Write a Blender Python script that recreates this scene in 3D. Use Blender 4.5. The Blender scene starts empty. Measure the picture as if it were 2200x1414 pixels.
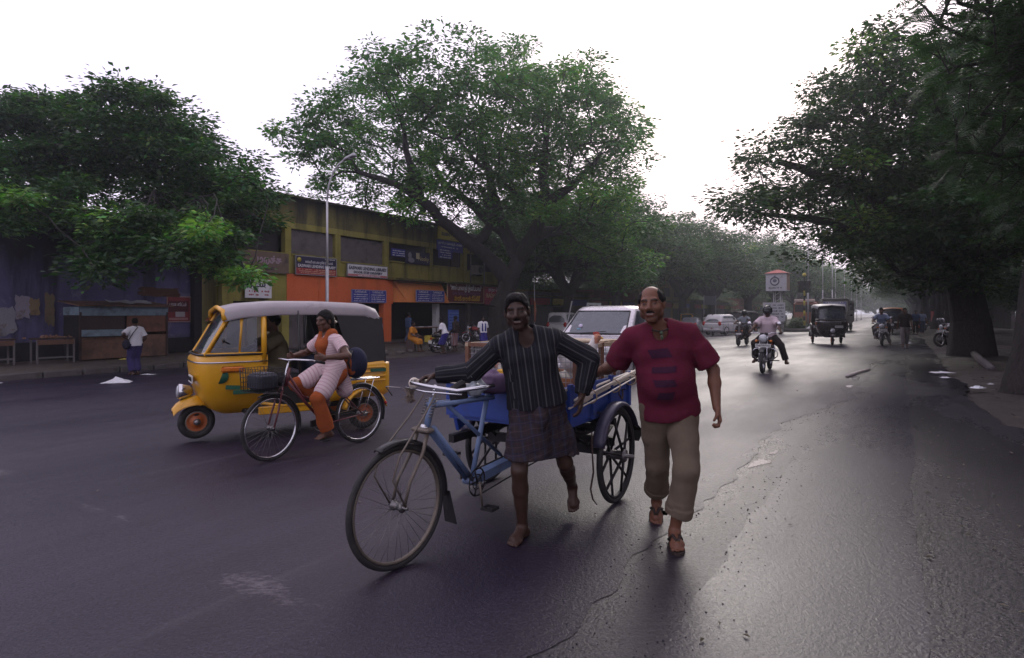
import bpy, math, random
import numpy as np
from mathutils import Vector, Matrix

# ------------------------------------------------------------------ camera, sky, sun, exposure
scene = bpy.context.scene
COL = scene.collection
rnd = random.Random(7); HAZE = .0013
R = math.radians

cam_d = bpy.data.cameras.new('camera'); cam = bpy.data.objects.new('camera', cam_d); COL.objects.link(cam)
cam.location = (0, 0, 1.5); cam.rotation_euler = (R(90), 0, 0)
cam_d.lens = 21.0; cam_d.sensor_width = 36.0; cam_d.shift_y = -34 / 2200; cam_d.clip_start = 0.05; cam_d.clip_end = 3000
scene.camera = cam

SUN_AZ, SUN_EL = R(20), R(27)          # azimuth clockwise from +Y, elevation
world = bpy.data.worlds.new('World'); scene.world = world; world.use_nodes = True
wn, wl = world.node_tree.nodes, world.node_tree.links
bg = wn['Background']
sky = wn.new('ShaderNodeTexSky'); sky.sky_type = 'NISHITA'; sky.sun_disc = False
sky.sun_elevation = SUN_EL; sky.sun_rotation = SUN_AZ; sky.dust_density = 6.0; sky.air_density = 1.5
mixw = wn.new('ShaderNodeMix'); mixw.data_type = 'RGBA'; mixw.inputs[0].default_value = 0.88
mixw.inputs[7].default_value = (9.8, 8.9, 11.0, 1)       # overcast veil in front of the blue
wl.new(sky.outputs[0], mixw.inputs[6]); wl.new(mixw.outputs[2], bg.inputs[0]); bg.inputs[1].default_value = 0.13

sun_d = bpy.data.lights.new('sun', 'SUN'); sun_o = bpy.data.objects.new('sun', sun_d); COL.objects.link(sun_o)
sun_d.energy = 1.0; sun_d.angle = R(24); sun_d.color = (1.0, 0.95, 0.88)
sun_dir = Vector((math.sin(SUN_AZ) * math.cos(SUN_EL), math.cos(SUN_AZ) * math.cos(SUN_EL), math.sin(SUN_EL)))
sun_o.rotation_euler = sun_dir.to_track_quat('Z', 'Y').to_euler(); sun_o.location = (0, 0, 40)

vs = scene.view_settings
vs.view_transform = 'Standard'; vs.look = 'None'; vs.exposure = 0.0; vs.gamma = 1.0; vs.use_curve_mapping = False
scene.render.engine = 'CYCLES'
cy = scene.cycles
cy.max_bounces = 6; cy.diffuse_bounces = 3; cy.glossy_bounces = 3; cy.transmission_bounces = 4; cy.transparent_max_bounces = 8
cy.volume_bounces = 0; cy.caustics_reflective = False; cy.caustics_refractive = False; cy.sample_clamp_indirect = 6.0
cy.use_denoising = True; cy.use_adaptive_sampling = True; cy.adaptive_threshold = 0.02

# the street: T runs along the road away from the camera, N points across it towards the shops
TX, TY = 0.54547, 0.83813
STREET = math.atan2(TY, TX)                       # rotation that turns local +X into T
def ST(t, n, z=0.0): return Vector((TX * t - TY * n, TY * t + TX * n, z))
def smooth(a, b, x):
    x = min(1, max(0, (x - a) / (b - a))); return x * x * (3 - 2 * x)
def road_z(n): return -0.35 * smooth(5, 17, n)     # camber: the far gutter lies lower
def tn(p): return TX * p[0] + TY * p[1], -TY * p[0] + TX * p[1]
def hz(x, y): return road_z(tn((x, y))[1])

# ------------------------------------------------------------------ objects, names, labels
def tag(o, label=None, cat=None, group=None, kind=None):
    if label: o['label'] = label
    if cat: o['category'] = cat
    if group: o['group'] = group
    if kind: o['kind'] = kind
    return o
def empty(name, loc=(0, 0, 0), rz=0.0, parent=None):
    o = bpy.data.objects.new(name, None); COL.objects.link(o); o.empty_display_size = 0.1
    o.location = loc; o.rotation_euler = (0, 0, rz); o.parent = parent
    return o
def thing(name, label, cat, loc=(0, 0, 0), rz=0.0, group=None):
    return tag(empty(name, loc, rz), label, cat, group)
def copy_tree(o, parent=None):
    c = o.copy(); COL.objects.link(c); c.parent = parent
    for ch in list(o.children): copy_tree(ch, c)
    return c
def link_mesh(name, me, mat=None, parent=None):
    o = bpy.data.objects.new(name, me); COL.objects.link(o); o.parent = parent
    if mat is not None:
        me.materials.clear(); me.materials.append(mat)
    return o

class MB:
    """collects shapes and links them as one mesh object"""
    def __init__(s): s.v = []; s.f = []; s.sm = []; s.M = Matrix.Identity(4)
    def at(s, M): s.M = M; return s
    def add(s, vs_, fs, smooth=False):
        o = len(s.v); M = s.M
        s.v += [tuple(M @ Vector(p)) for p in vs_]
        s.f += [tuple(o + i for i in f) for f in fs]; s.sm += [smooth] * len(fs); return s
    def box(s, c, size, rz=0, rx=0, ry=0, ch=0.0, taper=1.0):
        m = Matrix.Translation(c) @ Matrix.Rotation(rz, 4, 'Z') @ Matrix.Rotation(ry, 4, 'Y') @ Matrix.Rotation(rx, 4, 'X')
        a, b, h = size[0] / 2, size[1] / 2, size[2] / 2
        if ch <= 0:
            P = [(x * (taper if z > 0 else 1), y * (taper if z > 0 else 1), z) for z in (-h, h) for x, y in ((-a, -b), (a, -b), (a, b), (-a, b))]
            return s.add([m @ Vector(p) for p in P], [(3, 2, 1, 0), (4, 5, 6, 7), (0, 1, 5, 4), (1, 2, 6, 5), (2, 3, 7, 6), (3, 0, 4, 7)])
        ch = min(ch, a * .9, b * .9, h * .9); P = []
        for z, k in ((-h, ch), (-h + ch, 0), (h - ch, 0), (h, ch)):
            A, B = a - k, b - k; c2 = ch
            for x, y in ((-A + c2, -B), (A - c2, -B), (A, -B + c2), (A, B - c2), (A - c2, B), (-A + c2, B), (-A, B - c2), (-A, -B + c2)): P.append(m @ Vector((x, y, z)))
        F = [tuple(range(7, -1, -1)), tuple(range(24, 32))]
        for k in range(3):
            for i in range(8): j = (i + 1) % 8; F.append((k * 8 + i, k * 8 + j, k * 8 + 8 + j, k * 8 + 8 + i))
        return s.add(P, F)
    def tube(s, pts, rad, n=8, caps=True, closed=False, smooth=True, flat=None):
        pts = [Vector(p) for p in pts]; L = len(pts)
        rad = [rad] * L if not hasattr(rad, '__len__') else list(rad)
        V = []; F = []; up = None
        for i, p in enumerate(pts):
            d = (pts[(i + 1) % L] - pts[i - 1]) if closed else (pts[min(i + 1, L - 1)] - pts[max(i - 1, 0)])
            d = d.normalized() if d.length > 1e-9 else Vector((0, 0, 1))
            if up is None:
                up = Vector((0, 0, 1)) if abs(d.z) < .9 else Vector((1, 0, 0))
            x = up.cross(d)
            if x.length < 1e-6: x = d.orthogonal()
            x.normalize(); y = d.cross(x); up = y
            for k in range(n):
                a = 2 * math.pi * (k + .5) / n
                V.append(p + (x * math.cos(a) + y * math.sin(a) * (flat or 1)) * rad[i])
        for i in range(L if closed else L - 1):
            j = (i + 1) % L
            for k in range(n): k2 = (k + 1) % n; F.append((i * n + k, i * n + k2, j * n + k2, j * n + k))
        if caps and not closed: F += [tuple(range(n - 1, -1, -1)), tuple(range((L - 1) * n, L * n))]
        return s.add(V, F, smooth)
    def bar(s, a, b, r, r2=None, n=8): return s.tube([a, b], [r, r if r2 is None else r2], n)
    def plank(s, a, b, w, t, up=(0, 0, 1)):
        """a flat bar from a to b, w wide, t thick along UP"""
        a, b = Vector(a), Vector(b); d = (b - a).normalized(); u = Vector(up); x = u.cross(d)
        x = x.normalized() if x.length > 1e-6 else d.orthogonal().normalized(); u = d.cross(x)
        P = [p + x * w / 2 * i + u * t / 2 * j for p in (a, b) for i, j in ((-1, -1), (1, -1), (1, 1), (-1, 1))]
        return s.add(P, [(3, 2, 1, 0), (4, 5, 6, 7), (0, 1, 5, 4), (1, 2, 6, 5), (2, 3, 7, 6), (3, 0, 4, 7)])
    def torus(s, c, axis, Rr, r, n=40, m=8, a0=0, a1=None, sq=1.0, ref=None):
        c = Vector(c); ax = Vector(axis).normalized()
        x = Vector(ref) if ref is not None else (Vector((0, 0, 1)) if abs(ax.z) < .9 else Vector((1, 0, 0)))
        x = (x - ax * x.dot(ax)).normalized(); y = ax.cross(x); full = a1 is None
        N_ = n if full else n + 1; V = []; F = []
        for i in range(N_):
            a = a0 + ((2 * math.pi) if full else (a1 - a0)) * i / n
            e = x * math.cos(a) + y * math.sin(a)
            for k in range(m):
                b = 2 * math.pi * k / m; V.append(c + e * (Rr + r * math.cos(b)) + ax * r * sq * math.sin(b))
        for i in range(n):
            j = (i + 1) % N_
            for k in range(m): k2 = (k + 1) % m; F.append((i * m + k, j * m + k, j * m + k2, i * m + k2))
        if not full: F += [tuple(range(m)), tuple(range(n * m + m - 1, n * m - 1, -1))]
        return s.add(V, F, True)
    def lathe(s, c, axis, prof, n=24, smooth=True):
        """prof: (radius, offset along axis)"""
        c = Vector(c); ax = Vector(axis).normalized(); x = ax.orthogonal().normalized(); y = ax.cross(x); V = []; F = []
        for r, h in prof:
            for k in range(n):
                a = 2 * math.pi * k / n; V.append(c + ax * h + (x * math.cos(a) + y * math.sin(a)) * max(r, 1e-4))
        for i in range(len(prof) - 1):
            for k in range(n): k2 = (k + 1) % n; F.append((i * n + k, i * n + k2, i * n + n + k2, i * n + n + k))
        if prof[0][0] > 1e-3: F.append(tuple(range(n - 1, -1, -1)))
        if prof[-1][0] > 1e-3: F.append(tuple(range((len(prof) - 1) * n, len(prof) * n)))
        return s.add(V, F, smooth)
    def ball(s, c, r, n=12, m=8):
        r = (r, r, r) if not hasattr(r, '__len__') else r
        V = []; F = []
        for i in range(m + 1):
            th = math.pi * i / m
            for k in range(n):
                ph = 2 * math.pi * k / n
                V.append((c[0] + r[0] * math.sin(th) * math.cos(ph), c[1] + r[1] * math.sin(th) * math.sin(ph), c[2] + r[2] * math.cos(th)))
        for i in range(m):
            for k in range(n): k2 = (k + 1) % n; F.append((i * n + k, i * n + n + k, i * n + n + k2, i * n + k2))
        return s.add(V, F, True)
    def loft(s, loops, smooth=True, caps=True, closed=True):
        n = len(loops[0]); V = [p for l in loops for p in l]; F = []
        for i in range(len(loops) - 1):
            for k in range(n if closed else n - 1): k2 = (k + 1) % n; F.append((i * n + k, i * n + k2, i * n + n + k2, i * n + n + k))
        if caps and closed: F += [tuple(range(n - 1, -1, -1)), tuple(range((len(loops) - 1) * n, len(loops) * n))]
        return s.add(V, F, smooth)
    def prism(s, outline, d, M=None):
        """outline in local xz, extruded symmetric along y by d"""
        n = len(outline); V = [(x, -d / 2, z) for x, z in outline] + [(x, d / 2, z) for x, z in outline]
        if M is not None: V = [M @ Vector(p) for p in V]
        F = [tuple(range(n)), tuple(range(2 * n - 1, n - 1, -1))] + [(i, i + n, (i + 1) % n + n, (i + 1) % n) for i in range(n)]
        return s.add(V, F)
    def mesh(s, name):
        me = bpy.data.meshes.new(name); me.from_pydata(s.v, [], s.f)
        if any(s.sm): me.polygons.foreach_set('use_smooth', s.sm)
        me.update(); return me
    def build(s, name, mat, parent=None, bevel=0, label=None):
        me = s.mesh(name)
        o = link_mesh(name, me, mat, parent)
        if bevel:
            b = o.modifiers.new('bevel', 'BEVEL'); b.width = bevel; b.segments = 2; b.limit_method = 'ANGLE'; b.angle_limit = R(30)
        if label: o['label'] = label
        return o

def np_mesh(name, V, F, mat=None, parent=None, smooth=False, col=None, attr=None):
    """fast mesh from arrays; all faces have the same corner count"""
    V = np.asarray(V, np.float32); F = np.asarray(F, np.int32); k = F.shape[1]
    me = bpy.data.meshes.new(name)
    me.vertices.add(len(V)); me.vertices.foreach_set('co', V.ravel())
    me.loops.add(F.size); me.loops.foreach_set('vertex_index', F.ravel())
    me.polygons.add(len(F)); me.polygons.foreach_set('loop_start', np.arange(0, F.size, k, dtype=np.int32))
    if smooth: me.polygons.foreach_set('use_smooth', np.ones(len(F), bool))
    if col is not None:
        c = np.ones((len(V), 4), np.float32); c[:, :3] = col
        a = me.color_attributes.new('col', 'FLOAT_COLOR', 'POINT'); a.data.foreach_set('color', c.ravel())
    for nm, arr in (attr or {}).items():
        a = me.attributes.new(nm, 'FLOAT', 'POINT'); a.data.foreach_set('value', np.asarray(arr, np.float32))
    me.update(calc_edges=True); me.validate()
    return link_mesh(name, me, mat, parent)

# ------------------------------------------------------------------ materials
def lin(r, g, b): return tuple(((c / 255) / 12.92 if c < 10.3 else ((c / 255 + .055) / 1.055) ** 2.4) for c in (r, g, b))
_mats = {}
class NT:
    def __init__(s, name):
        s.m = bpy.data.materials.new(name); s.m.use_nodes = True; s.t = s.m.node_tree; s.n = s.t.nodes; s.l = s.t.links
        s.b = s.n['Principled BSDF']; s.tc = None
    def new(s, typ, **kw):
        n = s.n.new(typ)
        for k, v in kw.items(): setattr(n, k, v)
        return n
    def link(s, a, b): s.l.new(a, b)
    def coord(s, kind='Object'):
        if s.tc is None: s.tc = s.n.new('ShaderNodeTexCoord')
        return s.tc.outputs[kind]
    def mapping(s, src, scale=(1, 1, 1), rot=(0, 0, 0), loc=(0, 0, 0)):
        m = s.n.new('ShaderNodeMapping'); s.link(src, m.inputs[0]); m.inputs['Scale'].default_value = scale; m.inputs['Rotation'].default_value = rot; m.inputs['Location'].default_value = loc
        return m.outputs[0]
    def noise(s, scale, detail=4, rough=.55, src=None, dist=0.0):
        n = s.n.new('ShaderNodeTexNoise'); n.inputs['Scale'].default_value = scale; n.inputs['Detail'].default_value = detail; n.inputs['Roughness'].default_value = rough; n.inputs['Distortion'].default_value = dist
        s.link(src if src is not None else s.coord(), n.inputs['Vector']); return n.outputs['Fac']
    def ramp(s, fac, stops, interp='LINEAR'):
        r = s.n.new('ShaderNodeValToRGB'); r.color_ramp.interpolation = interp; e = r.color_ramp.elements
        while len(e) < len(stops): e.new(0.5)
        for el, (p, c) in zip(e, stops):
            el.position = p; el.color = (c, c, c, 1) if not hasattr(c, '__len__') else (*c[:3], 1)
        s.link(fac, r.inputs[0]); return r.outputs[0]
    def mix(s, fac, a, b, mode='MIX'):
        m = s.n.new('ShaderNodeMix'); m.data_type = 'RGBA'; m.blend_type = mode
        for v, i in ((fac, 0), (a, 6), (b, 7)):
            if hasattr(v, 'is_output'): s.link(v, m.inputs[i])
            elif i == 0: m.inputs[0].default_value = v
            else: m.inputs[i].default_value = (*v[:3], 1)
        return m.outputs[2]
    def math(s, op, a, b=0.0, c=None):
        m = s.n.new('ShaderNodeMath'); m.operation = op
        for v, i in ((a, 0), (b, 1), (c, 2)):
            if v is None: continue
            if hasattr(v, 'is_output'): s.link(v, m.inputs[i])
            else: m.inputs[i].default_value = v
        return m.outputs[0]
    def sep(s, src):
        m = s.n.new('ShaderNodeSeparateXYZ'); s.link(src, m.inputs[0]); return m.outputs
    def bump(s, h, strength=.3, dist=.01):
        b = s.n.new('ShaderNodeBump'); b.inputs['Strength'].default_value = strength; b.inputs['Distance'].default_value = dist
        s.link(h, b.inputs['Height']); s.link(b.outputs[0], s.b.inputs['Normal'])
    def base(s, v):
        if hasattr(v, 'is_output'): s.link(v, s.b.inputs['Base Color'])
        else: s.b.inputs['Base Color'].default_value = (*v[:3], 1)
    def rough(s, v):
        if hasattr(v, 'is_output'): s.link(v, s.b.inputs['Roughness'])
        else: s.b.inputs['Roughness'].default_value = v

def mat(name, col, rough=.6, metal=0.0, var=.25, scale=6.0, dirt=0.0, dirt_col=(.03, .026, .022), bump=0.0, bscale=40, spec=None, coat=0.0):
    """plain surface with uneven tone, optional dirt patches and relief"""
    if name in _mats: return _mats[name]
    t = NT(name); src = t.coord()
    n1 = t.noise(scale, 5, .6)
    c = t.mix(n1, tuple(x * (1 - var) for x in col), tuple(min(1, x * (1 + var)) for x in col))
    if dirt > 0:
        n2 = t.noise(scale * .45, 6, .68, dist=.4)
        f = t.ramp(n2, [(.62 - dirt * .35, 0.0), (.72 - dirt * .15, 1.0)])
        c = t.mix(t.math('MULTIPLY', f, min(1, .5 + dirt * .5)), c, dirt_col)
    t.base(c)
    t.rough(t.ramp(t.noise(scale * 2.3, 3), [(.2, max(0.03, rough - .1)), (.8, min(1, rough + .1))]))
    t.b.inputs['Metallic'].default_value = metal
    if spec is not None: t.b.inputs['Specular IOR Level'].default_value = spec
    if coat: t.b.inputs['Coat Weight'].default_value = coat; t.b.inputs['Coat Roughness'].default_value = .12
    if bump: t.bump(t.noise(bscale, 5, .6), bump, .006)
    _mats[name] = t.m; return t.m

def glass_mat(name, tint=(.04, .05, .06), rough=.04, alpha=.55):
    if name in _mats: return _mats[name]
    t = NT(name); out = t.n['Material Output']
    t.base(tint); t.rough(rough); t.b.inputs['Specular IOR Level'].default_value = .8
    tr = t.new('ShaderNodeBsdfTransparent'); tr.inputs[0].default_value = (.82, .86, .88, 1)
    mx = t.new('ShaderNodeMixShader'); mx.inputs[0].default_value = alpha
    t.link(tr.outputs[0], mx.inputs[1]); t.link(t.b.outputs[0], mx.inputs[2]); t.link(mx.outputs[0], out.inputs['Surface'])
    _mats[name] = t.m; return t.m

def leaf_mat(name, gain=1.0, trans=.35):
    if name in _mats: return _mats[name]
    t = NT(name); out = t.n['Material Output']
    a = t.new('ShaderNodeVertexColor', layer_name='col')
    c = t.mix(1.0, a.outputs[0], (gain, gain, gain), 'MULTIPLY')
    t.base(c); t.rough(.5); t.b.inputs['Specular IOR Level'].default_value = .35
    tl = t.new('ShaderNodeBsdfTranslucent'); t.link(t.mix(1.0, c, (1.1, 1.5, .5), 'MULTIPLY'), tl.inputs[0])
    mx = t.new('ShaderNodeMixShader'); mx.inputs[0].default_value = trans
    t.link(t.b.outputs[0], mx.inputs[1]); t.link(tl.outputs[0], mx.inputs[2]); t.link(mx.outputs[0], out.inputs['Surface'])
    _mats[name] = t.m; return t.m

def attr_mat(name, rough=.6, var=.2, scale=30, spec=.4, sss=0.0, bump=0.0):
    """colour from the mesh's own colour attribute (skin, feathers, printed cloth)"""
    if name in _mats: return _mats[name]
    t = NT(name); a = t.new('ShaderNodeVertexColor', layer_name='col'); n = t.noise(scale, 5, .6)
    t.base(t.mix(1.0, a.outputs[0], t.ramp(n, [(.2, 1 - var), (.8, 1 + var)]), 'MULTIPLY'))
    t.rough(t.ramp(t.noise(scale * .4, 3), [(.2, rough - .1), (.8, rough + .1)])); t.b.inputs['Specular IOR Level'].default_value = spec
    if sss: t.b.inputs['Subsurface Weight'].default_value = sss; t.b.inputs['Subsurface Radius'].default_value = (.012, .005, .003); t.b.inputs['Subsurface Scale'].default_value = 1
    if bump: t.bump(t.noise(scale * 5, 3), bump, .002)
    _mats[name] = t.m; return t.m

_fcache = {}
def text_mesh(txt, size, width=None, height=None, depth=.004, bold=0.0, align='CENTER', key=None):
    """lettering as a flat mesh in local xz (readable from -y)"""
    cu = bpy.data.curves.new('lettering', 'FONT'); cu.body = txt; cu.size = size; cu.align_x = align; cu.align_y = 'CENTER'
    cu.extrude = depth; cu.offset = bold; cu.resolution_u = 2; cu.space_line = .95
    o = bpy.data.objects.new('lettering_source', cu); COL.objects.link(o)
    dg = bpy.context.evaluated_depsgraph_get()
    me = bpy.data.meshes.new_from_object(o.evaluated_get(dg)); bpy.data.objects.remove(o); bpy.data.curves.remove(cu)
    n = len(me.vertices)
    if n == 0: return me
    co = np.empty(n * 3, np.float32); me.vertices.foreach_get('co', co); co = co.reshape(-1, 3)
    if width:
        w = co[:, 0].max() - co[:, 0].min()
        if w > 1e-6: co[:, 0] *= width / w
    if height:
        h = co[:, 1].max() - co[:, 1].min()
        if h > 1e-6: co[:, 1] = (co[:, 1] - (co[:, 1].max() + co[:, 1].min()) / 2) * height / h
    co = np.stack([co[:, 0], -co[:, 2], co[:, 1]], 1)
    me.vertices.foreach_set('co', co.ravel()); me.update(); return me
def lettering(parent, txt, pos, size, mat_, width=None, height=None, bold=0.0, depth=.003, rz=0.0, align='CENTER'):
    me = text_mesh(txt, size, width, height, depth, bold, align); me.name = 'lettering'
    o = link_mesh('lettering', me, mat_, parent); o.location = pos; o.rotation_euler = (0, 0, rz); return o

def vnoise(P, scale, seed=0):
    """smooth value noise of points, -1..1"""
    g = np.random.RandomState(seed).rand(32, 32, 32).astype(np.float32) * 2 - 1
    q = np.asarray(P) * scale; i = np.floor(q).astype(int); f = q - i; f = f * f * (3 - 2 * f); r = 0
    for dx in (0, 1):
        for dy in (0, 1):
            for dz in (0, 1):
                w = (f[:, 0] if dx else 1 - f[:, 0]) * (f[:, 1] if dy else 1 - f[:, 1]) * (f[:, 2] if dz else 1 - f[:, 2])
                r = r + w * g[(i[:, 0] + dx) % 32, (i[:, 1] + dy) % 32, (i[:, 2] + dz) % 32]
    return r
# ------------------------------------------------------------------ ground, road, pavements
def street_vec(t): return t.mapping(t.coord(), rot=(0, 0, -STREET))     # x along the road, y across
def asphalt(name, dark, light, r0, r1, bump, speck=.5, marks=False, wet=.5, cracks=0.0):
    t = NT(name); s = street_vec(t)
    big = t.noise(.35, 5, .6, src=t.mapping(s, (.35, 1, 1)))
    streak = t.noise(1.6, 6, .65, src=t.mapping(s, (.12, 1, 1)))
    grain = t.noise(75, 3, .8); grain2 = t.noise(28, 3, .75)
    c = t.mix(t.ramp(big, [(.3, 0), (.7, 1)]), dark, light)
    c = t.mix(t.math('MULTIPLY', t.ramp(streak, [(.45, 0), (.75, 1)]), .45), c, tuple(x * 1.5 for x in light))
    c = t.mix(1.0, c, t.ramp(grain, [(.38, 1 - speck), (.62, 1 + speck)]), 'MULTIPLY')
    v = t.new('ShaderNodeTexVoronoi'); v.inputs['Scale'].default_value = 3.1; t.link(t.coord(), v.inputs['Vector'])
    spots = t.math('MULTIPLY', t.ramp(v.outputs['Distance'], [(.015, 1), (.035, 0)]), t.ramp(t.noise(.9, 2), [(.5, 0), (.6, 1)]))
    c = t.mix(t.math('MULTIPLY', spots, .7), c, (.012, .011, .012))
    if marks:   # worn splashes of old paint along a diagonal, as thin flecks
        x, y, _ = t.sep(t.coord())
        # distance from the line through (-4.31,5.31) and (-0.6,2.83)
        d = t.math('ADD', t.math('MULTIPLY', t.math('ADD', x, 4.31), .556), t.math('MULTIPLY', t.math('SUBTRACT', y, 5.31), .831))
        near = t.math('MULTIPLY', t.ramp(t.math('ABSOLUTE', t.math('ADD', d, t.math('MULTIPLY', t.math('SUBTRACT', t.noise(.8, 2), .5), .7))), [(.0, 1), (.42, 0)]), t.ramp(t.noise(1.1, 2), [(.35, .3), (.6, 1)]))
        along = t.ramp(t.math('ADD', x, 5.5), [(0.0, 1.0), (1.0, 1.0)])
        fl = t.noise(24, 6, .8, src=t.mapping(t.coord(), (.7, 1.5, 1)))
        f = t.ramp(t.math('MULTIPLY', near, fl), [(.43, 0), (.52, 1)])
        c = t.mix(t.math('MULTIPLY', f, .2), c, (.36, .32, .33))
        # pale wheel scuffs near the oncoming lane
        st2 = t.noise(2.2, 4, .6, src=t.mapping(s, (.05, 1.2, 1)))
        c = t.mix(t.math('MULTIPLY', t.ramp(st2, [(.6, 0), (.72, 1)]), .09), c, (.2, .19, .2))
        fl2 = t.noise(5, 6, .8); c = t.mix(t.math('MULTIPLY', t.ramp(fl2, [(.7, 0), (.73, 1)]), .25), c, (.3, .29, .3))
    c = t.mix(t.math('MULTIPLY', t.ramp(t.noise(1.15, 6, .7, dist=.5), [(.52, 0), (.68, 1)]), .4), c, tuple(v_ * .45 for v_ in dark))
    if cracks:
        vc = t.new('ShaderNodeTexVoronoi', feature='DISTANCE_TO_EDGE'); vc.inputs['Scale'].default_value = 1.1
        wv = t.new('ShaderNodeVectorMath', operation='ADD'); t.link(t.coord(), wv.inputs[0])
        nn = t.new('ShaderNodeTexNoise'); nn.inputs['Scale'].default_value = 2.5; t.link(t.coord(), nn.inputs['Vector']); t.link(nn.outputs['Color'], wv.inputs[1])
        t.link(wv.outputs[0], vc.inputs['Vector'])
        ck = t.math('MULTIPLY', t.ramp(vc.outputs['Distance'], [(.0, 1), (.012, 0)]), t.ramp(t.noise(.5, 2), [(.5, 0), (.6, 1)]))
        c = t.mix(t.math('MULTIPLY', ck, cracks), c, (.01, .01, .01))
    t.base(c)
    w = t.noise(.55, 4, .6, src=t.mapping(s, (.3, 1, 1)))
    rr = t.math('ADD', t.ramp(w, [(.5 - wet * .3, r1), (.75 - wet * .25, r0)]), t.math('MULTIPLY', t.math('SUBTRACT', grain2, .5), .18))
    if marks:   # rain water lingers towards the worn edge, the crown has dried
        yy = t.sep(s)[1]; rr = t.math('ADD', rr, t.ramp(t.math('MULTIPLY', t.math('ADD', yy, t.math('MULTIPLY', big, 2.0)), .1), [(.2, .0), (.6, .16)]))
    t.rough(t.math('MAXIMUM', rr, .06)); t.b.inputs['Specular IOR Level'].default_value = .36 if marks else .5
    t.bump(t.math('ADD', t.math('MULTIPLY', grain, .5), t.math('MULTIPLY', grain2, .8)), bump, .012)
    return t.m

M_road = asphalt('damp_asphalt', (.016, .011, .023), (.025, .018, .034), .27, .46, .55, .75, True, .5)
M_strip = asphalt('broken_asphalt', (.018, .0145, .022), (.028, .023, .033), .24, .44, .6, .9, False, .6, .9)
M_shoulder = asphalt('wet_asphalt', (.021, .017, .027), (.032, .027, .040), .26, .42, .45, .7, False, .7, .9)
M_old = asphalt('old_wet_asphalt', (.013, .011, .016), (.022, .018, .027), .20, .46, .75, .8, False, .7, .6)

def strip_mesh(name, ts, n0, n1, cols, zf, mat_, thick=0.0):
    """road layer between edge functions n0(t), n1(t)"""
    V = []; F = []; k = cols + 1
    for t_ in ts:
        a, b = n0(t_), n1(t_)
        for i in range(k):
            n = a + (b - a) * i / cols; V.append(ST(t_, n, zf(n)))
    for i in range(len(ts) - 1):
        for j in range(cols): F.append((i * k + j + 1, i * k + j, i * k + k + j, i * k + k + j + 1))
    if thick:
        o = len(V)
        for t_ in ts:
            a = n0(t_); V.append(ST(t_, a - .02, zf(a) - thick))
        for i in range(len(ts) - 1): F.append((i * k, o + i, o + i + 1, i * k + k))
    m = MB(); m.add(V, F); o = m.build(name, mat_); tag(o, kind='structure'); return o

def wob(t, s, seed):
    x = np.array([[t * s, seed * 3.7, .5]]); return float(vnoise(x, 1.0, 3)[0])
near_ts = [-6 + .07 * i for i in range(500)]
far_ts = [29.0 + 4 * i for i in range(6)] + [60, 80, 110, 150, 220, 330, 520, 900]
all_ts = [-60, -30, -12] + near_ts + far_ts
edge_main = lambda t: 1.36 + .16 * wob(t, .35, 1) + .10 * wob(t, 1.9, 2) + .07 * wob(t, 6, 3) - .7 * smooth(8, 13, t)
edge_sh = lambda t: .93 + .10 * wob(t, 1.1, 4) + .06 * wob(t, 5, 5)
edge_old = lambda t: -.1 + .04 * wob(t, .8, 6) + .02 * wob(t, 4, 7)
edge_verge = lambda t: -1.05 - .25 * wob(t, .8, 8) - .1 * wob(t, 3, 9) - 9 * (1 - smooth(7.5, 10.5, t))
strip_mesh('road', all_ts, edge_main, lambda t: 20.6, 16, road_z, M_road)
strip_mesh('road_patch', all_ts, lambda t: .3, lambda t: 2.4, 4, lambda n: -.0035, M_strip)
o = strip_mesh('road_shoulder', all_ts, lambda t: edge_old(t), lambda t: edge_sh(t) - .5 * smooth(9, 14, t), 3, lambda n: -.0015, M_shoulder)
strip_mesh('road_edge', all_ts, edge_verge, lambda t: .5, 4, lambda n: -.005, M_old)

t = NT('dirt'); c1 = t.noise(.8, 6, .65); c2 = t.noise(14, 5, .7)
c = t.mix(t.ramp(c1, [(.3, 0), (.7, 1)]), (.018, .014, .013), (.048, .037, .032)); c = t.mix(1.0, c, t.ramp(c2, [(.2, .55), (.8, 1.4)]), 'MULTIPLY')
t.base(c); t.rough(t.ramp(c1, [(.4, .5), (.7, .95)])); t.bump(t.math('ADD', c2, t.noise(60, 3)), .8, .03); M_dirt = t.m
g = MB(); tb = [-300, -60, -20, -5] + [i * 1.2 for i in range(40)] + [55, 70, 100, 200, 500, 1400]
nb = [-800, -200, -60, -20, -12, -8] + [-7 + .45 * i for i in range(14)] + [-.6, 0, 3, 6, 8, 10, 12, 14, 17, 20, 23, 26, 30, 60, 200, 800]
gv = []
for a in tb:
    for b in nb:
        z = road_z(b) - .06
        if -9 < b < -1.2: z = -.03 + .05 * smooth(1.2, 2.6, -b) + .03 * wob(a * 1.3 + b * 2.1, 1, 11) + .02 * wob(a * 3.3 - b * 2.7, 1, 12)
        elif b <= -9: z = .02
        if b >= 20: z = -.42
        gv.append(ST(a, b, z))
k = len(nb)
g.add(gv, [(i * k + j + 1, i * k + j, i * k + k + j, i * k + k + j + 1) for i in range(len(tb) - 1) for j in range(k - 1)], True)
tag(g.build('ground', M_dirt), kind='structure')

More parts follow.
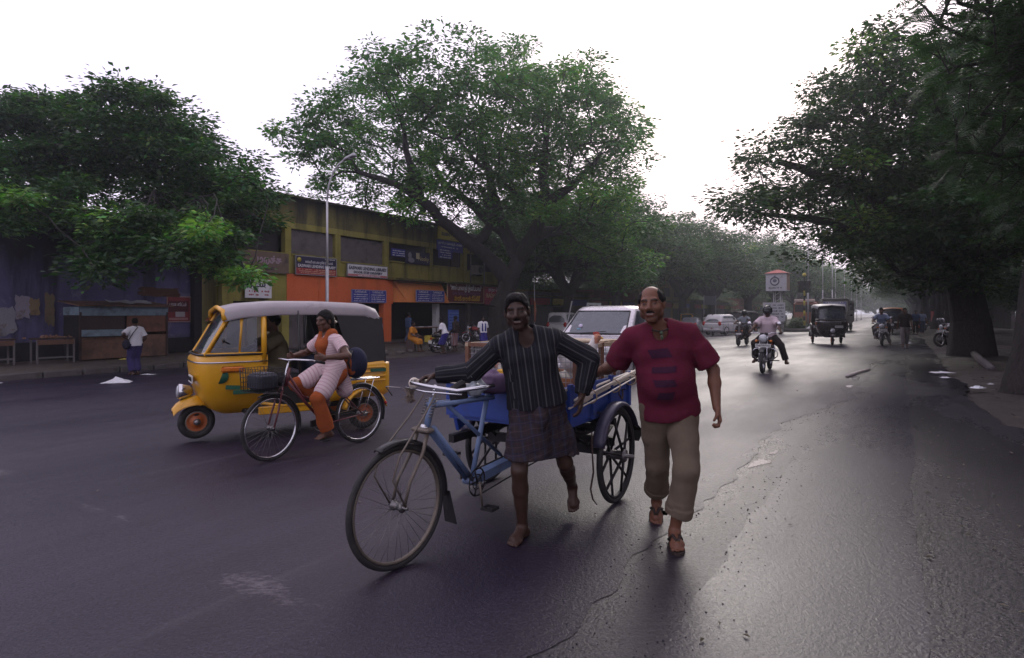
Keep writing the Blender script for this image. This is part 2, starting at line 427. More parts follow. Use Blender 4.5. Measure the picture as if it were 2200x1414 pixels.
# pavement by the blue wall, edged with kerb stones, and the dirt apron before the shops
M_pave = mat('dusty_pavement', (.085, .068, .056), .9, var=.5, scale=3, dirt=.35, bump=.6, bscale=30)
M_kerb = mat('kerb_stone_grey', (.075, .068, .064), .85, var=.45, scale=5, dirt=.4, bump=.6, bscale=25)
m = MB(); gx = [-30, -10, 0] + [1 + .7 * i for i in range(20)]; gy = [20.72 + .5 * i for i in range(13)]
V = [ST(a, b, -.205 + .02 * wob(a * 1.7 + b * 3.1, 1, 21)) for a in gx for b in gy]; k = len(gy)
m.add(V, [(i * k + j + 1, i * k + j, i * k + k + j, i * k + k + j + 1) for i in range(len(gx) - 1) for j in range(k - 1)], True)
pave = tag(m.build('pavement', M_pave), kind='structure')
ks = [MB().box((0, 0, 0), (.96, .2, .34), ch=.03).mesh('kerb_stone') for _ in range(3)]
for q, me in enumerate(ks):
    for v in me.vertices: v.co += Vector((rnd.uniform(-.015, .015), rnd.uniform(-.015, .015), rnd.uniform(-.015, .015)))
    me.materials.append(M_kerb)
for i in range(26):
    o = link_mesh('kerb_stone', ks[i % 3], None, pave); o.location = ST(-10.5 + i, 20.62 + .03 * wob(i * 1.7, 1, 22), -.345 + .02 * wob(i * 2.3, 1, 23)); o.rotation_euler = (rnd.uniform(-.03, .03), rnd.uniform(-.02, .02), STREET + rnd.uniform(-.03, .03))
m = MB(); gx = [13.6 + .5 * i for i in range(60)]; gy = [17.2 + .4 * i for i in range(21)]
V = [ST(a, b, -.345 + .155 * smooth(17.4, 22.5, b + .5 * wob(a, .6, 24)) + .03 * smooth(17.3, 18.5, b) * wob(a * 1.9 + b * 2.3, 1, 25)) for a in gx for b in gy]; k = len(gy)
m.add(V, [(i * k + j + 1, i * k + j, i * k + k + j, i * k + k + j + 1) for i in range(len(gx) - 1) for j in range(k - 1)], True)
tag(m.build('dirt_apron', M_dirt), kind='structure')
def apron_z(n): return -.345 + .155 * smooth(17.4, 22.5, n)

# puddles lying in the worn edge of the road
t = NT('puddle_water'); t.base((.012, .012, .014)); t.rough(.03); t.b.inputs['Specular IOR Level'].default_value = .6; M_water = t.m; t.rough(t.ramp(t.noise(40, 3), [(.4, .05), (.7, .22)]))
def px_ground(u, v, z=0.0):
    d = (1.5 - z) * 1283 / (v - 673); return Vector(((u - 1100) / 1283 * d, d, z))
def puddle(c, rx, ry, ang, seed, z):
    rr = random.Random(seed); n = 64; V = [(0, 0, 0)]
    ph = [rr.uniform(0, 6.28) for _ in range(6)]
    for i in range(n):
        a = 2 * math.pi * i / n; k_ = 1 + .28 * math.sin(2 * a + ph[0]) + .2 * math.sin(3 * a + ph[1]) + .14 * math.sin(5 * a + ph[2]) + .10 * math.sin(9 * a + ph[3]) + .08 * math.sin(14 * a + ph[4])
        V.append((rx * k_ * math.cos(a), ry * k_ * math.sin(a), 0))
    o = MB().add(V, [(0, 1 + i, 1 + (i + 1) % n) for i in range(n)]).build('puddle', M_water); o.location = (c[0], c[1], z); o.rotation_euler = (0, 0, ang); tag(o, kind='structure')
for i, (u, v, rx, ry, z) in enumerate([(1632, 994, .17, .07, .0), (1663, 972, .09, .035, .0), (1425, 1102, .08, .04, .0),
        (1838, 812, .40, .09, .004), (1826, 830, .22, .07, .004)]):
    puddle(px_ground(u, v), rx, ry, STREET + rnd.uniform(-.06, .06), 40 + i, z)
# fallen leaves and grit on the asphalt
lv = MB()
for i in range(420):
    t_, n_ = rnd.uniform(-1, 26), (rnd.uniform(-1, 12) if i % 2 else rnd.gauss(-.6, .8))
    if n_ > 12: continue
    p = ST(t_, n_, max(road_z(n_), -.02) + .005); s_ = rnd.uniform(.008, .024) if n_ > .5 else rnd.uniform(.01, .03); a = rnd.uniform(0, 6.28); w = Vector((math.cos(a), math.sin(a), 0)); q = Vector((-w.y, w.x, 0))
    up = Vector((0, 0, rnd.uniform(.002, .012)))
    lv.add([p - w * s_, p - q * s_ * .45 + up, p + w * s_, p + q * s_ * .45 + up], [(0, 1, 2, 3)])
tag(lv.build('leaf_litter', mat('dry_leaf', (.10, .085, .05), .7, var=.7, scale=3)), 'small dry leaves and grit scattered over the asphalt', 'litter', kind='stuff')
lv = MB()
for i in range(1500):
    t_, n_ = rnd.uniform(9, 42), -1.3 - abs(rnd.gauss(0, 2.0))
    z = .02 + .05 * smooth(1.2, 2.6, -n_)
    p = ST(t_, n_, z); s_ = rnd.uniform(.015, .05); a = rnd.uniform(0, 6.28); w = Vector((math.cos(a), math.sin(a), rnd.uniform(-.3, .3))); q = Vector((-w.y, w.x, rnd.uniform(-.3, .3)))
    lv.add([p - w * s_, p - q * s_ * .5, p + w * s_, p + q * s_ * .5], [(0, 1, 2, 3)])
tag(lv.build('leaf_litter', mat('dead_leaf', (.06, .045, .03), .8, var=.6, scale=3)), 'brown dead leaves and debris on the dirt under the trees', 'litter', kind='stuff')
gv_ = MB(); gr_ = random.Random(17)
for i in range(2200):      # crumbled tar and grit along the broken edges
    t_ = gr_.uniform(-1.5, 14) ; e_ = (edge_main, edge_sh, edge_old)[i % 3](t_); n_ = e_ + gr_.gauss(-.05, .09); s_ = min(.007, abs(gr_.gauss(0, .0025)) + .002)
    gv_.box(ST(t_, n_, (-.002, -.002, -.006)[i % 3] + s_ * .3), (s_ * gr_.uniform(.8, 1.8), s_, s_ * .9), rz=gr_.uniform(0, 3), rx=gr_.uniform(-.6, .6))
tag(gv_.build('gravel', mat('tar_grit', (.03, .026, .032), .7, var=.6, scale=9)), 'loose tar grit along the broken asphalt edges', 'gravel', kind='stuff')
# scraps of paper and plastic
def scrap(loc, s, label, group=None, seed=0, colr=(.62, .62, .64), flat=.35, rz=0):
    rr = random.Random(seed); n = 7; V = []; F = []
    for i in range(n):
        for j in range(n):
            x, y = (i / (n - 1) - .5) * 2, (j / (n - 1) - .5) * 2
            e = max(abs(x), abs(y)); V.append((x * s + rr.uniform(-.12, .12) * s, y * s * .55 + rr.uniform(-.1, .1) * s, (1 - e) * s * flat * rr.uniform(.3, 1.6) + .006))
    for i in range(n - 1):
        for j in range(n - 1): F.append((i * n + j, i * n + n + j, i * n + n + j + 1, i * n + j + 1))
    o = MB().add(V, F).build('paper_scrap', mat('paper_%d' % int(colr[0] * 100 + colr[2] * 10), colr, .7, var=.15)); o.location = loc; o.rotation_euler = (0, 0, rz); tag(o, label, 'litter', group)
scrap(ST(7.6, 17.5, road_z(17.5)), .34, 'crumpled white sheet lying on the road before the tin stall', seed=1, flat=.3, rz=.3)
scrap(ST(9.1, 19.0, road_z(19)), .20, 'flat pale paper at the bare feet of the man facing the stall', seed=2, flat=.1)
scrap(ST(5.6, 20.1, road_z(20)), .35, 'grubby white wrapper in the gutter below the kerb', seed=3, flat=.12)
scrap(ST(10.6, 23.9, -.2), .14, 'small yellow wrapper on the pavement at the foot of the stall', seed=4, colr=(.6, .5, .1))
scrap(px_ground(2100, 834, .04), .15, 'crumpled white plastic bag beside the thick leaning tree root', seed=5, colr=(.7, .72, .76), rz=.5)
scrap(px_ground(2022, 801, .02), .26, 'long flat strip of white packing on the leaf-strewn dirt', seed=6, flat=.12, rz=.1)
scrap(px_ground(2128, 826, .04), .06, 'tiny white scrap against the thick trunk foot', seed=7)
scrap(px_ground(1945, 738, .03) , .3, 'white plastic sheet bunched under the parked black motorcycles', seed=8, rz=.6)
scrap(px_ground(2030, 812, .03), .1, 'small scrap half buried among dead leaves', seed=9)
st = MB().tube([px_ground(1818, 808, .035), px_ground(1842, 800, .04), px_ground(1868, 793, .035)], .03, 8).build('stick', mat('peeled_wood', (.45, .41, .38), .5, var=.2)); tag(st, 'pale peeled stick lying across a puddle', 'stick')
lg = MB().tube([px_ground(2092, 760, .12), px_ground(2108, 775, .10), px_ground(2128, 791, .06)], [.10, .11, .09], 10).build('fallen_branch', mat('grey_bark', (.09, .08, .085), .9, var=.4, scale=14, bump=.7)); tag(lg, 'grey fallen branch between two dark tree trunks', 'branch')
M_rock = mat('rubble_grey', (.085, .072, .064), .9, var=.4, scale=5, bump=.8, bscale=18)
for i in range(16):
    rr = random.Random(90 + i); s_ = rr.uniform(.1, .27); m = MB().ball((0, 0, 0), (s_, s_ * rr.uniform(.7, 1), s_ * rr.uniform(.5, .8)), 9, 6)
    m.v = [tuple(Vector(p) * (1 + rr.uniform(-.16, .16))) for p in m.v]
    o = m.build('rubble_stone', M_rock); n_ = 18.0 + rr.uniform(0, 1.6); t_ = 15.8 + i * .62 + rr.uniform(-.2, .2); o.location = ST(t_, n_, apron_z(n_) + s_ * .25); o.rotation_euler = (0, 0, rr.uniform(0, 6)); tag(o, 'broken rubble stone along the dirt edge before the shops', 'stone', 'rubble stones along the dirt edge')

# ------------------------------------------------------------------ blue compound wall with posters
def wall_paint(name, c0, c1, stain, base_h=None, top_h=None, peel=None, stain_amt=.8):
    t = NT(name); x, y, z = t.sep(t.coord())
    n = t.noise(.9, 6, .65); drip = t.noise(1.6, 5, .6, src=t.mapping(t.coord(), (1, 1, .12)))
    c = t.mix(t.ramp(n, [(.3, 0), (.7, 1)]), c0, c1)
    if peel: c = t.mix(t.math('MULTIPLY', t.ramp(t.noise(1.3, 7, .7, dist=.6), [(.56, 0), (.60, 1)]), .55), c, peel)
    c = t.mix(t.math('MULTIPLY', t.ramp(drip, [(.5, 0), (.72, 1)]), stain_amt), c, stain)
    if top_h is not None:
        f = t.ramp(t.math('ADD', t.math('MULTIPLY', t.math('SUBTRACT', z, top_h), .35), t.math('MULTIPLY', drip, .9)), [(.35, 0), (.75, 1)])
        c = t.mix(t.math('MULTIPLY', f, .9), c, stain)
    if base_h is not None:
        f = t.ramp(t.math('ADD', t.math('MULTIPLY', t.math('SUBTRACT', base_h, z), .8), t.math('MULTIPLY', n, .5)), [(.25, 0), (.55, 1)])
        c = t.mix(t.math('MULTIPLY', f, .85), c, tuple(v * 1.3 for v in stain))
    c = t.mix(1.0, c, t.ramp(t.noise(30, 4, .7), [(.2, .82), (.8, 1.18)]), 'MULTIPLY')
    t.base(c); t.rough(.85); t.bump(t.noise(35, 5, .65), .4, .01); return t.m
M_blue = wall_paint('blue_wall_paint', (.078, .070, .165), (.14, .128, .25), (.012, .010, .013), base_h=.9, top_h=3.2, peel=(.22, .20, .28), stain_amt=.85)
wl_o = thing('compound_wall', 'tall stained blue compound wall behind the pavement stall', 'wall', ST(1.0, 26.3, -.3), STREET)
MB().box((0, .15, 2.6), (27.4, .3, 5.2)).build('wall_panel', M_blue, wl_o)
MB().box((0, .1, 5.28), (27.5, .55, .14)).build('coping', mat('mouldy_concrete', (.05, .045, .04), .9, var=.5, scale=2, dirt=.5), wl_o)
MB().box((13.55, -.05, 2.7), (.36, .5, 5.4), ch=.02).build('end_pillar', mat('dark_plaster', (.03, .027, .03), .9, var=.4, scale=2), wl_o)
for i in range(5): MB().box((-11 + i * 4.1, -.06, 2.55), (.28, .12, 5.1)).build('buttress', M_blue, wl_o)
MB().box((0, -.12, .38), (27.2, .22, .74), ch=.02).build('plinth', mat('black_plinth', (.018, .016, .017), .9, var=.5, scale=2), wl_o)
def wall_at(u, v, n):    # (t, z) of a photograph pixel on a plane parallel to the road
    r = (u - 1100) / 1283; Y = n / (-TY * r + TX); return TX * r * Y + TY * Y, 1.5 - (v - 673) / 1283 * Y
M_red = mat('poster_red', (.22, .03, .035), .7, var=.2); M_white = mat('white_paint', (.72, .71, .72), .6, var=.08, dirt=.1, dirt_col=(.3, .28, .26)); M_dkred = mat('dark_maroon', (.08, .012, .018), .7)
p0 = wall_at(358, 636, 26.28); p1 = wall_at(409, 692, 26.28)
po = thing('wall_poster', 'red and white bordered poster on the blue wall beside the stall', 'poster', ST((p0[0] + p1[0]) / 2, 26.27, (p0[1] + p1[1]) / 2), STREET)
w_, h_ = p1[0] - p0[0], p0[1] - p1[1]
MB().box((0, 0, 0), (w_, .02, h_)).build('sheet', mat('poster_cream', (.36, .26, .24), .7, var=.2), po)
MB().box((0, -.015, 0), (w_ * .93, .012, h_ * .92)).build('border', M_red, po); MB().box((-.02, -.025, .12), (w_ * .84, .012, h_ * .42)).build('panel', M_dkred, po)
MB().box((.05, -.025, -.22), (w_ * .4, .012, h_ * .2)).build('panel', mat('poster_grey', (.4, .36, .38), .7), po); MB().box((-.02, -.025, -.42), (w_ * .8, .012, .1)).build('panel', mat('poster_pink', (.4, .2, .2), .7), po)
lettering(po, 'பாமக கூட்டம்', (-.05, -.036, .2), .2, M_white, width=w_ * .7)
for i, (u, v, w, h, c) in enumerate([(50, 660, .5, .9, (.33, .30, .36)), (75, 660, .35, .7, (.30, .22, .12)), (107, 665, .35, 1.3, (.22, .17, .10)), (8, 690, .8, 1.1, (.30, .29, .33)), (345, 628, 1.9, .42, (.11, .05, .03)), (420, 645, .5, .5, (.14, .09, .06))]):
    q = wall_at(u, v, 26.25); rr = random.Random(i); n = 22
    ol = []
    for s_ in range(n):
        a = 2 * math.pi * s_ / n; x, z = math.cos(a), math.sin(a); k_ = 1 / max(abs(x), abs(z)); ol.append((x * k_ * w / 2 * rr.uniform(.72, 1), z * k_ * h / 2 * rr.uniform(.75, 1)))
    o = MB().prism(ol, .008).build('torn_poster', wall_paint('torn_paper_%d' % i, tuple(v_ * .7 for v_ in c), c, (.03, .025, .03), peel=(.16, .10, .07))); o.location = ST(q[0], 26.27 - .004 * i, q[1]); o.rotation_euler = (0, 0, STREET)
    tag(o, ['torn grey poster remnant high on the blue wall left of the stall', 'torn brownish poster strip between two remnants on blue wall', 'narrow torn yellow-brown poster strip on the blue wall', 'peeling whitish poster patch low on the blue wall', 'faded brown banner strip above the stall roof on blue wall', 'small torn tan poster beside the red bordered poster'][i], 'poster')

# ------------------------------------------------------------------ pavement stall of tin and board
stl = thing('pavement_stall', 'rusty tin and plywood pavement stall with pale blue fascia', 'stall', ST(10.95, 24.55, -.2), STREET)
M_rust = mat('rusty_tin', (.16, .085, .055), .75, var=.55, scale=3.5, dirt=.45, dirt_col=(.03, .022, .02), bump=.4); M_ply = mat('red_brown_board', (.17, .075, .045), .75, var=.4, scale=5, dirt=.3)
M_dkbrd = mat('dark_board', (.05, .03, .026), .8, var=.4, scale=5); M_ltblue = mat('weathered_blue_tin', (.20, .28, .33), .7, var=.35, scale=4, dirt=.35, dirt_col=(.05, .045, .04)); M_black = mat('sooty_black', (.012, .011, .011), .8, var=.4)
MB().box((.75, 0, .45), (1.5, .05, .84)).build('front_panel', M_rust, stl); MB().box((-.75, .003, .43), (1.48, .05, .80)).build('front_panel', M_rust, stl)
MB().box((-.75, -.06, .98), (1.44, .16, .24)).build('counter', M_ltblue, stl)
MB().box((-.75, .02, 1.36), (1.44, .04, .5)).build('shutter_board', M_dkbrd, stl); MB().box((.76, .015, 1.29), (1.42, .05, .62)).build('shutter_board', M_ply, stl)
MB().box((0, -.05, 1.78), (3.06, .04, .34), rx=.12).build('fascia', M_ltblue, stl)
MB().box((-1.5, .65, .98), (.04, 1.3, 1.9)).build('side_panel', M_black, stl); MB().box((-1.52, .62, 1.78), (.035, 1.32, .3)).build('side_fascia', M_ltblue, stl); MB().box((1.5, .65, .95), (.04, 1.3, 1.86)).build('side_panel', M_rust, stl)
MB().box((0, 1.28, .97), (2.96, .04, 1.9)).build('back_panel', M_black, stl)
for x in (-1.5, 1.5): MB().box((x, -.03, .97), (.07, .07, 1.94)).build('post', M_dkbrd, stl)
MB().box((0, .6, 2.06), (3.3, 1.75, .05), rx=.1).build('roof', M_rust, stl)
rv = MB(); rr = random.Random(5); n = 9
rv.add([(-.6 + 1.5 * i / (n - 1), -.12 + .4 * j / 3, 2.04 + .03 * j + rr.uniform(0, .09)) for i in range(n) for j in range(4)], [(i * 4 + j, i * 4 + 4 + j, i * 4 + 5 + j, i * 4 + j + 1) for i in range(n - 1) for j in range(3)]); rv.build('roof_sheet', mat('torn_plastic', (.34, .34, .37), .5, var=.4, scale=4), stl)
# tables beside the stall
def side_table(t_, n_, w, label, heap):
    tb_ = thing('street_table', label, 'table', ST(t_, n_, -.2), STREET)
    MB().box((0, 0, .84), (w, .6, .05)).build('table_top', M_dkbrd, tb_)
    MB().box((0, -.28, .72), (w - .1, .03, .16)).build('apron', M_rust, tb_)
    for x in (-w / 2 + .05, w / 2 - .05):
        for y in (-.26, .26): MB().box((x, y, .41), (.05, .05, .82)).build('leg', mat('grey_wood', (.13, .12, .12), .8), tb_)
    MB().box((0, -.26, .2), (w - .1, .03, .05)).build('stretcher', mat('grey_wood', (.13, .12, .12), .8), tb_)
    return tb_
side_table(8.55, 24.3, 1.15, 'rough wooden street table with a heap of scraps next to stall', True)
hp = MB(); rr = random.Random(2)
for i in range(70): hp.box((rr.gauss(0, .22), rr.gauss(0, .1), .9 + abs(rr.gauss(0, .03))), (rr.uniform(.04, .09), rr.uniform(.03, .06), rr.uniform(.02, .05)), rz=rr.uniform(0, 3), rx=rr.uniform(-.4, .4))
o = hp.build('debris', mat('brick_chips', (.24, .13, .08), .8, var=.6, scale=12)); o.location = ST(8.55, 24.3, -.235); o.rotation_euler = (0, 0, STREET); tag(o, 'heap of small brown chips on the street table', 'debris', kind='stuff')
side_table(6.6, 24.6, 1.9, 'dark long street table under the blue wall posters', False)

# ------------------------------------------------------------------ two-storey shop building with signs
M_mould = wall_paint('mouldy_yellow_plaster', (.20, .175, .035), (.31, .275, .06), (.020, .017, .012), top_h=7.2, stain_amt=.8)
M_par = wall_paint('black_mould_plaster', (.07, .06, .022), (.20, .175, .045), (.012, .011, .010), top_h=6.6, stain_amt=1.0)
M_org = wall_paint('orange_paint', (.58, .115, .032), (.68, .15, .045), (.16, .05, .02), stain_amt=.3)
M_org2 = wall_paint('orange_paint_light', (.62, .20, .05), (.70, .25, .07), (.22, .07, .03), stain_amt=.25)
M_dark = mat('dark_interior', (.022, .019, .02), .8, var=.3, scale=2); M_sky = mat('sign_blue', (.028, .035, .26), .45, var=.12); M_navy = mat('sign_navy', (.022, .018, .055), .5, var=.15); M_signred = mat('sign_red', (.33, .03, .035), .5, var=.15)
M_grey = mat('grey_board', (.11, .095, .092), .8, var=.3, scale=3, dirt=.3); M_brown = mat('faded_brown_sign', (.15, .105, .075), .7, var=.25, scale=3, dirt=.2); M_yel = mat('sign_yellow', (.50, .42, .05), .6, var=.2); M_maroon = mat('sign_maroon', (.14, .018, .018), .55, var=.15); M_pink = mat('sign_pink', (.42, .06, .09), .55, var=.15)
M_cream = mat('lettering_cream', (.62, .46, .30), .6, var=.1); M_lily = mat('lettering_lilac', (.20, .085, .18), .6); M_gold = mat('lettering_gold', (.72, .42, .03), .6); M_silver = mat('galvanised', (.30, .30, .31), .5, metal=.4, var=.2)
BN = 25.0
bld = thing('shop_building', 'mould-stained yellow two-storey shop building with orange lower band and many signs', 'building', ST(15.0, BN, -.2), STREET)
W = 21.9; H = 7.35     # local x along street, -y towards road, z from pavement
def L(t_): return t_ - 15.0
def part(name, x0, x1, y0, y1, z0, z1, m_, par=None, ch=0.0, label=None):
    return MB().box(((x0 + x1) / 2, (y0 + y1) / 2, (z0 + z1) / 2), (x1 - x0, y1 - y0, z1 - z0), ch=ch).build(name, m_, par or bld, label=label)
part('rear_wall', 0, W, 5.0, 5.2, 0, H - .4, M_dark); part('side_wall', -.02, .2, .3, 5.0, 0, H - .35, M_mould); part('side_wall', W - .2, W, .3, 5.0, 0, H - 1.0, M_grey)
part('roof', -.1, W - 4.6, .2, 5.3, H - .2, H, M_par); part('floor_slab', 0, W, .05, 5.0, 3.38, 3.66, M_mould); part('plinth', 0, W, -.12, 5.0, -.25, .06, M_grey)
part('parapet', -.05, 17.2, -.02, .22, 6.15, H, M_par); part('parapet', 17.2, W, -.02, .2, 6.0, 7.2, M_grey)
MB().box((8.6, -.12, H + .03), (17.5, .5, .08)).build('coping', M_par, bld)
for t_ in (15.25, 18.4, 21.47, 25.05, 28.94, 32.5): part('pilaster', L(t_) - .17, L(t_) + .17, -.05, .28, 3.66, 6.15, M_mould)
part('pilaster', W - .4, W, -.03, .25, 3.66, 6.0, M_grey)
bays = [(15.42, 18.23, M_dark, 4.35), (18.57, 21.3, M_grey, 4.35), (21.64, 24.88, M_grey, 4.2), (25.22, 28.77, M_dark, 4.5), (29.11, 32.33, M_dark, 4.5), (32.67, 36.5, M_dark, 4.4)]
for a, b, m_, zs in bays:
    part('sill_wall', L(a), L(b), 0.02, .2, 3.66, zs + .2, M_mould)
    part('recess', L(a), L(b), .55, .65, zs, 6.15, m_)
    part('sill', L(a) + .02, L(b) - .02, -.06, .2, zs + .203, zs + .27, M_mould)
part('shutter_panel', L(21.7), L(24.85), .12, .2, 4.47, 5.75, M_grey); part('shutter_panel', L(18.6), L(21.25), .13, .2, 4.65, 5.85, M_grey)
part('beam', 0, W, -.02, .3, 5.85, 6.148, M_mould)
part('window_shutter', L(25.4), L(25.9), .3, .36, 4.8, 5.8, M_dkbrd); part('window_shutter', L(31.4), L(32.2), .3, .36, 4.8, 5.9, M_dkbrd)
# ground floor: orange fascia, openings, roller shutters
part('fascia', L(18.3), L(25.5), -.09, .2, 2.25, 3.62, M_org); part('fascia', 0, L(18.29), -.07, .2, 2.25, 3.62, M_mould); MB().box((5.2, -.1, 2.2), (.06, .03, 1.3)).build('drain_pipe', M_org, bld)
fb = MB(); x0, x1 = L(25.55), L(29.92)
fb.loft([[(x0 + .0, -.05, 3.62), (x1, -.05, 3.62), (x1, .3, 3.62), (x0, .3, 3.62)], [(x0 + .5, -.75, 2.35), (x1, -.75, 2.35), (x1, .3, 2.35), (x0 + .0, .3, 2.35)]], smooth=False)
fb.build('shop_canopy', M_org2, bld)
part('canopy_edge', L(25.0), W, -.6, .25, 3.63, 3.75, M_par)
for a, b in ((15.0, 15.5), (18.0, 18.4), (21.2, 21.7), (24.75, 25.35)): part('pillar', L(a), L(b), -.11, .3, .06, 2.25, M_org if a > 20 else M_mould)
part('pillar', L(29.45), L(29.75), -.05, .3, .06, 2.3, M_white); part('pillar', L(32.75), L(33.1), -.05, .3, .06, 2.3, M_grey); part('pillar', W - .3, W, -.05, .3, .06, 2.3, M_grey)
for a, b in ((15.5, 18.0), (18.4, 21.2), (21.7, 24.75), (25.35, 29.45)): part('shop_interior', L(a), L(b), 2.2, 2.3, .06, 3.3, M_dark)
part('doorway_board', L(15.55), L(17.95), .1, .16, .06, 2.1, mat('cream_door', (.24, .20, .13), .8, var=.3)); part('doorway_board', L(18.5), L(19.4), .12, .18, .06, 2.2, M_grey); part('window_panel', L(16.6), L(18.9), -.14, -.1, 1.75, 2.25, M_navy)
t = NT('roller_shutter_grey'); t.base(t.mix(t.noise(2, 5), (.05, .045, .047), (.10, .092, .095))); t.rough(.6); M_shut = t.m
for a, b in ((29.75, 32.75), (33.1, 36.6)):
    prof = []; z = .06
    m = MB(); V = []; F = []; nz = 58
    for i in range(nz + 1):
        zz = .06 + 2.2 * i / nz; yy = .14 + (.022 if i % 2 else -.012); V += [(L(a), yy, zz), (L(b), yy, zz)]
    m.add(V, [(2 * i, 2 * i + 1, 2 * i + 3, 2 * i + 2) for i in range(nz)]); sh = m.build('roller_shutter', M_shut, bld)
    part('bottom_rail', L(a), L(b), .08, .16, .06, .14, M_silver, sh)
def sign(name, t0, z0, t1, z1, m_, label, y=-.14, thick=.05, rim=None, tilt=0.0):
    o = thing(name, label, 'sign', ST((t0 + t1) / 2, BN + y, (z0 + z1) / 2), STREET); w, h = t1 - t0, abs(z0 - z1)
    MB().box((0, 0, 0), (w, thick, h)).build('board', m_, o)
    if rim:
        fr = MB(); r_ = .035
        for x in (-w / 2, w / 2): fr.box((x, -.004, 0), (r_, thick + .02, h + r_ * .9))
        for z in (-h / 2, h / 2): fr.box((0, -.002, z), (w - r_, thick + .02, r_))
        fr.build('rim', rim, o)
    if tilt: o.rotation_euler = (0, tilt, STREET)
    return o, w, h
def dashes(o, m_, x0, x1, z, h, y, seed=0, dens=.8):
    """a line of lettering too small to read"""
    rr = random.Random(seed); x = x0; d = MB()
    while x < x1:
        w = rr.uniform(.3, 1.1) * h
        if rr.random() < dens: d.box((x + w / 2, y, z + rr.uniform(-.08, .08) * h), (w * .8, .004, h * rr.uniform(.55, 1)))
        x += w * 1.1
    d.build('lettering', m_, o)['kind'] = 'stuff'
o, w, h = sign('shop_sign', 18.7, 4.33, 21.2, 3.42, M_navy, 'navy and red lending library signboard with white lettering', y=-.2, rim=M_silver)
MB().box((0, -.03, -h * .32), (w - .04, .012, h * .34)).build('red_band', M_signred, o)
lettering(o, 'EASWARI LENDING LIBRARY', (.02, -.045, -.03), .2, M_white, width=w * .93, bold=.004); lettering(o, 'ஈஸ்வரி வாடைக நூல் நிைலயம்', (.15, -.045, .18), .18, M_white, width=w * .68)
MB().lathe((-w * .42, -.035, .26), (0, 1, 0), [(.12, 0), (.12, .01)], 16).build('emblem', M_yel, o)
for i in range(3): dashes(o, M_cream, -w * .45 + .05 * i, w * .45, -.2 - .085 * i, .045, -.04, i)
dashes(o, M_white, w * .2, w * .45, .38, .05, -.04, 7)
o, w, h = sign('shop_sign', 21.97, 4.16, 24.93, 3.5, M_white, 'white lending library board announcing door step delivery', y=-.18, rim=M_silver)
MB().box((0, -.03, -h * .4), (w - .04, .012, h * .18)).build('pink_band', mat('sign_rose', (.50, .16, .17), .6), o); lettering(o, 'EASWARI LENDING LIBRARY', (0, -.045, .12), .26, M_navy, width=w * .94, bold=.006); lettering(o, 'DOOR STEP DELIVERY', (0, -.045, -.1), .17, M_navy, width=w * .72, bold=.006); dashes(o, M_white, -w * .25, w * .3, -h * .4, .06, -.04, 9)
def blue_sign(t0, t1, z0, z1, y, label):
    o, w, h = sign('shop_sign', t0, z0, t1, z1, M_sky, label, y=y, thick=.04, rim=mat('sign_pale_rim', (.25, .26, .42), .5))
    MB().box((0, -.025, 0), (.02, .012, h)).build('divider', mat('sign_pale_rim', (.25, .26, .42), .5), o)
    for sx in (-.25, .25):
        lettering(o, 'டி.யூ.சி.எஸ். லிட்', (w * sx, -.025, h * .34), .16, M_white, width=w * .34)
        for k_ in range(4): dashes(o, M_white, w * sx - w * .2, w * sx + w * .2, h * (.12 - .17 * k_), .06 if k_ in (0, 2) else .045, -.024, k_ + int(sx * 8) + 40)
blue_sign(22.3, 24.85, 2.78, 2.1, -.16, 'blue cooperative shop sign on the flat orange band'); blue_sign(26.72, 29.3, 2.88, 2.2, -.80, 'blue cooperative shop sign on the projecting orange canopy')
o, w, h = sign('shop_sign', 30.0, 3.46, 33.98, 2.2, M_maroon, 'maroon sweet shop sign with white and yellow script', y=-.5, rim=M_cream)
lettering(o, '"சாய் பாலாஜி இனிப்பகம்"', (0, -.04, .33), .42, M_white, width=w * .86, bold=.012); lettering(o, 'SAI BALAJI SWEETS', (0, -.04, -.03), .28, M_lily, width=w * .76, bold=.01); lettering(o, 'సాయి బాలాజి స్వీట్స్', (.1, -.04, -.37), .4, M_gold, width=w * .72, bold=.012)
o, w, h = sign('shop_sign', 34.1, 3.36, 37.6, 2.12, M_pink, 'pink medical shop sign beside the big tree trunk', y=-.5)
MB().box((0, -.03, -h * .36), (w - .02, .012, h * .24)).build('red_band', mat('sign_rose_dark', (.36, .05, .09), .6), o); lettering(o, 'RADHA MEDICALS', (.05, -.04, .0), .42, M_cream, width=w * .92, bold=.012); lettering(o, 'ராதா ெமடிக்கல்ஸ்', (.1, -.04, .42), .3, M_white, width=w * .8, bold=.006); lettering(o, 'FREE HOME DELIVERY', (.1, -.045, -h * .36), .2, mat('lettering_rose', (.55, .22, .25), .6), width=w * .75)
o, w, h = sign('shop_sign', 29.5, 7.12, 32.1, 6.3, M_yel, 'yellow banner with dark script on the parapet', y=-.1, thick=.03); lettering(o, 'வைய மறக்க', (.2, -.025, -.05), .36, M_navy, width=w * .86, bold=.01); dashes(o, M_navy, -w * .1, w * .42, .3, .07, -.022, 31); dashes(o, M_navy, 0, w * .42, -.32, .05, -.022, 32)
o, w, h = sign('shop_sign', 29.4, 6.22, 32.1, 5.55, M_sky, 'wide blue banner hung below the yellow banner', y=-.12, thick=.03); lettering(o, 'ஒரு சீட்டு அைமந்திட சாைல', (0, -.025, .16), .2, M_white, width=w * .9); dashes(o, M_white, -w * .35, w * .3, -.08, .07, -.022, 33)
o, w, h = sign('shop_sign', 29.5, 5.7, 30.9, 5.05, M_sky, 'small blue notice board overlapping the wide blue banner', y=-.17, thick=.03); [dashes(o, M_white, -w * .4, w * .38, .2 - .15 * k_, .07, -.022, 34 + k_) for k_ in range(4)]
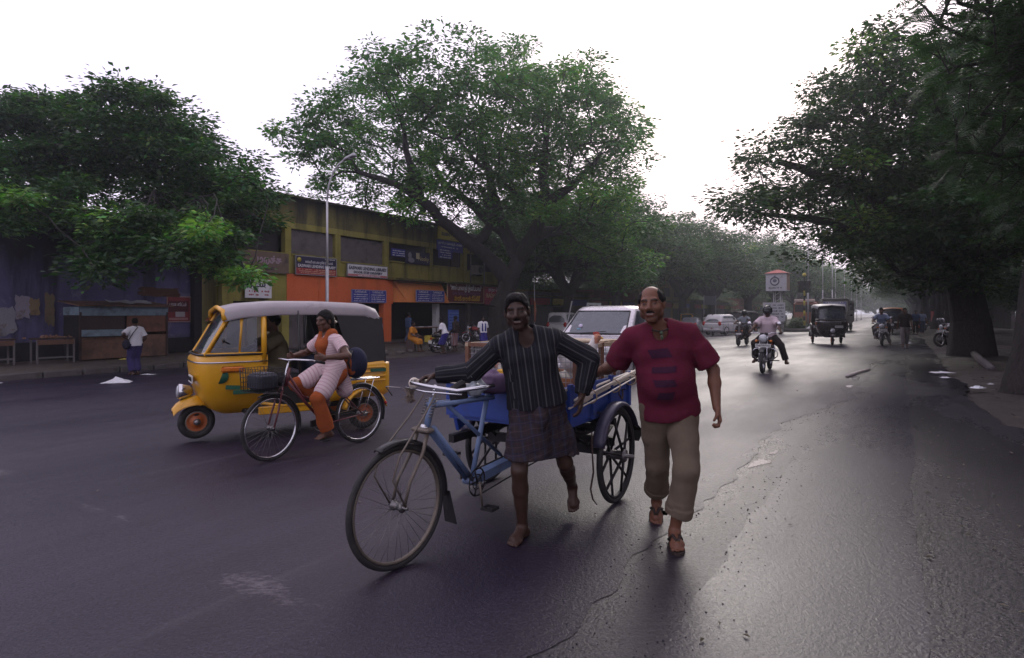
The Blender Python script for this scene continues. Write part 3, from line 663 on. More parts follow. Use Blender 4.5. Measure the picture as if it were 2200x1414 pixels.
o, w, h = sign('shop_sign', 25.35, 5.3, 26.55, 4.85, M_sky, 'small blue strip board at the edge of the salon banner', y=-.1, thick=.03); [dashes(o, M_white, -w * .42, w * .4, .1 - .13 * k_, .06, -.022, 44 + k_) for k_ in range(3)]
o, w, h = sign('shop_sign', 26.5, 5.28, 28.7, 4.5, M_navy, 'black salon banner with portrait and gold script on the sill', y=-.13, thick=.03)
lettering(o, 'Neeky', (.5, -.03, -.03), .4, mat('lettering_pale_gold', (.55, .45, .22), .5), width=.95); MB().box((-.02, -.022, .12), (.3, .012, .36)).build('picture', mat('banner_cream', (.55, .50, .30), .6), o)
MB().ball((-.72, -.02, .1), (.16, .02, .2)).ball((-.6, -.02, -.18), (.28, .02, .16)).build('picture', mat('banner_grey', (.24, .23, .26), .6), o)
o, w, h = sign('shop_sign', 15.6, 4.36, 18.3, 3.4, M_brown, 'faded brown sign with raised script under the leaves', y=-.2); lettering(o, 'மறக்க', (.3, -.035, .1), .42, mat('lettering_mauve', (.34, .25, .29), .6), width=1.3, bold=.02); lettering(o, 'வங்கி', (.2, -.035, -.3), .2, M_navy, width=.7)
o, w, h = sign('shop_sign', 16.0, 3.05, 17.35, 2.2, M_white, 'white sign with navy script half hidden by leaves', y=-.22); lettering(o, 'தடம்', (-.1, -.035, .2), .34, M_navy, width=.9, bold=.012); dashes(o, M_signred, -.5, .5, -.12, .1, -.032, 50); dashes(o, M_signred, -.5, .5, -.28, .08, -.032, 51)
# air conditioner on the wall, cables along the canopy
ac = thing('air_conditioner', 'grimy outdoor air conditioner unit on the upper wall', 'air conditioner', ST(33.5, BN - .3, 4.5), STREET)
MB().box((0, 0, 0), (.95, .36, .62), ch=.02).build('casing', mat('grimy_cream', (.22, .20, .17), .7, var=.3, dirt=.3), ac); MB().torus((.15, -.19, 0), (0, 1, 0), .22, .02, 24, 6).build('fan_grille', M_black, ac); MB().lathe((.15, -.185, 0), (0, 1, 0), [(.2, 0), (.2, .01)], 20).build('fan', M_dark, ac)
for x in (-.35, .35): MB().box((x, .1, -.36), (.04, .5, .08)).build('bracket', M_black, ac)
for k_ in range(3):
    pts = [ST(25.2 + i * 1.1, BN - .66 - .04 * k_, 3.5 - .1 * k_ - .06 * math.sin(i * 2.1 + k_) - .03 * (i % 3)) for i in range(11)]
    tag(MB().tube(pts, .014, 5).build('cable', M_black), 'sagging black cable run along the canopy edge over the sweet shop', 'cable', 'cables along the shop canopy')
for k_, t_ in enumerate((33.0, 34.6)):
    tag(MB().tube([ST(t_, BN - .12, .1 + i * .58 + 3.3) for i in range(7)], .05, 8).build('pipe', M_silver if k_ else M_grey), ['thin grey drain pipe beside the air conditioner', 'pale metal pipe on the upper wall past the air conditioner'][k_], 'pipe')

# low shops and compound walls further along, half lost under the trees
M_far1 = wall_paint('ochre_shop', (.20, .14, .035), (.28, .20, .06), (.05, .04, .03), stain_amt=.6); M_far2 = wall_paint('rust_red_shop', (.15, .035, .028), (.20, .055, .04), (.04, .02, .02), stain_amt=.6)
M_far3 = wall_paint('grey_compound', (.10, .09, .088), (.16, .145, .14), (.03, .027, .026), stain_amt=.7)
def low_shop(t0, t1, n_, h, m_, label, m2=None):
    b = thing('shop_building', label, 'building', ST((t0 + t1) / 2, n_, -.2), STREET); w = t1 - t0
    MB().box((0, 2.5, h / 2), (w, 5, h)).build('wall', m_, b); MB().box((0, 2.4, h + .08), (w + .5, 5.6, .16)).build('roof', M_par, b)
    k_ = max(2, int(w / 3.2))
    for i in range(k_):
        x = -w / 2 + w * (i + .5) / k_
        d = MB().box((x, -.03, 1.15), (w / k_ * .74, .06, 2.3)).build('door', M_dark if i % 2 else (m2 or M_shut), b)
        MB().box((x, -.06, 2.75), (w / k_ * .84, .1, .6)).build('sign_panel', [M_signred, M_yel, M_sky, M_far2][i % 4], b)
        if h > 4.5: MB().box((x, -.03, 4.4), (w / k_ * .5, .05, 1.1)).build('window', M_dark, b)
    MB().box((0, -.5, 3.2), (w, 1.0, .08)).build('awning', M_par, b)
low_shop(44, 56, 27, 3.6, M_far3, 'low grey shop row in the shade behind the second tree'); low_shop(58, 70, 27.5, 4.2, M_far2, 'rust red shop row beyond the grey shops'); low_shop(74, 86, 25.5, 7.0, M_far1, 'ochre two-storey shop behind the white hatchback'); low_shop(90, 112, 26, 3.6, M_far3, 'long grey compound building past the ochre shop')
low_shop(120, 170, 26, 4.5, M_far2, 'distant rust coloured building row fading into the haze')
# right-hand side: orange shop front behind the trunks
rb = thing('shop_building', 'orange and violet shop front behind the dark roadside trunks', 'building', ST(29, -9.5, 0), STREET)
MB().box((0, -2.5, 3.6), (26, 5, 7.2)).build('wall', M_org, rb)
M_viol = mat('violet_paint', (.075, .06, .16), .8, var=.3, scale=2)
for i in range(9): MB().box((-12.4 + i * 3.1, .12, 3.55), (.36, .3, 7.1)).build('pilaster', M_viol, rb)
for i in range(8):
    x = -10.85 + i * 3.1
    MB().box((x, .05, 1.2), (2.2, .12, 2.4)).build('door', M_dark if i % 3 else M_shut, rb); MB().box((x, .06, 4.9), (1.3, .12, 1.3)).build('window', M_dark, rb); MB().box((x, .16, 2.85), (2.5, .2, .6)).build('sign_panel', [M_white, M_signred, M_viol][i % 3], rb)
MB().box((0, .7, 3.4), (25.6, 1.4, .1)).build('awning', M_par, rb); MB().box((0, -2.4, 7.3), (26.4, 5.6, .2)).build('roof', M_par, rb)
for a, b, lab in ((46, 70, 'grey compound wall along the far side of the tree row'), (74, 130, 'long distant compound wall beside the tree tunnel')):
    o = thing('compound_wall', lab, 'wall', ST((a + b) / 2, -9, 0), STREET); MB().box((0, 0, 1.2), (b - a, .3, 2.4)).build('wall_panel', M_far3, o); MB().box((0, 0, 2.45), (b - a, .4, .1)).build('coping', M_par, o)
# ------------------------------------------------------------------ trees
t = NT('rain_tree_bark'); s_ = t.mapping(t.coord(), (1, 1, .35)); n1 = t.noise(5, 6, .7, src=s_); n2 = t.noise(22, 5, .7, src=s_)
t.base(t.mix(1.0, t.mix(t.ramp(n1, [(.3, 0), (.7, 1)]), (.012, .0095, .0095), (.036, .029, .028)), t.ramp(n2, [(.3, .5), (.75, 1.7)]), 'MULTIPLY')); t.rough(.9); t.bump(t.math('ADD', n1, n2), 1.0, .05); M_bark = t.m
M_leaf = leaf_mat('leaves'); NPR = np.random.RandomState

def fill_blobs(blobs, spacing, seed, squash=1.0, core=.35):
    """cluster centres spread through a union of balls (x,y,z,r), kept apart by SPACING"""
    rs = NPR(seed); out = np.zeros((0, 3)); B = np.array(blobs, float)
    tot = []
    for b in B:
        n = max(4, int((b[3] / spacing) ** 3 * 9))
        d = rs.randn(n, 3); d /= np.linalg.norm(d, axis=1, keepdims=True); r = b[3] * (core + (1 - core) * rs.rand(n, 1) ** .5)
        tot.append(b[:3] + d * r * [1, 1, squash])
    P = np.concatenate(tot); rs.shuffle(P); keep = []
    cell = {}
    for p in P:
        k = tuple((p // spacing).astype(int)); ok = True
        for dx in (-1, 0, 1):
            for dy in (-1, 0, 1):
                for dz in (-1, 0, 1):
                    for q in cell.get((k[0] + dx, k[1] + dy, k[2] + dz), ()):
                        if ((p - q) ** 2).sum() < spacing * spacing: ok = False; break
                    if not ok: break
                if not ok: break
            if not ok: break
        if ok: cell.setdefault(k, []).append(p); keep.append(p)
    return np.array(keep)

def grow(limbs, clusters, seed, tip=.022, power=.47):
    """join every cluster to the limbs by bent twigs; returns segments (a, b, ra, rb)"""
    rs = NPR(seed); P = []; par = []; plen = []; fixed = []
    for pts, rad in limbs:
        pts = [np.array(p, float) for p in pts]
        prev = -1
        if P:
            A = np.array(P); prev = int(((A - pts[0]) ** 2).sum(1).argmin()); pts = pts[1:]; rad = rad[1:]
            last = P[prev]
        else: last = pts[0]
        for p, r in zip(pts, rad):
            m = max(1, int(np.linalg.norm(p - last) / .7)) if prev >= 0 else 1
            r0 = fixed[prev] if prev >= 0 else r
            for i in range(1, m + 1):
                f = i / m; q = last + (p - last) * f + (rs.randn(3) * .06 if i < m else 0); L0 = plen[prev] + np.linalg.norm(q - P[prev]) if prev >= 0 else 0
                P.append(q); par.append(prev); plen.append(L0); fixed.append((r0 or r) + ((r or 0) - (r0 or 0)) * f); prev = len(P) - 1
            last = p
    nl = len(P); trunk_top = np.array(limbs[0][0][-1])
    order = np.argsort(np.linalg.norm(clusters - trunk_top, axis=1)); ends = []
    minz = limbs[0][0][-1][2] * .8
    for ci in order:
        c = clusters[ci]; A = np.array(P); d = np.linalg.norm(A - c, axis=1) + .16 * np.array(plen) + np.where(A[:, 2] < minz, 50, 0) + .8 * np.maximum(0, A[:, 2] - c[2])
        k = int(d.argmin()); a = P[k]; ln = np.linalg.norm(c - a); m = max(1, int(ln / .75)); prev = k
        bow = rs.randn(3) * .10 * ln; bow[2] += .10 * ln
        for i in range(1, m + 1):
            f = i / m; q = a + (c - a) * f + bow * 4 * f * (1 - f) * .5 + (rs.randn(3) * .07 if i < m else 0)
            P.append(q); par.append(prev); plen.append(plen[prev] + ln / m); fixed.append(0); prev = len(P) - 1
        ends.append(prev)
    cnt = np.zeros(len(P)); cnt[ends] = 1
    for i in range(len(P) - 1, -1, -1):
        if par[i] >= 0: cnt[par[i]] += cnt[i]
    rad = np.maximum(tip * np.maximum(cnt, .6) ** power, np.array(fixed)); P = np.array(P); par = np.array(par)
    for i in range(nl):
        if fixed[i] and fixed[i] > .03: rad[i] = fixed[i]
    i = np.where(par >= 0)[0]
    return P[par[i]], P[i], np.minimum(rad[par[i]], rad[i] * 1.6), rad[i]

def segs_mesh(name, A, B, ra, rb, n=7, parent=None, wobble=0.0, seed=0):
    D = B - A; Ln = np.linalg.norm(D, axis=1, keepdims=True); D = D / np.maximum(Ln, 1e-6)
    ref = np.where(np.abs(D[:, 2:3]) > .9, [[1, 0, 0]], [[0, 0, 1]]); X = np.cross(D, ref); X /= np.linalg.norm(X, axis=1, keepdims=True); Y = np.cross(D, X)
    B = B + D * rb[:, None] * .25; ang = np.arange(n) * 2 * np.pi / n; V = []
    for P_, r in ((A, ra), (B, rb)):
        V.append(P_[:, None] + (X[:, None] * np.cos(ang)[None, :, None] + Y[:, None] * np.sin(ang)[None, :, None]) * r[:, None, None])
    V = np.concatenate(V, 1); m = len(A)
    if wobble:
        f = V.reshape(-1, 3); rr = np.repeat(np.stack([ra, rb], 1), n, 1).reshape(-1, 1); nz = vnoise(f, 2.3, seed)[:, None]; cen = np.concatenate([np.repeat(A[:, None], n, 1), np.repeat(B[:, None], n, 1)], 1).reshape(-1, 3)
        V = (cen + (f - cen) * (1 + wobble * nz)).reshape(V.shape)
    base = (np.arange(m) * 2 * n)[:, None]; k = np.arange(n)[None]; k2 = (k + 1) % n
    F = np.stack([base + k, base + k2, base + n + k2, base + n + k], 2).reshape(-1, 4)
    return np_mesh(name, V.reshape(-1, 3), F, M_bark, parent, smooth=True)

def leaves_mesh(name, clusters, rad, per, lsize, seed, parent=None, flat=.5, young=.08, base=(.030, .060, .024), young_col=(.13, .22, .05), droop=.35, mat_=None, low=None):
    """many small leaf blades round every cluster"""
    rs = NPR(seed); m = len(clusters); n = m * per
    cr = rad * (.65 + .7 * rs.rand(m)); ci = np.repeat(np.arange(m), per)
    # sprigs: leaves gather on short shoots inside a cluster
    ns = max(4, per // 15); sd = rs.randn(m, ns, 3); sd /= np.linalg.norm(sd, axis=2, keepdims=True); sd *= (rs.rand(m, ns, 1) ** .4)
    sc = clusters[:, None] + sd * cr[:, None, None] * [1, 1, flat]
    si = rs.randint(0, ns, n); o = rs.randn(n, 3) * (.11 + .12 * rad * .5) * (cr[ci] / rad)[:, None] * [1.3, 1.3, .6]; p = sc[ci, si] + o
    out = p - clusters[ci]; h = o.copy(); h += out * .35; h += rs.randn(n, 3) * .08; h[:, 2] = h[:, 2] * .5 - droop * .12
    d = h / np.maximum(np.linalg.norm(h, axis=1, keepdims=True), 1e-6)
    up = np.array([0, 0, 1.0]) + rs.randn(n, 3) * .45; s = np.cross(d, up); s /= np.maximum(np.linalg.norm(s, axis=1, keepdims=True), 1e-6); nn = np.cross(s, d)
    ln = lsize * (.6 + .8 * rs.rand(n))[:, None]; wd = ln * (.38 + .2 * rs.rand(n))[:, None]
    V = np.stack([p, p + d * ln * .5 + s * wd * .5 + nn * ln * .06, p + d * ln - nn * ln * .10, p + d * ln * .5 - s * wd * .5 + nn * ln * .06], 1)
    ctone = .75 + .5 * rs.rand(m); cy_ = rs.rand(m) < young
    if low is not None: cy_ |= (rs.rand(m) < low[1]) & (clusters[:, 2] < low[0])
    yc = np.where(cy_[ci], .35 + .65 * rs.rand(n), rs.rand(n) ** 6 * .5)[:, None]
    stone = (.7 + .6 * rs.rand(m, ns))[ci, si]
    c = (np.array(base) * (1 - yc) + np.array(young_col) * yc) * (ctone[ci] * stone * (.7 + .6 * rs.rand(n)))[:, None]
    c = c * np.array([1, 1, 1]) ; c[:, 0] *= 1 + .25 * rs.randn(n); c = np.clip(c, .004, .5)
    F = np.arange(n * 4).reshape(-1, 4)
    return np_mesh(name, V.reshape(-1, 3), F, mat_ or M_leaf, parent, col=np.repeat(c, 4, 0))

def PX(u, v, d): return np.array(((u - 1100) / 1283 * d, d, 1.5 - (v - 673) / 1283 * d))
def px_blobs(lst, d, dj, seed, copies=2):
    rs = NPR(seed); out = []
    for b in lst:
        u, v, r = b[:3]; dd = b[3] if len(b) > 3 else 0
        for k in range(copies):
            off = dd + (rs.rand() * 2 - 1) * dj; c = PX(u, v, d + off) if k == 0 else PX(u + rs.randn() * r * .3, v + rs.randn() * r * .25, d + off)
            out.append((*c, r / 1283 * d * (1 if k == 0 else .85)))
    return out
def tree(name, label, group, limbs, clusters, base_pt, crad, per, lsize, seed, tip=.022, flat=.5, **kw):
    b = np.array(base_pt, float); root = thing(name, label, 'tree', tuple(b), 0, group)
    lim = [([np.array(p) - b for p in pts], rad) for pts, rad in limbs]; cl = clusters - b
    A, B, ra, rb = grow(lim, cl, seed, tip)
    segs_mesh('trunk', A, B, ra, rb, 8, root, .12, seed)
    leaves_mesh('crown', cl, crad, per, lsize, seed + 1, root, flat, **kw)
    return root

# the big spreading rain tree before the shops
D0 = 35.2
def Q(u, v, o=0): return PX(u, v, D0 + o)
mb = [(650, 280, 70), (690, 330, 60), (760, 235, 80), (740, 300, 70), (850, 170, 75), (900, 230, 95), (990, 150, 75), (1000, 230, 95), (1100, 125, 65), (1130, 200, 90), (1230, 190, 75), (1220, 260, 90), (1300, 230, 65), (1345, 280, 40), (1330, 330, 35),
      (820, 310, 95), (930, 330, 110), (1050, 310, 110), (1150, 330, 100), (1260, 340, 80), (740, 390, 60), (690, 420, 40), (830, 400, 75), (930, 420, 80), (1040, 400, 80), (1150, 420, 85), (1240, 430, 80), (1310, 420, 60), (1290, 520, 75), (1350, 500, 50), (1230, 510, 55), (1370, 560, 45), (1330, 590, 45), (880, 455, 35), (800, 470, 30), (1200, 480, 60)]
cl = fill_blobs(px_blobs(mb, D0, 5.5, 11, 2), 1.32, 12, .8)
limbs = [([Q(1062, 745), Q(1072, 690), Q(1084, 640), Q(1094, 600)], [.95, .66, .54, .52]),
         ([Q(1094, 600), Q(1060, 565, -.3), Q(1015, 525, -.6), Q(965, 485, -1), Q(905, 430, -1.5), Q(850, 395, -2), Q(770, 370, -2)], [.5, .42, .38, .33, .26, .19, .12]),
         ([Q(1015, 525, -.6), Q(1050, 490, 0), Q(1055, 455, .6), Q(1030, 400, 2)], [.3, .27, .24, .15]),
         ([Q(1094, 600), Q(1115, 560, .3), Q(1085, 500, .8), Q(1065, 440, 1.4), Q(1040, 340, 2.5), Q(1030, 230, 3)], [.6, .48, .40, .32, .2, .1]),
         ([Q(1115, 560, .3), Q(1150, 505, -.6), Q(1165, 440, -1.2), Q(1170, 350, -1.6), Q(1180, 250, -2)], [.5, .42, .34, .22, .1]),
         ([Q(1165, 440, -1.2), Q(1230, 400, -2.5), Q(1290, 330, -3)], [.3, .2, .1]), ([Q(905, 430, -1.5), Q(880, 350, -2.5), Q(860, 250, -3)], [.26, .18, .09]), ([Q(1085, 500, .8), Q(960, 400, 3.5), Q(900, 320, 5)], [.25, .18, .1]), ([Q(1150, 505, -.6), Q(1240, 490, 2), Q(1320, 480, 4)], [.26, .17, .09])]
tree('rain_tree', 'big spreading rain tree with forked dark trunk before the shop building', None, limbs, cl, ST(29.0, 19.9, -.3), 1.02, 260, .25, 20, .021, .6, young=.2, base=(.050, .128, .034), young_col=(.14, .29, .055))

# the two trees behind the blue wall, boughs hanging over the pavement
lb = [(-60, 260, 80), (30, 258, 68), (110, 250, 62), (190, 255, 62), (265, 220, 50), (325, 205, 38), (-40, 380, 85), (60, 355, 78), (170, 350, 78), (265, 320, 72), (-30, 455, 48, -3), (50, 460, 42, -3), (130, 465, 38, -3), (200, 475, 38, -4), (150, 425, 50, -2), (215, 535, 20, -4), (218, 580, 10, -4), (255, 460, 40, -3)]
rbb = [(350, 235, 50), (400, 290, 62), (450, 335, 55), (500, 375, 45), (540, 410, 40), (565, 450, 32), (350, 340, 75), (420, 410, 72), (480, 450, 55), (330, 430, 62, -1), (300, 495, 38, -4), (360, 505, 38, -4), (325, 545, 18, -4), (415, 525, 36, -4), (450, 560, 18, -3), (500, 540, 16, -3), (525, 595, 8, -3), (560, 475, 18, -2), (470, 500, 40, -2), (390, 470, 50, -2)]
def hang_tree(name, label, blobs, tu, seed, limbs_px):
    d = 22.5; cl = fill_blobs(px_blobs(blobs, d, 2.6, seed, 3), .72, seed + 1, .7)
    # trunk stands behind the wall
    r_ = (tu - 1100) / 1283; Y = 28.0 / (-TY * r_ + TX); b = np.array((r_ * Y, Y, -.3))
    top = PX(tu, 430, Y - 1)
    lim = [([b, b + [0.05, 0, 2], b + [.1, -.1, 3.6], top], [.5, .38, .33, .3])] + [([top] + [PX(u, v, dd) for u, v, dd in l], [.28] + [.2 - .05 * i for i in range(len(l))]) for l in limbs_px]
    tree(name, label, None, lim, cl, b, .66, 300, .19, seed + 2, .017, .5, young=.03, young_col=(.20, .37, .09), low=(5.6, .22), base=(.030, .072, .027))
hang_tree('rain_tree', 'dense dark tree overhanging the blue wall and stall', lb, 150, 31, [[(60, 380, 25), (-20, 330, 24)], [(200, 360, 24), (280, 280, 23)], [(110, 470, 22), (60, 480, 19)], [(180, 480, 21), (215, 530, 18.5)], [(120, 330, 26), (90, 270, 26)]])
hang_tree('rain_tree', 'dark tree between blue wall and shop building with pale young leaf sprays', rbb, 430, 41, [[(400, 330, 26), (360, 250, 25)], [(470, 400, 25), (530, 420, 24)], [(460, 500, 22), (510, 555, 20)], [(370, 480, 22), (330, 530, 18.5)], [(510, 460, 23), (555, 475, 21)]])

# roadside trees on the right: the second one arches over the carriageway
D2 = 21.0
def S(u, v, o=0): return PX(u, v, D2 + o)
r2 = [(1590, 460, 38), (1640, 440, 50), (1690, 400, 65), (1640, 350, 45), (1690, 300, 55), (1725, 230, 45), (1770, 190, 42), (1790, 280, 75), (1840, 200, 70), (1880, 130, 50), (1930, 90, 45), (1900, 250, 95), (1850, 350, 90), (1780, 410, 75), (1960, 170, 90), (1950, 350, 110), (1890, 450, 85), (1820, 500, 55), (1750, 500, 40), (1700, 480, 40), (2000, 470, 100), (2060, 250, 130), (2080, 400, 120), (2120, 120, 110), (2150, 520, 90), (1960, 560, 60), (2060, 560, 80), (1880, 545, 40), (1850, 585, 30), (2170, 300, 110)]
cl = fill_blobs(px_blobs(r2, D2, 3.2, 51, 2), .86, 52, .75)
b2 = px_ground(2080, 764, 0)
limbs = [([np.array(b2) + [.1, 0, -.1], np.array(b2) + [.05, 0, 1.2], S(2074, 640, .1), S(2066, 600, .2), S(2050, 560, .3)], [.72, .56, .52, .50, .48]),
         ([S(2050, 560, .3), S(1980, 490, 1), S(1920, 430, .5), S(1850, 400, 0), S(1760, 380, -.5), S(1680, 350, -1)], [.46, .4, .34, .26, .17, .1]),
         ([S(1920, 430, .5), S(1900, 350, 0), S(1880, 270, -.5), S(1830, 210, -.5)], [.3, .24, .16, .08]), ([S(1980, 490, 1), S(1860, 500, .5), S(1740, 470, 0), S(1640, 460, -.5)], [.25, .2, .13, .07]),
         ([S(2050, 560, .3), S(2060, 460, 2.5), S(2040, 330, 2.5), S(2000, 200, 2)], [.42, .34, .24, .1]), ([S(2066, 600, .2), S(2120, 560, .6), S(2200, 520, 1)], [.4, .3, .2])]
tree('rain_tree', 'dark roadside tree arching over the carriageway by parked motorcycles', None, limbs, cl, b2, .78, 280, .185, 53, .018, .5, young=.04, base=(.022, .050, .020))

# nearest right-hand tree with feathery fronds
b1 = np.array(px_ground(2235, 845, 0)); D1 = 9.5
def U(u, v, d): return PX(u, v, d)
root = thing('feathery_tree', 'thick leaning trunk with feathery drooping fronds at the verge', 'tree', tuple(b1))
blobs = [(*PX(2110, 40, 9.5), 1.0), (*PX(2200, 120, 9.5), 1.2), (*PX(2130, 200, 9.0), .8), (*PX(2060, 130, 9.5), .6), (*PX(2230, 280, 10), 1.1), (*PX(2080, 280, 9.5), .6), (*PX(2160, 360, 10), .8), (*PX(2200, -80, 9), 1.3), (*PX(2090, -60, 9), .9), (*PX(2350, 100, 10), 1.6), (*PX(2320, 380, 11), 1.3), (*PX(2400, -150, 8), 2.0), (*PX(2250, 460, 11.5), .8)]
clf = fill_blobs(blobs, .36, 61, .8, .1); up_ = b1 + [1.6, 1.2, 5.0]
lim = [([b1 * 0 + [0, 0, -.15], np.array([.15, .1, .7]), np.array([.5, .4, 2.0]), np.array([1.0, .8, 3.4]), np.array([1.5, 1.1, 5.0])], [.62, .48, .42, .38, .34]), ([np.array([1.0, .8, 3.4]), np.array([.2, -.6, 5.0]), PX(2180, 160, 9.8) - b1], [.35, .25, .12]), ([np.array([1.5, 1.1, 5.0]), PX(2150, 20, 9.5) - b1], [.3, .12]), ([np.array([.5, .4, 2.0]), PX(2320, 400, 11.5) - b1], [.33, .2])]
A, B, ra, rb_ = grow(lim, clf - b1, 62, .009, .5); segs_mesh('trunk', A, B, ra, rb_, 12, root, .1, 5)
rs = NPR(63); fr_n = len(clf) * 5; ci = np.repeat(np.arange(len(clf)), 5); k_ = 11
p = clf[ci] - b1 + rs.randn(fr_n, 3) * .12; d = rs.randn(fr_n, 3) * [1, 1, .35] + [-.8, -.5, -.45]; d /= np.linalg.norm(d, axis=1, keepdims=True); ln = .34 + .22 * rs.rand(fr_n)
s = np.cross(d, [0, 0, 1.0] + rs.randn(fr_n, 3) * .3); s /= np.linalg.norm(s, axis=1, keepdims=True); VV = []
for j in range(k_):
    f = (j + .6) / k_; pos = p + d * (ln * f)[:, None] - np.array([0, 0, 1.0]) * (.25 * ln * f * f)[:, None]; lw = (.105 * np.sin(np.pi * (f * .85 + .12)) + .015)
    for sg in (-1, 1):
        tipv = pos + s * sg * lw + d * lw * .45; e = d * .011
        VV.append(np.stack([pos - e, pos + e, tipv + e * .6, tipv - e * .6], 1))
VV = np.stack(VV, 1).reshape(-1, 4, 3); cc = np.array([.030, .070, .026]) * (.6 + .8 * rs.rand(fr_n))[:, None]; cc = np.repeat(cc, k_ * 2, 0)
np_mesh('crown', VV.reshape(-1, 3), np.arange(len(VV) * 4).reshape(-1, 4), M_leaf, root, col=np.repeat(cc, 4, 0))

# the two rows of trees that close over the road further on
protos = []
for q in range(3):
    rs = NPR(200 + q); bl = []
    for i in range(17):
        a = i * 2.4 + rs.rand(); r = 5.0 * math.sqrt((i + .5) / 17); bl.append((r * math.cos(a), r * math.sin(a), 8.6 - .09 * r * r + rs.randn() * .5, 1.9 + .5 * rs.rand()))
    for i in range(9):
        a = i * .7 + rs.rand(); bl.append((5.0 * math.cos(a), 5.0 * math.sin(a), 4.6 + rs.rand() * 1.6, 1.4))
    cl = fill_blobs(bl, 1.05, 210 + q, .8)
    lim = [([np.array([0, 0, -.3]), np.array([.1, .05, 1.2]), np.array([.2, .1, 3.0])], [.6, .42, .36])] + [([np.array([.2, .1, 3.0]), np.array([1.3 * math.cos(a), 1.3 * math.sin(a), 4.6]), np.array([3.0 * math.cos(a + .2), 3.0 * math.sin(a + .2), 6.4])], [.33, .26, .14]) for a in (q, q + 1.6, q + 3.1, q + 4.7)]
    r_ = empty('rain_tree'); A, B, ra, rb_ = grow(lim, cl, 220 + q, .022); segs_mesh('trunk', A, B, ra, rb_, 6, r_, .1, q); leaves_mesh('crown', cl, .95, 190, .25, 230 + q, r_, .55, young=.09, base=(.036, .082, .032))
    protos.append(r_)
def far_tree(k, t_, n_, s_, rz, label, group, z=-.2, sz=None):
    o = protos[k] if not protos[k].get('used') else copy_tree(protos[k]); protos[k]['used'] = 1
    o.location = ST(t_, n_, z); o.scale = (s_, s_, sz or s_); o.rotation_euler = (0, 0, rz); tag(o, label, 'tree', group); return o
used_later = [(0, 41, 21.5, 1.05, 1.0, 'leafy tree standing next beyond the big rain tree', None, None), (1, 52, 22, 1.25, 2.0, 'tall hazy tree behind the silver car', None, 1.15), (2, 64, 19.5, 1.2, 3.0, 'tall hazy tree over the ochre shop', None, 1.1)]
for a in used_later: far_tree(a[0], a[1], a[2], a[3], a[4], a[5], a[6], sz=a[7])
for i, (t_, n_) in enumerate([(78, 20.5), (92, 18.5), (108, 17.5), (126, 17), (148, 16.5), (175, 16), (210, 16), (250, 15.5), (66, 29), (84, 30), (50, 32)]):
    far_tree(i % 3, t_, n_, 1.2 + .15 * (i % 2), i * 1.3, 'hazy roadside tree in the row beyond the shops', 'trees along the shop side', sz=1.1 + .1 * (i % 3))
for i, (t_, n_) in enumerate([(43, -3.0), (56, -3.4), (69, -3.0), (83, -3.2), (98, -3), (116, -3), (138, -2.6), (165, -2.6), (200, -2.4), (245, -2)]):
    far_tree((i + 1) % 3, t_, n_, 1.12 + .1 * (i % 2), i * 1.9 + .4, 'shady roadside tree in the row that arches over the traffic', 'trees arching over the traffic', z=0)
far_tree(2, 24.5, -7.6, .9, .3, 'broad dark tree between the trunks and the orange shop front', None, z=0)
far_tree(1, 4.0, -7.5, 1.0, 2.2, 'leafy tree overhanging the verge beside the feathery tree', None, z=0)
for i, (t_, n_, sc_, z) in enumerate([(46, 33, 1.0, -2.6), (58, 35, 1.0, -2.8), (70, 34, 1.0, -2.6), (82, 35, 1.1, -2.8), (96, 33, 1.1, -2.8), (112, 32, 1.1, -2.6), (130, 31, 1.2, -3), (150, 30, 1.2, -3), (175, 29, 1.2, -3), (205, 27, 1.3, -3), (240, 24, 1.3, -3), (275, 18, 1.4, -3), (285, 8, 1.4, -3), (290, -2, 1.4, -3), (280, -11, 1.4, -3), (120, -12, 1.1, -2.6), (150, -11, 1.1, -2.6), (185, -10, 1.2, -2.8), (225, -9, 1.2, -2.8), (62, -13, 1.0, -2.4), (90, -13, 1.0, -2.4), (40, -14, 1.0, -2.4)]):
    far_tree(i % 3, t_, n_, sc_, i * 2.1, 'low bushy tree closing the gaps behind the roadside trees', 'bushy trees behind the tree rows', z=z, sz=sc_ * .85)
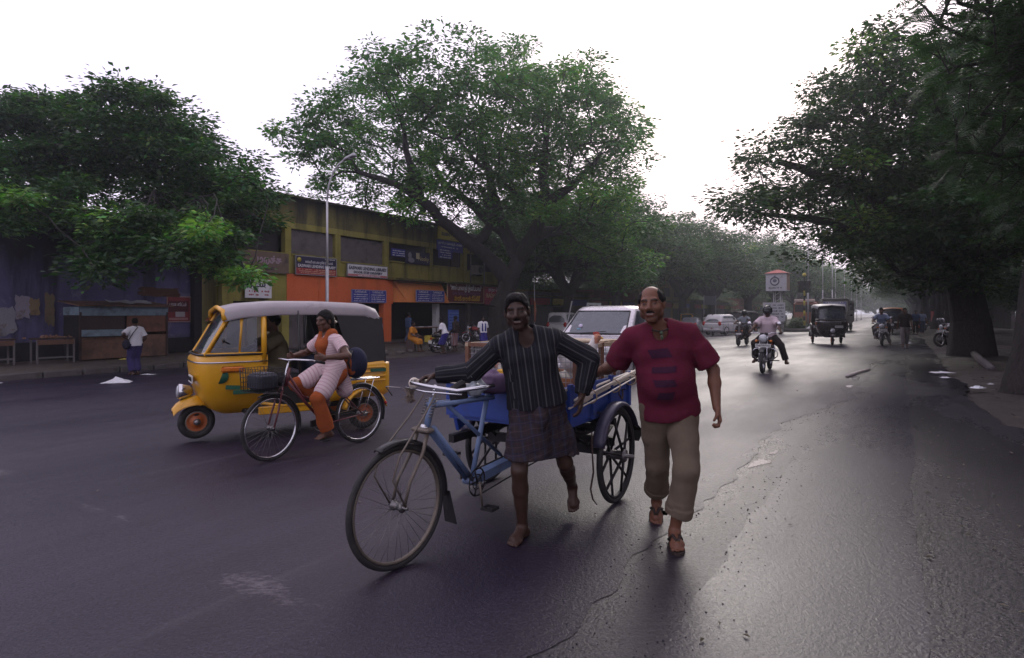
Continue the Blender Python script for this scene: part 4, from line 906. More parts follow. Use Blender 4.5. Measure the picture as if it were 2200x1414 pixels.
# ------------------------------------------------------------------ bodies as one smooth surface
V3 = lambda *a: np.array(a, float)
def unit(v): v = np.asarray(v, float); return v / max(np.linalg.norm(v), 1e-9)
def CAP(a, b, ra, rb=None, k=.02, sub=False): return ('cap', np.asarray(a, float), np.asarray(b, float), ra, ra if rb is None else rb, k, sub)
def ELL(c, r, Rm=None, k=.02, sub=False): return ('ell', np.asarray(c, float), np.asarray(r, float), np.eye(3) if Rm is None else Rm, None, k, sub)
def CYL(a, b, ra, rb=None, k=.012, sub=False): return ('cyl', np.asarray(a, float), np.asarray(b, float), ra, ra if rb is None else rb, k, sub)
def prim_box(p):
    if p[0] != 'ell': r = max(p[3], p[4]); return np.minimum(p[1], p[2]) - r, np.maximum(p[1], p[2]) + r
    r = np.abs(p[3].T) @ p[2]; return p[1] - r, p[1] + r
def prim_d(p, X):
    if p[0] == 'cyl':
        a, b = p[1], p[2]; ab = b - a; Ln = math.sqrt(max((ab ** 2).sum(), 1e-9)); px, py, pz = X[0] - a[0], X[1] - a[1], X[2] - a[2]
        t_ = (px * ab[0] + py * ab[1] + pz * ab[2]) / Ln; rr_ = np.sqrt(np.maximum(px * px + py * py + pz * pz - t_ * t_, 0)); d = rr_ - (p[3] + (p[4] - p[3]) * np.clip(t_ / Ln, 0, 1))
        return np.maximum(d, np.maximum(t_ - Ln, -t_))
    if p[0] == 'cap':
        a, b = p[1], p[2]; ab = b - a; L2 = max((ab ** 2).sum(), 1e-9)
        px, py, pz = X[0] - a[0], X[1] - a[1], X[2] - a[2]
        t_ = np.clip((px * ab[0] + py * ab[1] + pz * ab[2]) / L2, 0, 1)
        return np.sqrt((px - t_ * ab[0]) ** 2 + (py - t_ * ab[1]) ** 2 + (pz - t_ * ab[2]) ** 2) - (p[3] + (p[4] - p[3]) * t_)
    q = [sum(p[3][i, j] * (X[j] - p[1][j]) for j in range(3)) for i in range(3)]; r = p[2]
    k0 = np.sqrt(sum((q[i] / r[i]) ** 2 for i in range(3))); k1 = np.sqrt(sum((q[i] / r[i] ** 2) ** 2 for i in range(3)))
    return k0 * (k0 - 1) / np.maximum(k1, 1e-6)
def sdf_surface(prims, h, cuts=(), shell=0.0):
    """smooth union of primitives -> quads (surface nets); cuts: (point, normal) drop the side the normal points to"""
    bx = [prim_box(p) for p in prims if not p[6]]; lo = np.min([b[0] for b in bx], 0) - 3 * h; hi = np.max([b[1] for b in bx], 0) + 3 * h
    n = np.ceil((hi - lo) / h).astype(int) + 1; F = np.full(n, .25, np.float32); ax = [(lo[i] + h * np.arange(n[i])).astype(np.float32) for i in range(3)]
    for p in prims:
        a, b = prim_box(p); m = p[5] + 3 * h + .02; i0 = np.maximum(np.floor((a - m - lo) / h).astype(int), 0); i1 = np.minimum(np.ceil((b + m - lo) / h).astype(int) + 1, n)
        if (i1 <= i0).any(): continue
        sl = tuple(slice(i0[i], i1[i]) for i in range(3)); X = [ax[0][sl[0]][:, None, None], ax[1][sl[1]][None, :, None], ax[2][sl[2]][None, None, :]]
        d = prim_d(p, X).astype(np.float32); f = F[sl]; k = p[5]
        if p[6]: d = -d; g = np.maximum(k - np.abs(f - d), 0) / k; F[sl] = np.maximum(f, d) + g * g * k * .25
        else: g = np.maximum(k - np.abs(f - d), 0) / k; F[sl] = np.minimum(f, d) - g * g * k * .25
    if shell: F = np.maximum(F, -(F + shell))
    for c, nn in cuts:
        nn = unit(nn); d = (ax[0] - c[0])[:, None, None] * nn[0] + (ax[1] - c[1])[None, :, None] * nn[1] + (ax[2] - c[2])[None, None, :] * nn[2]; F = np.maximum(F, d.astype(np.float32))
    S_ = F < 0; s = np.zeros(n - 1, np.uint8)
    for dx in (0, 1):
        for dy in (0, 1):
            for dz in (0, 1): s += S_[dx:n[0] - 1 + dx, dy:n[1] - 1 + dy, dz:n[2] - 1 + dz]
    act = (s > 0) & (s < 8); I = np.argwhere(act)
    if len(I) == 0: return np.zeros((0, 3)), np.zeros((0, 4), int)
    idx = np.full(n - 1, -1, np.int32); idx[act] = np.arange(len(I))
    corner = [(dx, dy, dz) for dx in (0, 1) for dy in (0, 1) for dz in (0, 1)]
    val = {c: F[I[:, 0] + c[0], I[:, 1] + c[1], I[:, 2] + c[2]] for c in corner}
    acc = np.zeros((len(I), 3)); cnt = np.zeros(len(I))
    for c in corner:
        for a_ in range(3):
            if c[a_]: continue
            e = list(c); e[a_] = 1; e = tuple(e); x = (val[c] < 0) != (val[e] < 0); t_ = val[c] / np.where(x, val[c] - val[e], 1)
            for j in range(3): acc[:, j] += np.where(x, (t_ if j == a_ else c[j]), 0)
            cnt += x
    V = lo + h * (I + acc / np.maximum(cnt, 1)[:, None]); Q_ = []
    for a_ in range(3):
        b_, c_ = (a_ + 1) % 3, (a_ + 2) % 3; sl0 = [slice(1, -1)] * 3; sl0[a_] = slice(0, -1); sl1 = list(sl0); sl1[a_] = slice(1, None)
        A_ = S_[tuple(sl0)]; B_ = S_[tuple(sl1)]
        # grid edges along a_, interior in b_ and c_
        sl0 = [slice(1, n[j] - 1) for j in range(3)]; sl0[a_] = slice(0, n[a_] - 1); sl1 = [slice(1, n[j] - 1) for j in range(3)]; sl1[a_] = slice(1, n[a_])
        A_ = S_[tuple(sl0)]; B_ = S_[tuple(sl1)]; E = np.argwhere(A_ != B_); off = np.array([1, 1, 1]); off[a_] = 0; flip = A_[tuple(E.T)]; E = E + off
        def cell(db, dc):
            q = E.copy(); q[:, b_] -= db; q[:, c_] -= dc; return idx[q[:, 0], q[:, 1], q[:, 2]]
        q = np.stack([cell(1, 1), cell(0, 1), cell(0, 0), cell(1, 0)], 1); q[~flip] = q[~flip][:, ::-1]; Q_.append(q[(q >= 0).all(1)])
    return V, np.concatenate(Q_)
def vnormals(V, Fq):
    fn = np.cross(V[Fq[:, 2]] - V[Fq[:, 0]], V[Fq[:, 3]] - V[Fq[:, 1]]); N_ = np.zeros_like(V)
    for i in range(4): np.add.at(N_, Fq[:, i], fn)
    return N_ / np.maximum(np.linalg.norm(N_, axis=1, keepdims=True), 1e-9)
def ik(a, c, l1, l2, pole):
    a, c, pole = V3(*a), V3(*c), unit(pole); d = c - a; L_ = np.linalg.norm(d)
    if L_ > (l1 + l2) * .999: c = a + d / L_ * (l1 + l2) * .999; d = c - a; L_ = np.linalg.norm(d)
    x = (l1 * l1 - l2 * l2 + L_ * L_) / (2 * L_); hgt = math.sqrt(max(l1 * l1 - x * x, 0)); u_ = d / L_; p = unit(pole - u_ * pole.dot(u_)); return a + u_ * x + p * hgt, c

M_skin = attr_mat('skin', .5, .12, 35, .35, .06); M_hair = mat('black_hair', (.008, .007, .007), .75, var=.3, scale=60, spec=.2, bump=.8, bscale=120)
def cloth(name, col, var=.18, rough=.85, stripes=None, bump=.25):
    """woven cloth; stripes: list of (attribute, period, width, colour)"""
    if name in _mats: return _mats[name]
    t = NT(name); n = t.noise(9, 5, .6); c = t.mix(n, tuple(x * (1 - var) for x in col), tuple(x * (1 + var) for x in col))
    for at, per, wd, sc, amt in stripes or ():
        a = t.new('ShaderNodeAttribute', attribute_name=at); w = t.math('PINGPONG', t.math('DIVIDE', a.outputs['Fac'], per), .5)
        f = t.ramp(w, [(max(0, wd * .5 - .02), 1), (wd * .5 + .02, 0)]); c = t.mix(t.math('MULTIPLY', f, amt), c, sc)
    t.base(c); t.rough(rough); t.b.inputs['Specular IOR Level'].default_value = .15; t.bump(t.noise(260, 2), bump, .002); _mats[name] = t.m; return t.m

def person(label, loc, yaw, grid=.02, s=1.0, pelvis=(0, 0, .92), neck=(0, .0, 1.43), head=None, hdir=(0, 1, -.05), hup=None, shw=.175, sline=None, wr=((.26, .05, .82), (-.26, .05, .82)), ep=((.3, -1, 0), (-.3, -1, 0)),
           an=((.1, 0, .075), (-.1, 0, .075)), kp=((.05, 1, 0), (-.05, 1, 0)), fd=((.15, 1, 0), (-.15, 1, 0)), hd=None, pn=None, curl=(.5, .5), skin=(.115, .058, .036), hair='short', top=None, bottom=None, extra=(), belly=0.0, girth=1.0, face=None, group=None, pose_scale=1.0, name='person', tash=True, smile=False, jowl=1.0):
    root = thing(name, label, 'person', loc, yaw, group); root.scale = (s,) * 3; fine = grid < .009
    P = V3(*pelvis); Nk = V3(*neck); up = unit(Nk - P); rt = unit(sline if sline is not None else (1, 0, 0)); rt = unit(rt); fw = unit(np.cross(up, rt)); prt = unit(V3(rt[0], rt[1], rt[2] * .2))
    Hc = V3(*head) if head is not None else Nk + up * .05 + V3(0, .02, .10); hf = unit(hdir); hu = unit(hup) if hup is not None else V3(0, 0, 1); hr = unit(np.cross(hf, hu)); hu = np.cross(hr, hf); HR = np.stack([hr, hf, hu])
    hp = lambda x, y, z: Hc + hr * x + hf * y + hu * z
    C = Nk - up * .17; W_ = P + up * .2; g_ = girth
    body = []
    for sg in (1, -1):
        body += [CAP(P + prt * .065 * sg, W_ + rt * .048 * sg, .09 * g_, .082 * g_, .05), CAP(W_ + rt * .048 * sg, C + rt * .066 * sg, .082 * g_, .092 * g_, .05), CAP(C + rt * .066 * sg, Nk + rt * .06 * sg - up * .07, .09 * g_, .058, .05), CAP(Nk + rt * .04 * sg - up * .035, Nk + rt * (shw - .01) * sg - up * .075, .05, .054, .04)]
    if belly: body.append(ELL(P + up * .17 + fw * .05, (.14 * g_, .10 + belly, .15), np.stack([rt, fw, up]), .06))
    torso_n = len(body)
    body.append(CAP(Nk - up * .05, hp(0, -.015, -.06), .056, .05, .03))
    SH = [Nk + rt * shw * sg - up * .075 for sg in (1, -1)]; limbs_ = {}
    for i, sg in enumerate((1, -1)):
        el, w_ = ik(SH[i], wr[i], .285, .25, ep[i]); body += [CAP(SH[i], SH[i] * .4 + el * .6, .054, .046, .03), CAP(SH[i] * .4 + el * .6, el, .046, .037, .02), CAP(el, el * .65 + w_ * .35, .038, .04, .02), CAP(el * .65 + w_ * .35, w_, .04, .026, .02)]
        limbs_['arm%d' % i] = (SH[i], el, w_)
        hip = P + prt * .088 * sg - V3(0, 0, .03); kn, a_ = ik(hip, an[i], .43, .42, kp[i])
        body += [CAP(hip, hip * .5 + kn * .5, .085, .07, .04), CAP(hip * .5 + kn * .5, kn, .07, .052, .03), CAP(kn, kn * .65 + a_ * .35 - 0 * fw, .052, .052, .02), CAP(kn * .7 + a_ * .3 - unit(np.cross(unit(a_ - kn), rt)) * -.012, kn * .4 + a_ * .6, .052, .04, .02), CAP(kn * .5 + a_ * .5, a_, .044, .034, .02)]
        limbs_['leg%d' % i] = (hip, kn, a_)
        f_ = unit(fd[i]); sd = unit(np.cross(f_, (0, 0, 1))); fu = np.cross(sd, f_)
        body += [CAP(a_, a_ - f_ * .045 - fu * .045, .034, .03, .02), CAP(a_ + f_ * .02 - fu * .01, a_ + f_ * .12 - fu * .045, .036, .026, .02), CAP(a_ - f_ * .045 - fu * .045, a_ + f_ * .13 - fu * .05, .03, .026, .02), CAP(a_ + f_ * .10 + sd * .02 - fu * .05, a_ + f_ * .10 - sd * .025 - fu * .05, .025, .025, .02)]
        if fine:
            for j, (o_, l_) in enumerate(((-.034, .045), (-.014, .052), (.003, .048), (.02, .04), (.034, .028))): body.append(CAP(a_ + f_ * .12 + sd * o_ * sg - fu * .056, a_ + f_ * (.12 + l_) + sd * o_ * sg - fu * .064, .0125 if j == 0 else .0095, .010 if j == 0 else .008, .006))
        else: body.append(CAP(a_ + f_ * .12 - fu * .055, a_ + f_ * .165 - fu * .06, .026, .018, .02))
        # hand
        h_ = unit(hd[i]) if hd is not None and hd[i] is not None else unit(w_ - el); pn_ = V3(*(pn[i] if pn is not None and pn[i] is not None else (-sg, .2, 0))); pn_ = unit(pn_ - h_ * pn_.dot(h_)); ts = unit(np.cross(pn_, h_)) * sg * -1   # towards the thumb
        if fine:
            for j, (o_, l_) in enumerate(((.031, .068), (.0105, .076), (-.0105, .07), (-.031, .056))):
                kn_ = w_ + h_ * (.088 - abs(o_) * .12) + ts * o_; body.append(CAP(w_ + h_ * .012 + ts * o_ * .6, kn_, .0145, .0125, .012)); q = kn_; ang = curl[i] * .5
                for l2, r_ in ((.48, .0100), (.30, .0092), (.24, .0082)):
                    dv = h_ * math.cos(ang) + pn_ * math.sin(ang); e = q + dv * l_ * l2; body.append(CAP(q, e, r_, r_ * .93, .004)); q = e; ang += curl[i]
            tb_ = w_ + h_ * .022 + ts * .024; t1 = tb_ + unit(h_ * .75 + ts * .6 + pn_ * .35) * .045; t2 = t1 + unit(h_ * .9 + ts * .12 + pn_ * (.35 + curl[i] * .5)) * .032; body += [CAP(w_ + h_ * .01, tb_, .018, .016, .012), CAP(tb_, t1, .0145, .0115, .008), CAP(t1, t2, .011, .009, .004)]
        else:
            ang = curl[i] * .8; k_ = w_ + h_ * .075; body += [CAP(w_, k_, .026, .03, .01)]
            for o_ in (.022, 0, -.022): body.append(CAP(k_ + ts * o_, k_ + ts * o_ + (h_ * math.cos(ang) + pn_ * math.sin(ang)) * .07, .013, .011, .006))
            body.append(CAP(w_ + h_ * .02, w_ + h_ * .06 + ts * .045, .014, .012, .01))
    # head
    hk = .02
    body += [ELL(hp(0, -.012, .032), (.074, .093, .086), HR, hk), ELL(hp(0, .020, -.032), (.058 * jowl, .072, .082), HR, hk), CAP(hp(-.012, .064, -.094), hp(.012, .064, -.094), .022, .022, hk)]
    for sg in (1, -1): body += [ELL(hp(.046 * sg * jowl, .012, -.058), (.024 * jowl, .03, .03), HR, hk), ELL(hp(.043 * sg, .058, -.012 - .01 * smile), (.024 * jowl, .026, .022), HR, hk), ELL(hp(.078 * sg, -.008, -.002), (.011, .02, .033), HR, .008)]
    if grid < .013:
        body += [CAP(hp(-.04, .076, .03), hp(.04, .076, .03), .014, .014, .014)]
        for sg in (1, -1): body += [ELL(hp(.032 * sg, .098, .008), (.017, .016, .010), HR, .016, True), ELL(hp(.031 * sg, .073, .004), (.014, .0135, .0115), HR, .008)]
        body += [CAP(hp(0, .086, .02), hp(0, .108, -.022), .010, .0145, .010), CAP(hp(-.014, .095, -.03), hp(.014, .095, -.03), .0115, .0115, .008), CAP(hp(-.022, .083, -.056), hp(.022, .083, -.056), .009, .009, .006), CAP(hp(-.018, .084, -.067), hp(.018, .084, -.067), .009, .009, .006), CAP(hp(-.024, .099, -.061), hp(.024, .099, -.061), .0035, .0035, .006, True)]
    else: body.append(CAP(hp(0, .086, .01), hp(0, .104, -.024), .012, .015, .01))
    V, Fq = sdf_surface(body, grid)
    col = np.tile(np.array(skin), (len(V), 1)); q = (V - Hc) @ HR.T
    m_ = (np.abs(q[:, 0]) < .026) & (np.abs(q[:, 2] + .062) < .014) & (q[:, 1] > .078); col[m_] = np.array(skin) * [1.15, .72, .75]
    m_ = (np.abs(np.abs(q[:, 0]) - .032) < .021) & (np.abs(q[:, 2] - .033 + np.abs(np.abs(q[:, 0]) - .03) * .3) < .0052) & (q[:, 1] > .055); col[m_] = (.012, .01, .009)
    if fine:
        e2 = (np.abs(np.abs(q[:, 0]) - .031) < .013) & (np.abs(q[:, 2] - .005) < .0042) & (q[:, 1] > .07); col[e2] = np.array(skin) * .25
    if smile: m_ = (np.abs(q[:, 0]) < .02) & (np.abs(q[:, 2] + .0605 - q[:, 0] ** 2 * 12) < .0042) & (q[:, 1] > .08); col[m_] = (.30, .25, .22)
    st_ = np.exp(-((q[:, 2] + .075) / .035) ** 2) * (np.linalg.norm(q, axis=1) < .14) * (q[:, 1] > -.005) * (.35 if tash else .0); col *= (1 - st_)[:, None]
    palm = .0
    np_mesh('body', V, Fq, M_skin, root, True, col)
    # hair
    if hair:
        hb = []; n_ = .010 if hair != 'long' else .016
        if hair == 'bald':
            hb = [ELL(hp(0, -.018, .024), (.086, .098, .094), HR, .01), ELL(hp(0, .055, .10), (.052, .088, .055), HR, .012, True), ELL(hp(0, .10, .0), (.095, .075, .12), HR, .01, True), CAP(hp(-.2, .06, -.03), hp(.2, .06, -.03), .06, .06, .01, True)]
            cuts = [(hp(0, 0, -.055), -hu)]
        elif hair == 'helmet': hb = []; cuts = []
        else:
            hb = [ELL(hp(0, -.014, .036), (.074 + n_, .092 + n_, .086 + n_ * 1.2), HR, .01)]; cuts = [(hp(0, .013, .004), hf * .75 - hu * .66)]
            if hair == 'short': hb += [ELL(hp(0, .01, .085), (.055, .07, .042), HR, .03), ELL(hp(.02, .055, .088), (.03, .022, .018), HR, .03)]
            if hair == 'long': hb += [CAP(hp(0, -.09, -.02), hp(0, -.10, -.09), .05, .04, .03), CAP(hp(0, -.10, -.09), hp(0, -.10, -.36), .03, .016, .03)]; cuts = [(hp(0, .03, .0), hf * .85 - hu * .5)]
            if hair == 'bun': hb.append(ELL(hp(0, -.11, .0), (.045, .04, .045), HR, .02))
        if hb:
            hV, hF = sdf_surface(hb, max(grid, .007) * .9, cuts)
            if len(hV): hV = hV + vnormals(hV, hF) * (vnoise(hV, 55, 2) * .004 + vnoise(hV, 22, 3) * .004)[:, None]; np_mesh('hair', hV, hF, M_hair, root, True)
    if tash and grid < .013:
        tb = [CAP(hp(0, .097, -.043), hp(.026 * sg, .086, -.051), .007, .005, .006) for sg in (1, -1)]; hV, hF = sdf_surface(tb, .004); np_mesh('moustache', hV, hF, M_hair, root, True)
    J = dict(P=P, N=Nk, up=up, rt=rt, fw=fw, prt=prt, SH=SH, C=C, W=W_, hp=hp, HR=HR, Hc=Hc, body=body, torso=body[:torso_n], root=root, grid=grid, g=g_, belly=belly, **limbs_)
    for spec in [bottom, top, *extra]:
        if spec: spec(J)
    return root, J

def infl(p, d): return (p[0], p[1], p[2], p[3] + d, p[4] + d, p[5], p[6]) if p[0] != 'ell' else (p[0], p[1], p[2] + d, p[3], p[4], p[5], p[6])
def garment(J, name, prims, mat_, cuts=(), fold=.008, fs=9.0, seed=0, shell=None, stretch=(1, 1, .45), limbs=('arm0', 'arm1', 'leg0', 'leg1'), col=None):
    h = max(J['grid'] * 1.05, .0065); V, Fq = sdf_surface(prims, h, cuts, (.014 if J['grid'] < .009 else 0) if shell is None else shell)
    if not len(V): return None
    N_ = vnormals(V, Fq); u_ = (V - J['P']) @ J['rt']; v_ = (V - J['P']) @ J['up']; best = np.full(len(V), 1e9)
    for sg in (1, -1):
        a, b = J['P'] + J['rt'] * .07 * sg, J['N'] + J['rt'] * .09 * sg - J['up'] * .05; ab = b - a; t_ = np.clip(((V - a) @ ab) / (ab @ ab), 0, 1); best = np.minimum(best, np.linalg.norm(V - a - t_[:, None] * ab, axis=1) - .09)
    for k_ in limbs:
        j = J[k_]
        for a, b in ((j[0], j[1]), (j[1], j[2])):
            ab = b - a; t_ = ((V - a) @ ab) / (ab @ ab); tc = np.clip(t_, 0, 1); d = np.linalg.norm(V - a - tc[:, None] * ab, axis=1) - .06; m = (d < best) & (t_ > .1)
            ax_ = unit(ab); x = unit(np.cross(ax_, J['fw'] + .01)); y = np.cross(ax_, x); ang = np.arctan2((V - a) @ y, (V - a) @ x); u_ = np.where(m, ang * .065, u_); v_ = np.where(m, t_ * .3, v_); best = np.minimum(best, d)
    if fold:
        st = np.array(stretch); nz = vnoise(V * st, fs, seed) * .75 + vnoise(V * st[::-1] + .1, fs * 2.1, seed + 2) * .3 + (.6 - 2 * np.abs(vnoise(V * st * [1, 1, .7], fs * .8, seed + 1))) * .35; V = V + N_ * (nz * fold)[:, None]
    return np_mesh(name, V, Fq, mat_, J['root'], True, attr={'u': u_, 'v': v_}, col=col(V, J) if col else None)

def shirt(mat_, sleeve='short', loose=.018, hem=.0, name='shirt', fold=.008, sfrac=.75, seed=0, collar=False, neck_open=.0, extra_prims=None, **kw):
    def f(J):
        up, P = J['up'], J['P']; pr = [infl(p, loose) for p in J['torso']]
        for sg in (1, -1): pr.append(CAP(J['W'] + J['rt'] * .055 * sg, P + J['prt'] * .065 * sg + up * (hem - .03), .086 * J['g'] + loose, .098 * J['g'] + loose * 1.35, .05))
        if J['belly']: pr.append(ELL(P + up * (hem + .02) + J['fw'] * .03, (.15, .11 + J['belly'], .1), np.stack([J['rt'], J['fw'], up]), .06))
        cuts = [(P + up * hem, -up)]; sl = []
        for k_ in ('arm0', 'arm1'):
            a, e, w = J[k_]
            if sleeve == 'short':
                m = a + (e - a) * sfrac; pr += [CAP(a, a + (m - a) * .5, .052 + loose * .8, .052 + loose * 1.0, .02), CYL(a + (m - a) * .4, m, .052 + loose, .052 + loose * 1.35, .012)]
            elif sleeve == 'long': pr += [CAP(a, e, .052 + loose * .8, .042 + loose, .02), CAP(e, e + (w - e) * .7, .042 + loose, .036 + loose * .8, .02), CYL(e + (w - e) * .6, e + (w - e) * .97, .037 + loose * .8, .032 + loose * .6, .012)]
            elif sleeve == 'none': pr += [CAP(a, a + (e - a) * .1, .05 + loose, .05 + loose, .04)]
        if collar: pr += [CAP(J['N'] + J['rt'] * .045 * sg + up * .0, J['N'] + J['fw'] * .055 + J['rt'] * .02 * sg - up * .06, .028, .022, .012) for sg in (1, -1)] + [CAP(J['N'] + J['rt'] * .05 - J['fw'] * .02 + up * .02, J['N'] - J['rt'] * .05 - J['fw'] * .02 + up * .02, .03, .03, .012)]
        if neck_open: pr.append(ELL(J['N'] + J['fw'] * .075 - up * .02, (.05, .055, .05 + neck_open), np.stack([J['rt'], J['fw'], up]), .008, True))
        pr.append(CAP(J['N'] - up * .02, J['N'] + up * .12 + J['fw'] * .03, .062, .06, .01, True))
        if extra_prims: pr += extra_prims(J)
        garment(J, name, pr, mat_, cuts, fold, seed=seed, limbs=('arm0', 'arm1'), **kw)
    return f
def trousers(mat_, loose=.018, to=.93, name='trousers', fold=.007, seed=3, flare=0.0, roll=False, waist=.10, **kw):
    def f(J):
        up, P = J['up'], J['P']; g_ = J['g']; pr = [CAP(P + J['prt'] * .065 * sg, P + J['prt'] * .055 * sg + up * (waist + .03), .092 * g_ + loose * .7, .086 * g_ + loose * .3, .05) for sg in (1, -1)]; cuts = [(P + up * waist, up)]
        for k_ in ('leg0', 'leg1'):
            h_, k2, a = J[k_]; e = k2 + (a - k2) * to if to > 0 else k2 + (k2 - h_) * to
            pr += [CAP(h_, h_ * .5 + k2 * .5, .09 + loose, .074 + loose, .04)]
            if to > 0: pr += [CAP(h_ * .5 + k2 * .5, k2, .074 + loose, .058 + loose, .03), CAP(k2, k2 + (e - k2) * .8, .058 + loose, .05 + loose + flare, .03), CYL(k2 + (e - k2) * .7, e, .052 + loose + flare * .8, .046 + loose + flare, .012)]
            else: pr += [CYL(h_ * .5 + k2 * .5, e, .074 + loose, .07 + loose * 1.5, .03)]
            if roll: pr.append(CYL(e - unit(a - k2) * .05, e + unit(a - k2) * .004, .058 + loose + flare, .056 + loose + flare, .008))
        garment(J, name, pr, mat_, cuts, fold, seed=seed, limbs=('leg0', 'leg1'), **kw)
    return f
def lungi(mat_, hem_z, loose=.02, name='lungi', seed=5, fold=.012, waist=.12, knot=True, spread=.02, hem_tilt=(0, 0)):
    def f(J):
        up, P = J['up'], J['P']; pr = [CAP(P + J['prt'] * .065 * sg, P + J['prt'] * .055 * sg + up * (waist + .03), .092 + loose * .7, .086 + loose * .3, .05) for sg in (1, -1)]; cuts = [(P + up * waist, up), (V3(P[0], P[1], hem_z), (hem_tilt[0], hem_tilt[1], -1))]; ends = []
        for k_ in ('leg0', 'leg1'):
            h_, k2, a = J[k_]; f_ = (h_[2] - hem_z + .04) / max(h_[2] - k2[2], .05)
            e = h_ + (k2 - h_) * f_ if f_ <= 1 else k2 + (a - k2) * ((k2[2] - hem_z + .04) / max(k2[2] - a[2], .05)); ends.append(e); pr.append(CAP(h_, h_ * .4 + (k2 if f_ > 1 else e) * .6, .088 + loose, .086 + loose, .05))
            if f_ > 1: pr += [CAP(h_ * .4 + k2 * .6, k2, .086 + loose, .075 + loose + spread, .05), CAP(k2, e, .075 + loose + spread, .07 + loose + spread, .05)]
            else: pr += [CAP(h_ * .4 + e * .6, e, .086 + loose, .085 + loose + spread, .05)]
        for f_ in (.25, .5, .75): pr.append(CAP(P - up * .05, ends[0] * f_ + ends[1] * (1 - f_), .10, .08 + spread, .06))
        if knot: pr += [CAP(P + up * (waist - .12) + J['fw'] * (.09 + loose), P + up * (waist - .2) + J['fw'] * (.14 + loose), .03, .045, .03), CAP(P + up * (waist - .2) + J['fw'] * (.12 + loose), V3(P[0], P[1], hem_z) + J['fw'] * (.13 + loose), .045, .05, .04)]
        garment(J, name, pr, mat_, cuts, fold, fs=11, seed=seed, stretch=(1.6, 1.6, .25), limbs=())
    return f
# ------------------------------------------------------------------ vehicles: shared materials and wheels
M_rubber = mat('tyre_rubber', (.018, .017, .017), .75, var=.4, scale=12, dirt=.2, dirt_col=(.05, .045, .04), bump=.3); M_dusty = mat('dusty_rim', (.16, .135, .11), .55, metal=.5, var=.3, scale=9); M_chrome = mat('chrome', (.55, .55, .57), .18, metal=1.0, var=.1); M_steel = mat('worn_steel', (.20, .19, .19), .4, metal=.8, var=.3, scale=20)
M_blk = mat('black_enamel', (.014, .013, .014), .35, var=.3, scale=8); M_matblk = mat('matt_black', (.014, .013, .013), .7, var=.3); M_ltbl = mat('chalky_blue_enamel', (.13, .19, .32), .45, var=.2, scale=9, dirt=.18, dirt_col=(.09, .07, .06)); M_cartblue = mat('cart_blue', (.024, .060, .27), .5, var=.22, scale=5, dirt=.16, dirt_col=(.03, .03, .05)); M_ebony = mat('greasy_iron', (.018, .016, .018), .55, metal=.3, var=.4, scale=15)
M_cane = mat('bleached_cane', (.60, .55, .48), .6, var=.2, scale=20); M_wood = mat('cage_wood', (.16, .075, .045), .8, var=.4, scale=12); M_pale = mat('planed_wood', (.42, .32, .22), .7, var=.25, scale=14)
M_lens = mat('lamp_glass', (.45, .46, .48), .12, var=.1, metal=.2); M_amber = mat('amber_lens', (.55, .15, .015), .25, var=.15); M_redl = mat('red_lens', (.42, .02, .015), .25, var=.15); M_glass = glass_mat('car_glass'); M_wind = glass_mat('windscreen_glass', (.05, .06, .075), .03, .72); M_seat = mat('seat_vinyl', (.02, .02, .022), .5, var=.3); M_plate = mat('plate_white', (.60, .60, .58), .5, var=.08); M_ink = mat('plate_ink', (.012, .012, .012), .6)

def wheel(parent, c, Rr, r, axle=(0, 1, 0), spokes=0, thick=.0012, rim_m=None, hub_r=.022, hub_w=.06, disc=None, name='wheel', cross=True, tyre_m=None, steer=0.0, seg=48):
    """wheel > tyre, rim, hub, spokes"""
    w = empty(name, c, steer, parent); ax = Vector(axle)
    MB().torus((0, 0, 0), ax, Rr - r, r, seg, 10).build('tyre', tyre_m or M_rubber, w)
    MB().torus((0, 0, 0), ax, Rr - 2 * r - .004, r * .55, seg, 6, sq=1.5).build('rim', rim_m or M_dusty, w)
    MB().lathe(ax * (-hub_w / 2), ax, [(hub_r * 1.4, 0), (hub_r * 1.4, hub_w * .12), (hub_r, hub_w * .18), (hub_r, hub_w * .82), (hub_r * 1.4, hub_w * .88), (hub_r * 1.4, hub_w)], 14).bar(ax * (-hub_w * .95), ax * (hub_w * .95), hub_r * .45).build('hub', M_steel, w)
    ex = ax.orthogonal().normalized(); ey = ax.cross(ex)
    if spokes and thick > .005:
        me = None
        for i in range(spokes):
            a = 2 * math.pi * i / spokes; sg = 1 if i % 2 else -1; e = ex * math.cos(a) + ey * math.sin(a)
            MB().bar(e * hub_r + ax * sg * hub_w * .35, e * (Rr - 2 * r), thick, thick * .9, 7).build('spoke', M_ebony, w)
    elif spokes:
        m = MB()
        for i in range(spokes):
            a = 2 * math.pi * i / spokes; sg = 1 if i % 2 else -1; off = (.5 if (i // 2) % 2 else -.5) * (1.2 if cross else 0)
            e = ex * math.cos(a) + ey * math.sin(a); h = ex * math.cos(a + off) + ey * math.sin(a + off); m.bar(h * hub_r * 1.3 + ax * sg * hub_w * .42, e * (Rr - 2 * r), thick, thick, 4)
        m.build('spokes', M_steel, w)['kind'] = 'stuff'
    if disc:
        MB().lathe(ax * -r * .8, ax, [(hub_r, 0), (Rr - 2.2 * r, 0), (Rr - 1.9 * r, r * .3), (Rr - 1.9 * r, r * 1.4), (Rr - 2.3 * r, r * 1.6), (hub_r * 3, r * 1.0), (hub_r * 2.2, r * 1.9), (0, r * 2.0)], 24).build('disc', disc, w)
        if hub_r > .02: MB().lathe(ax * r * 1.1, ax, [(Rr * .2, 0), (Rr * .17, .03), (0, .035)], 16).build('cap', M_steel, w)
    return w
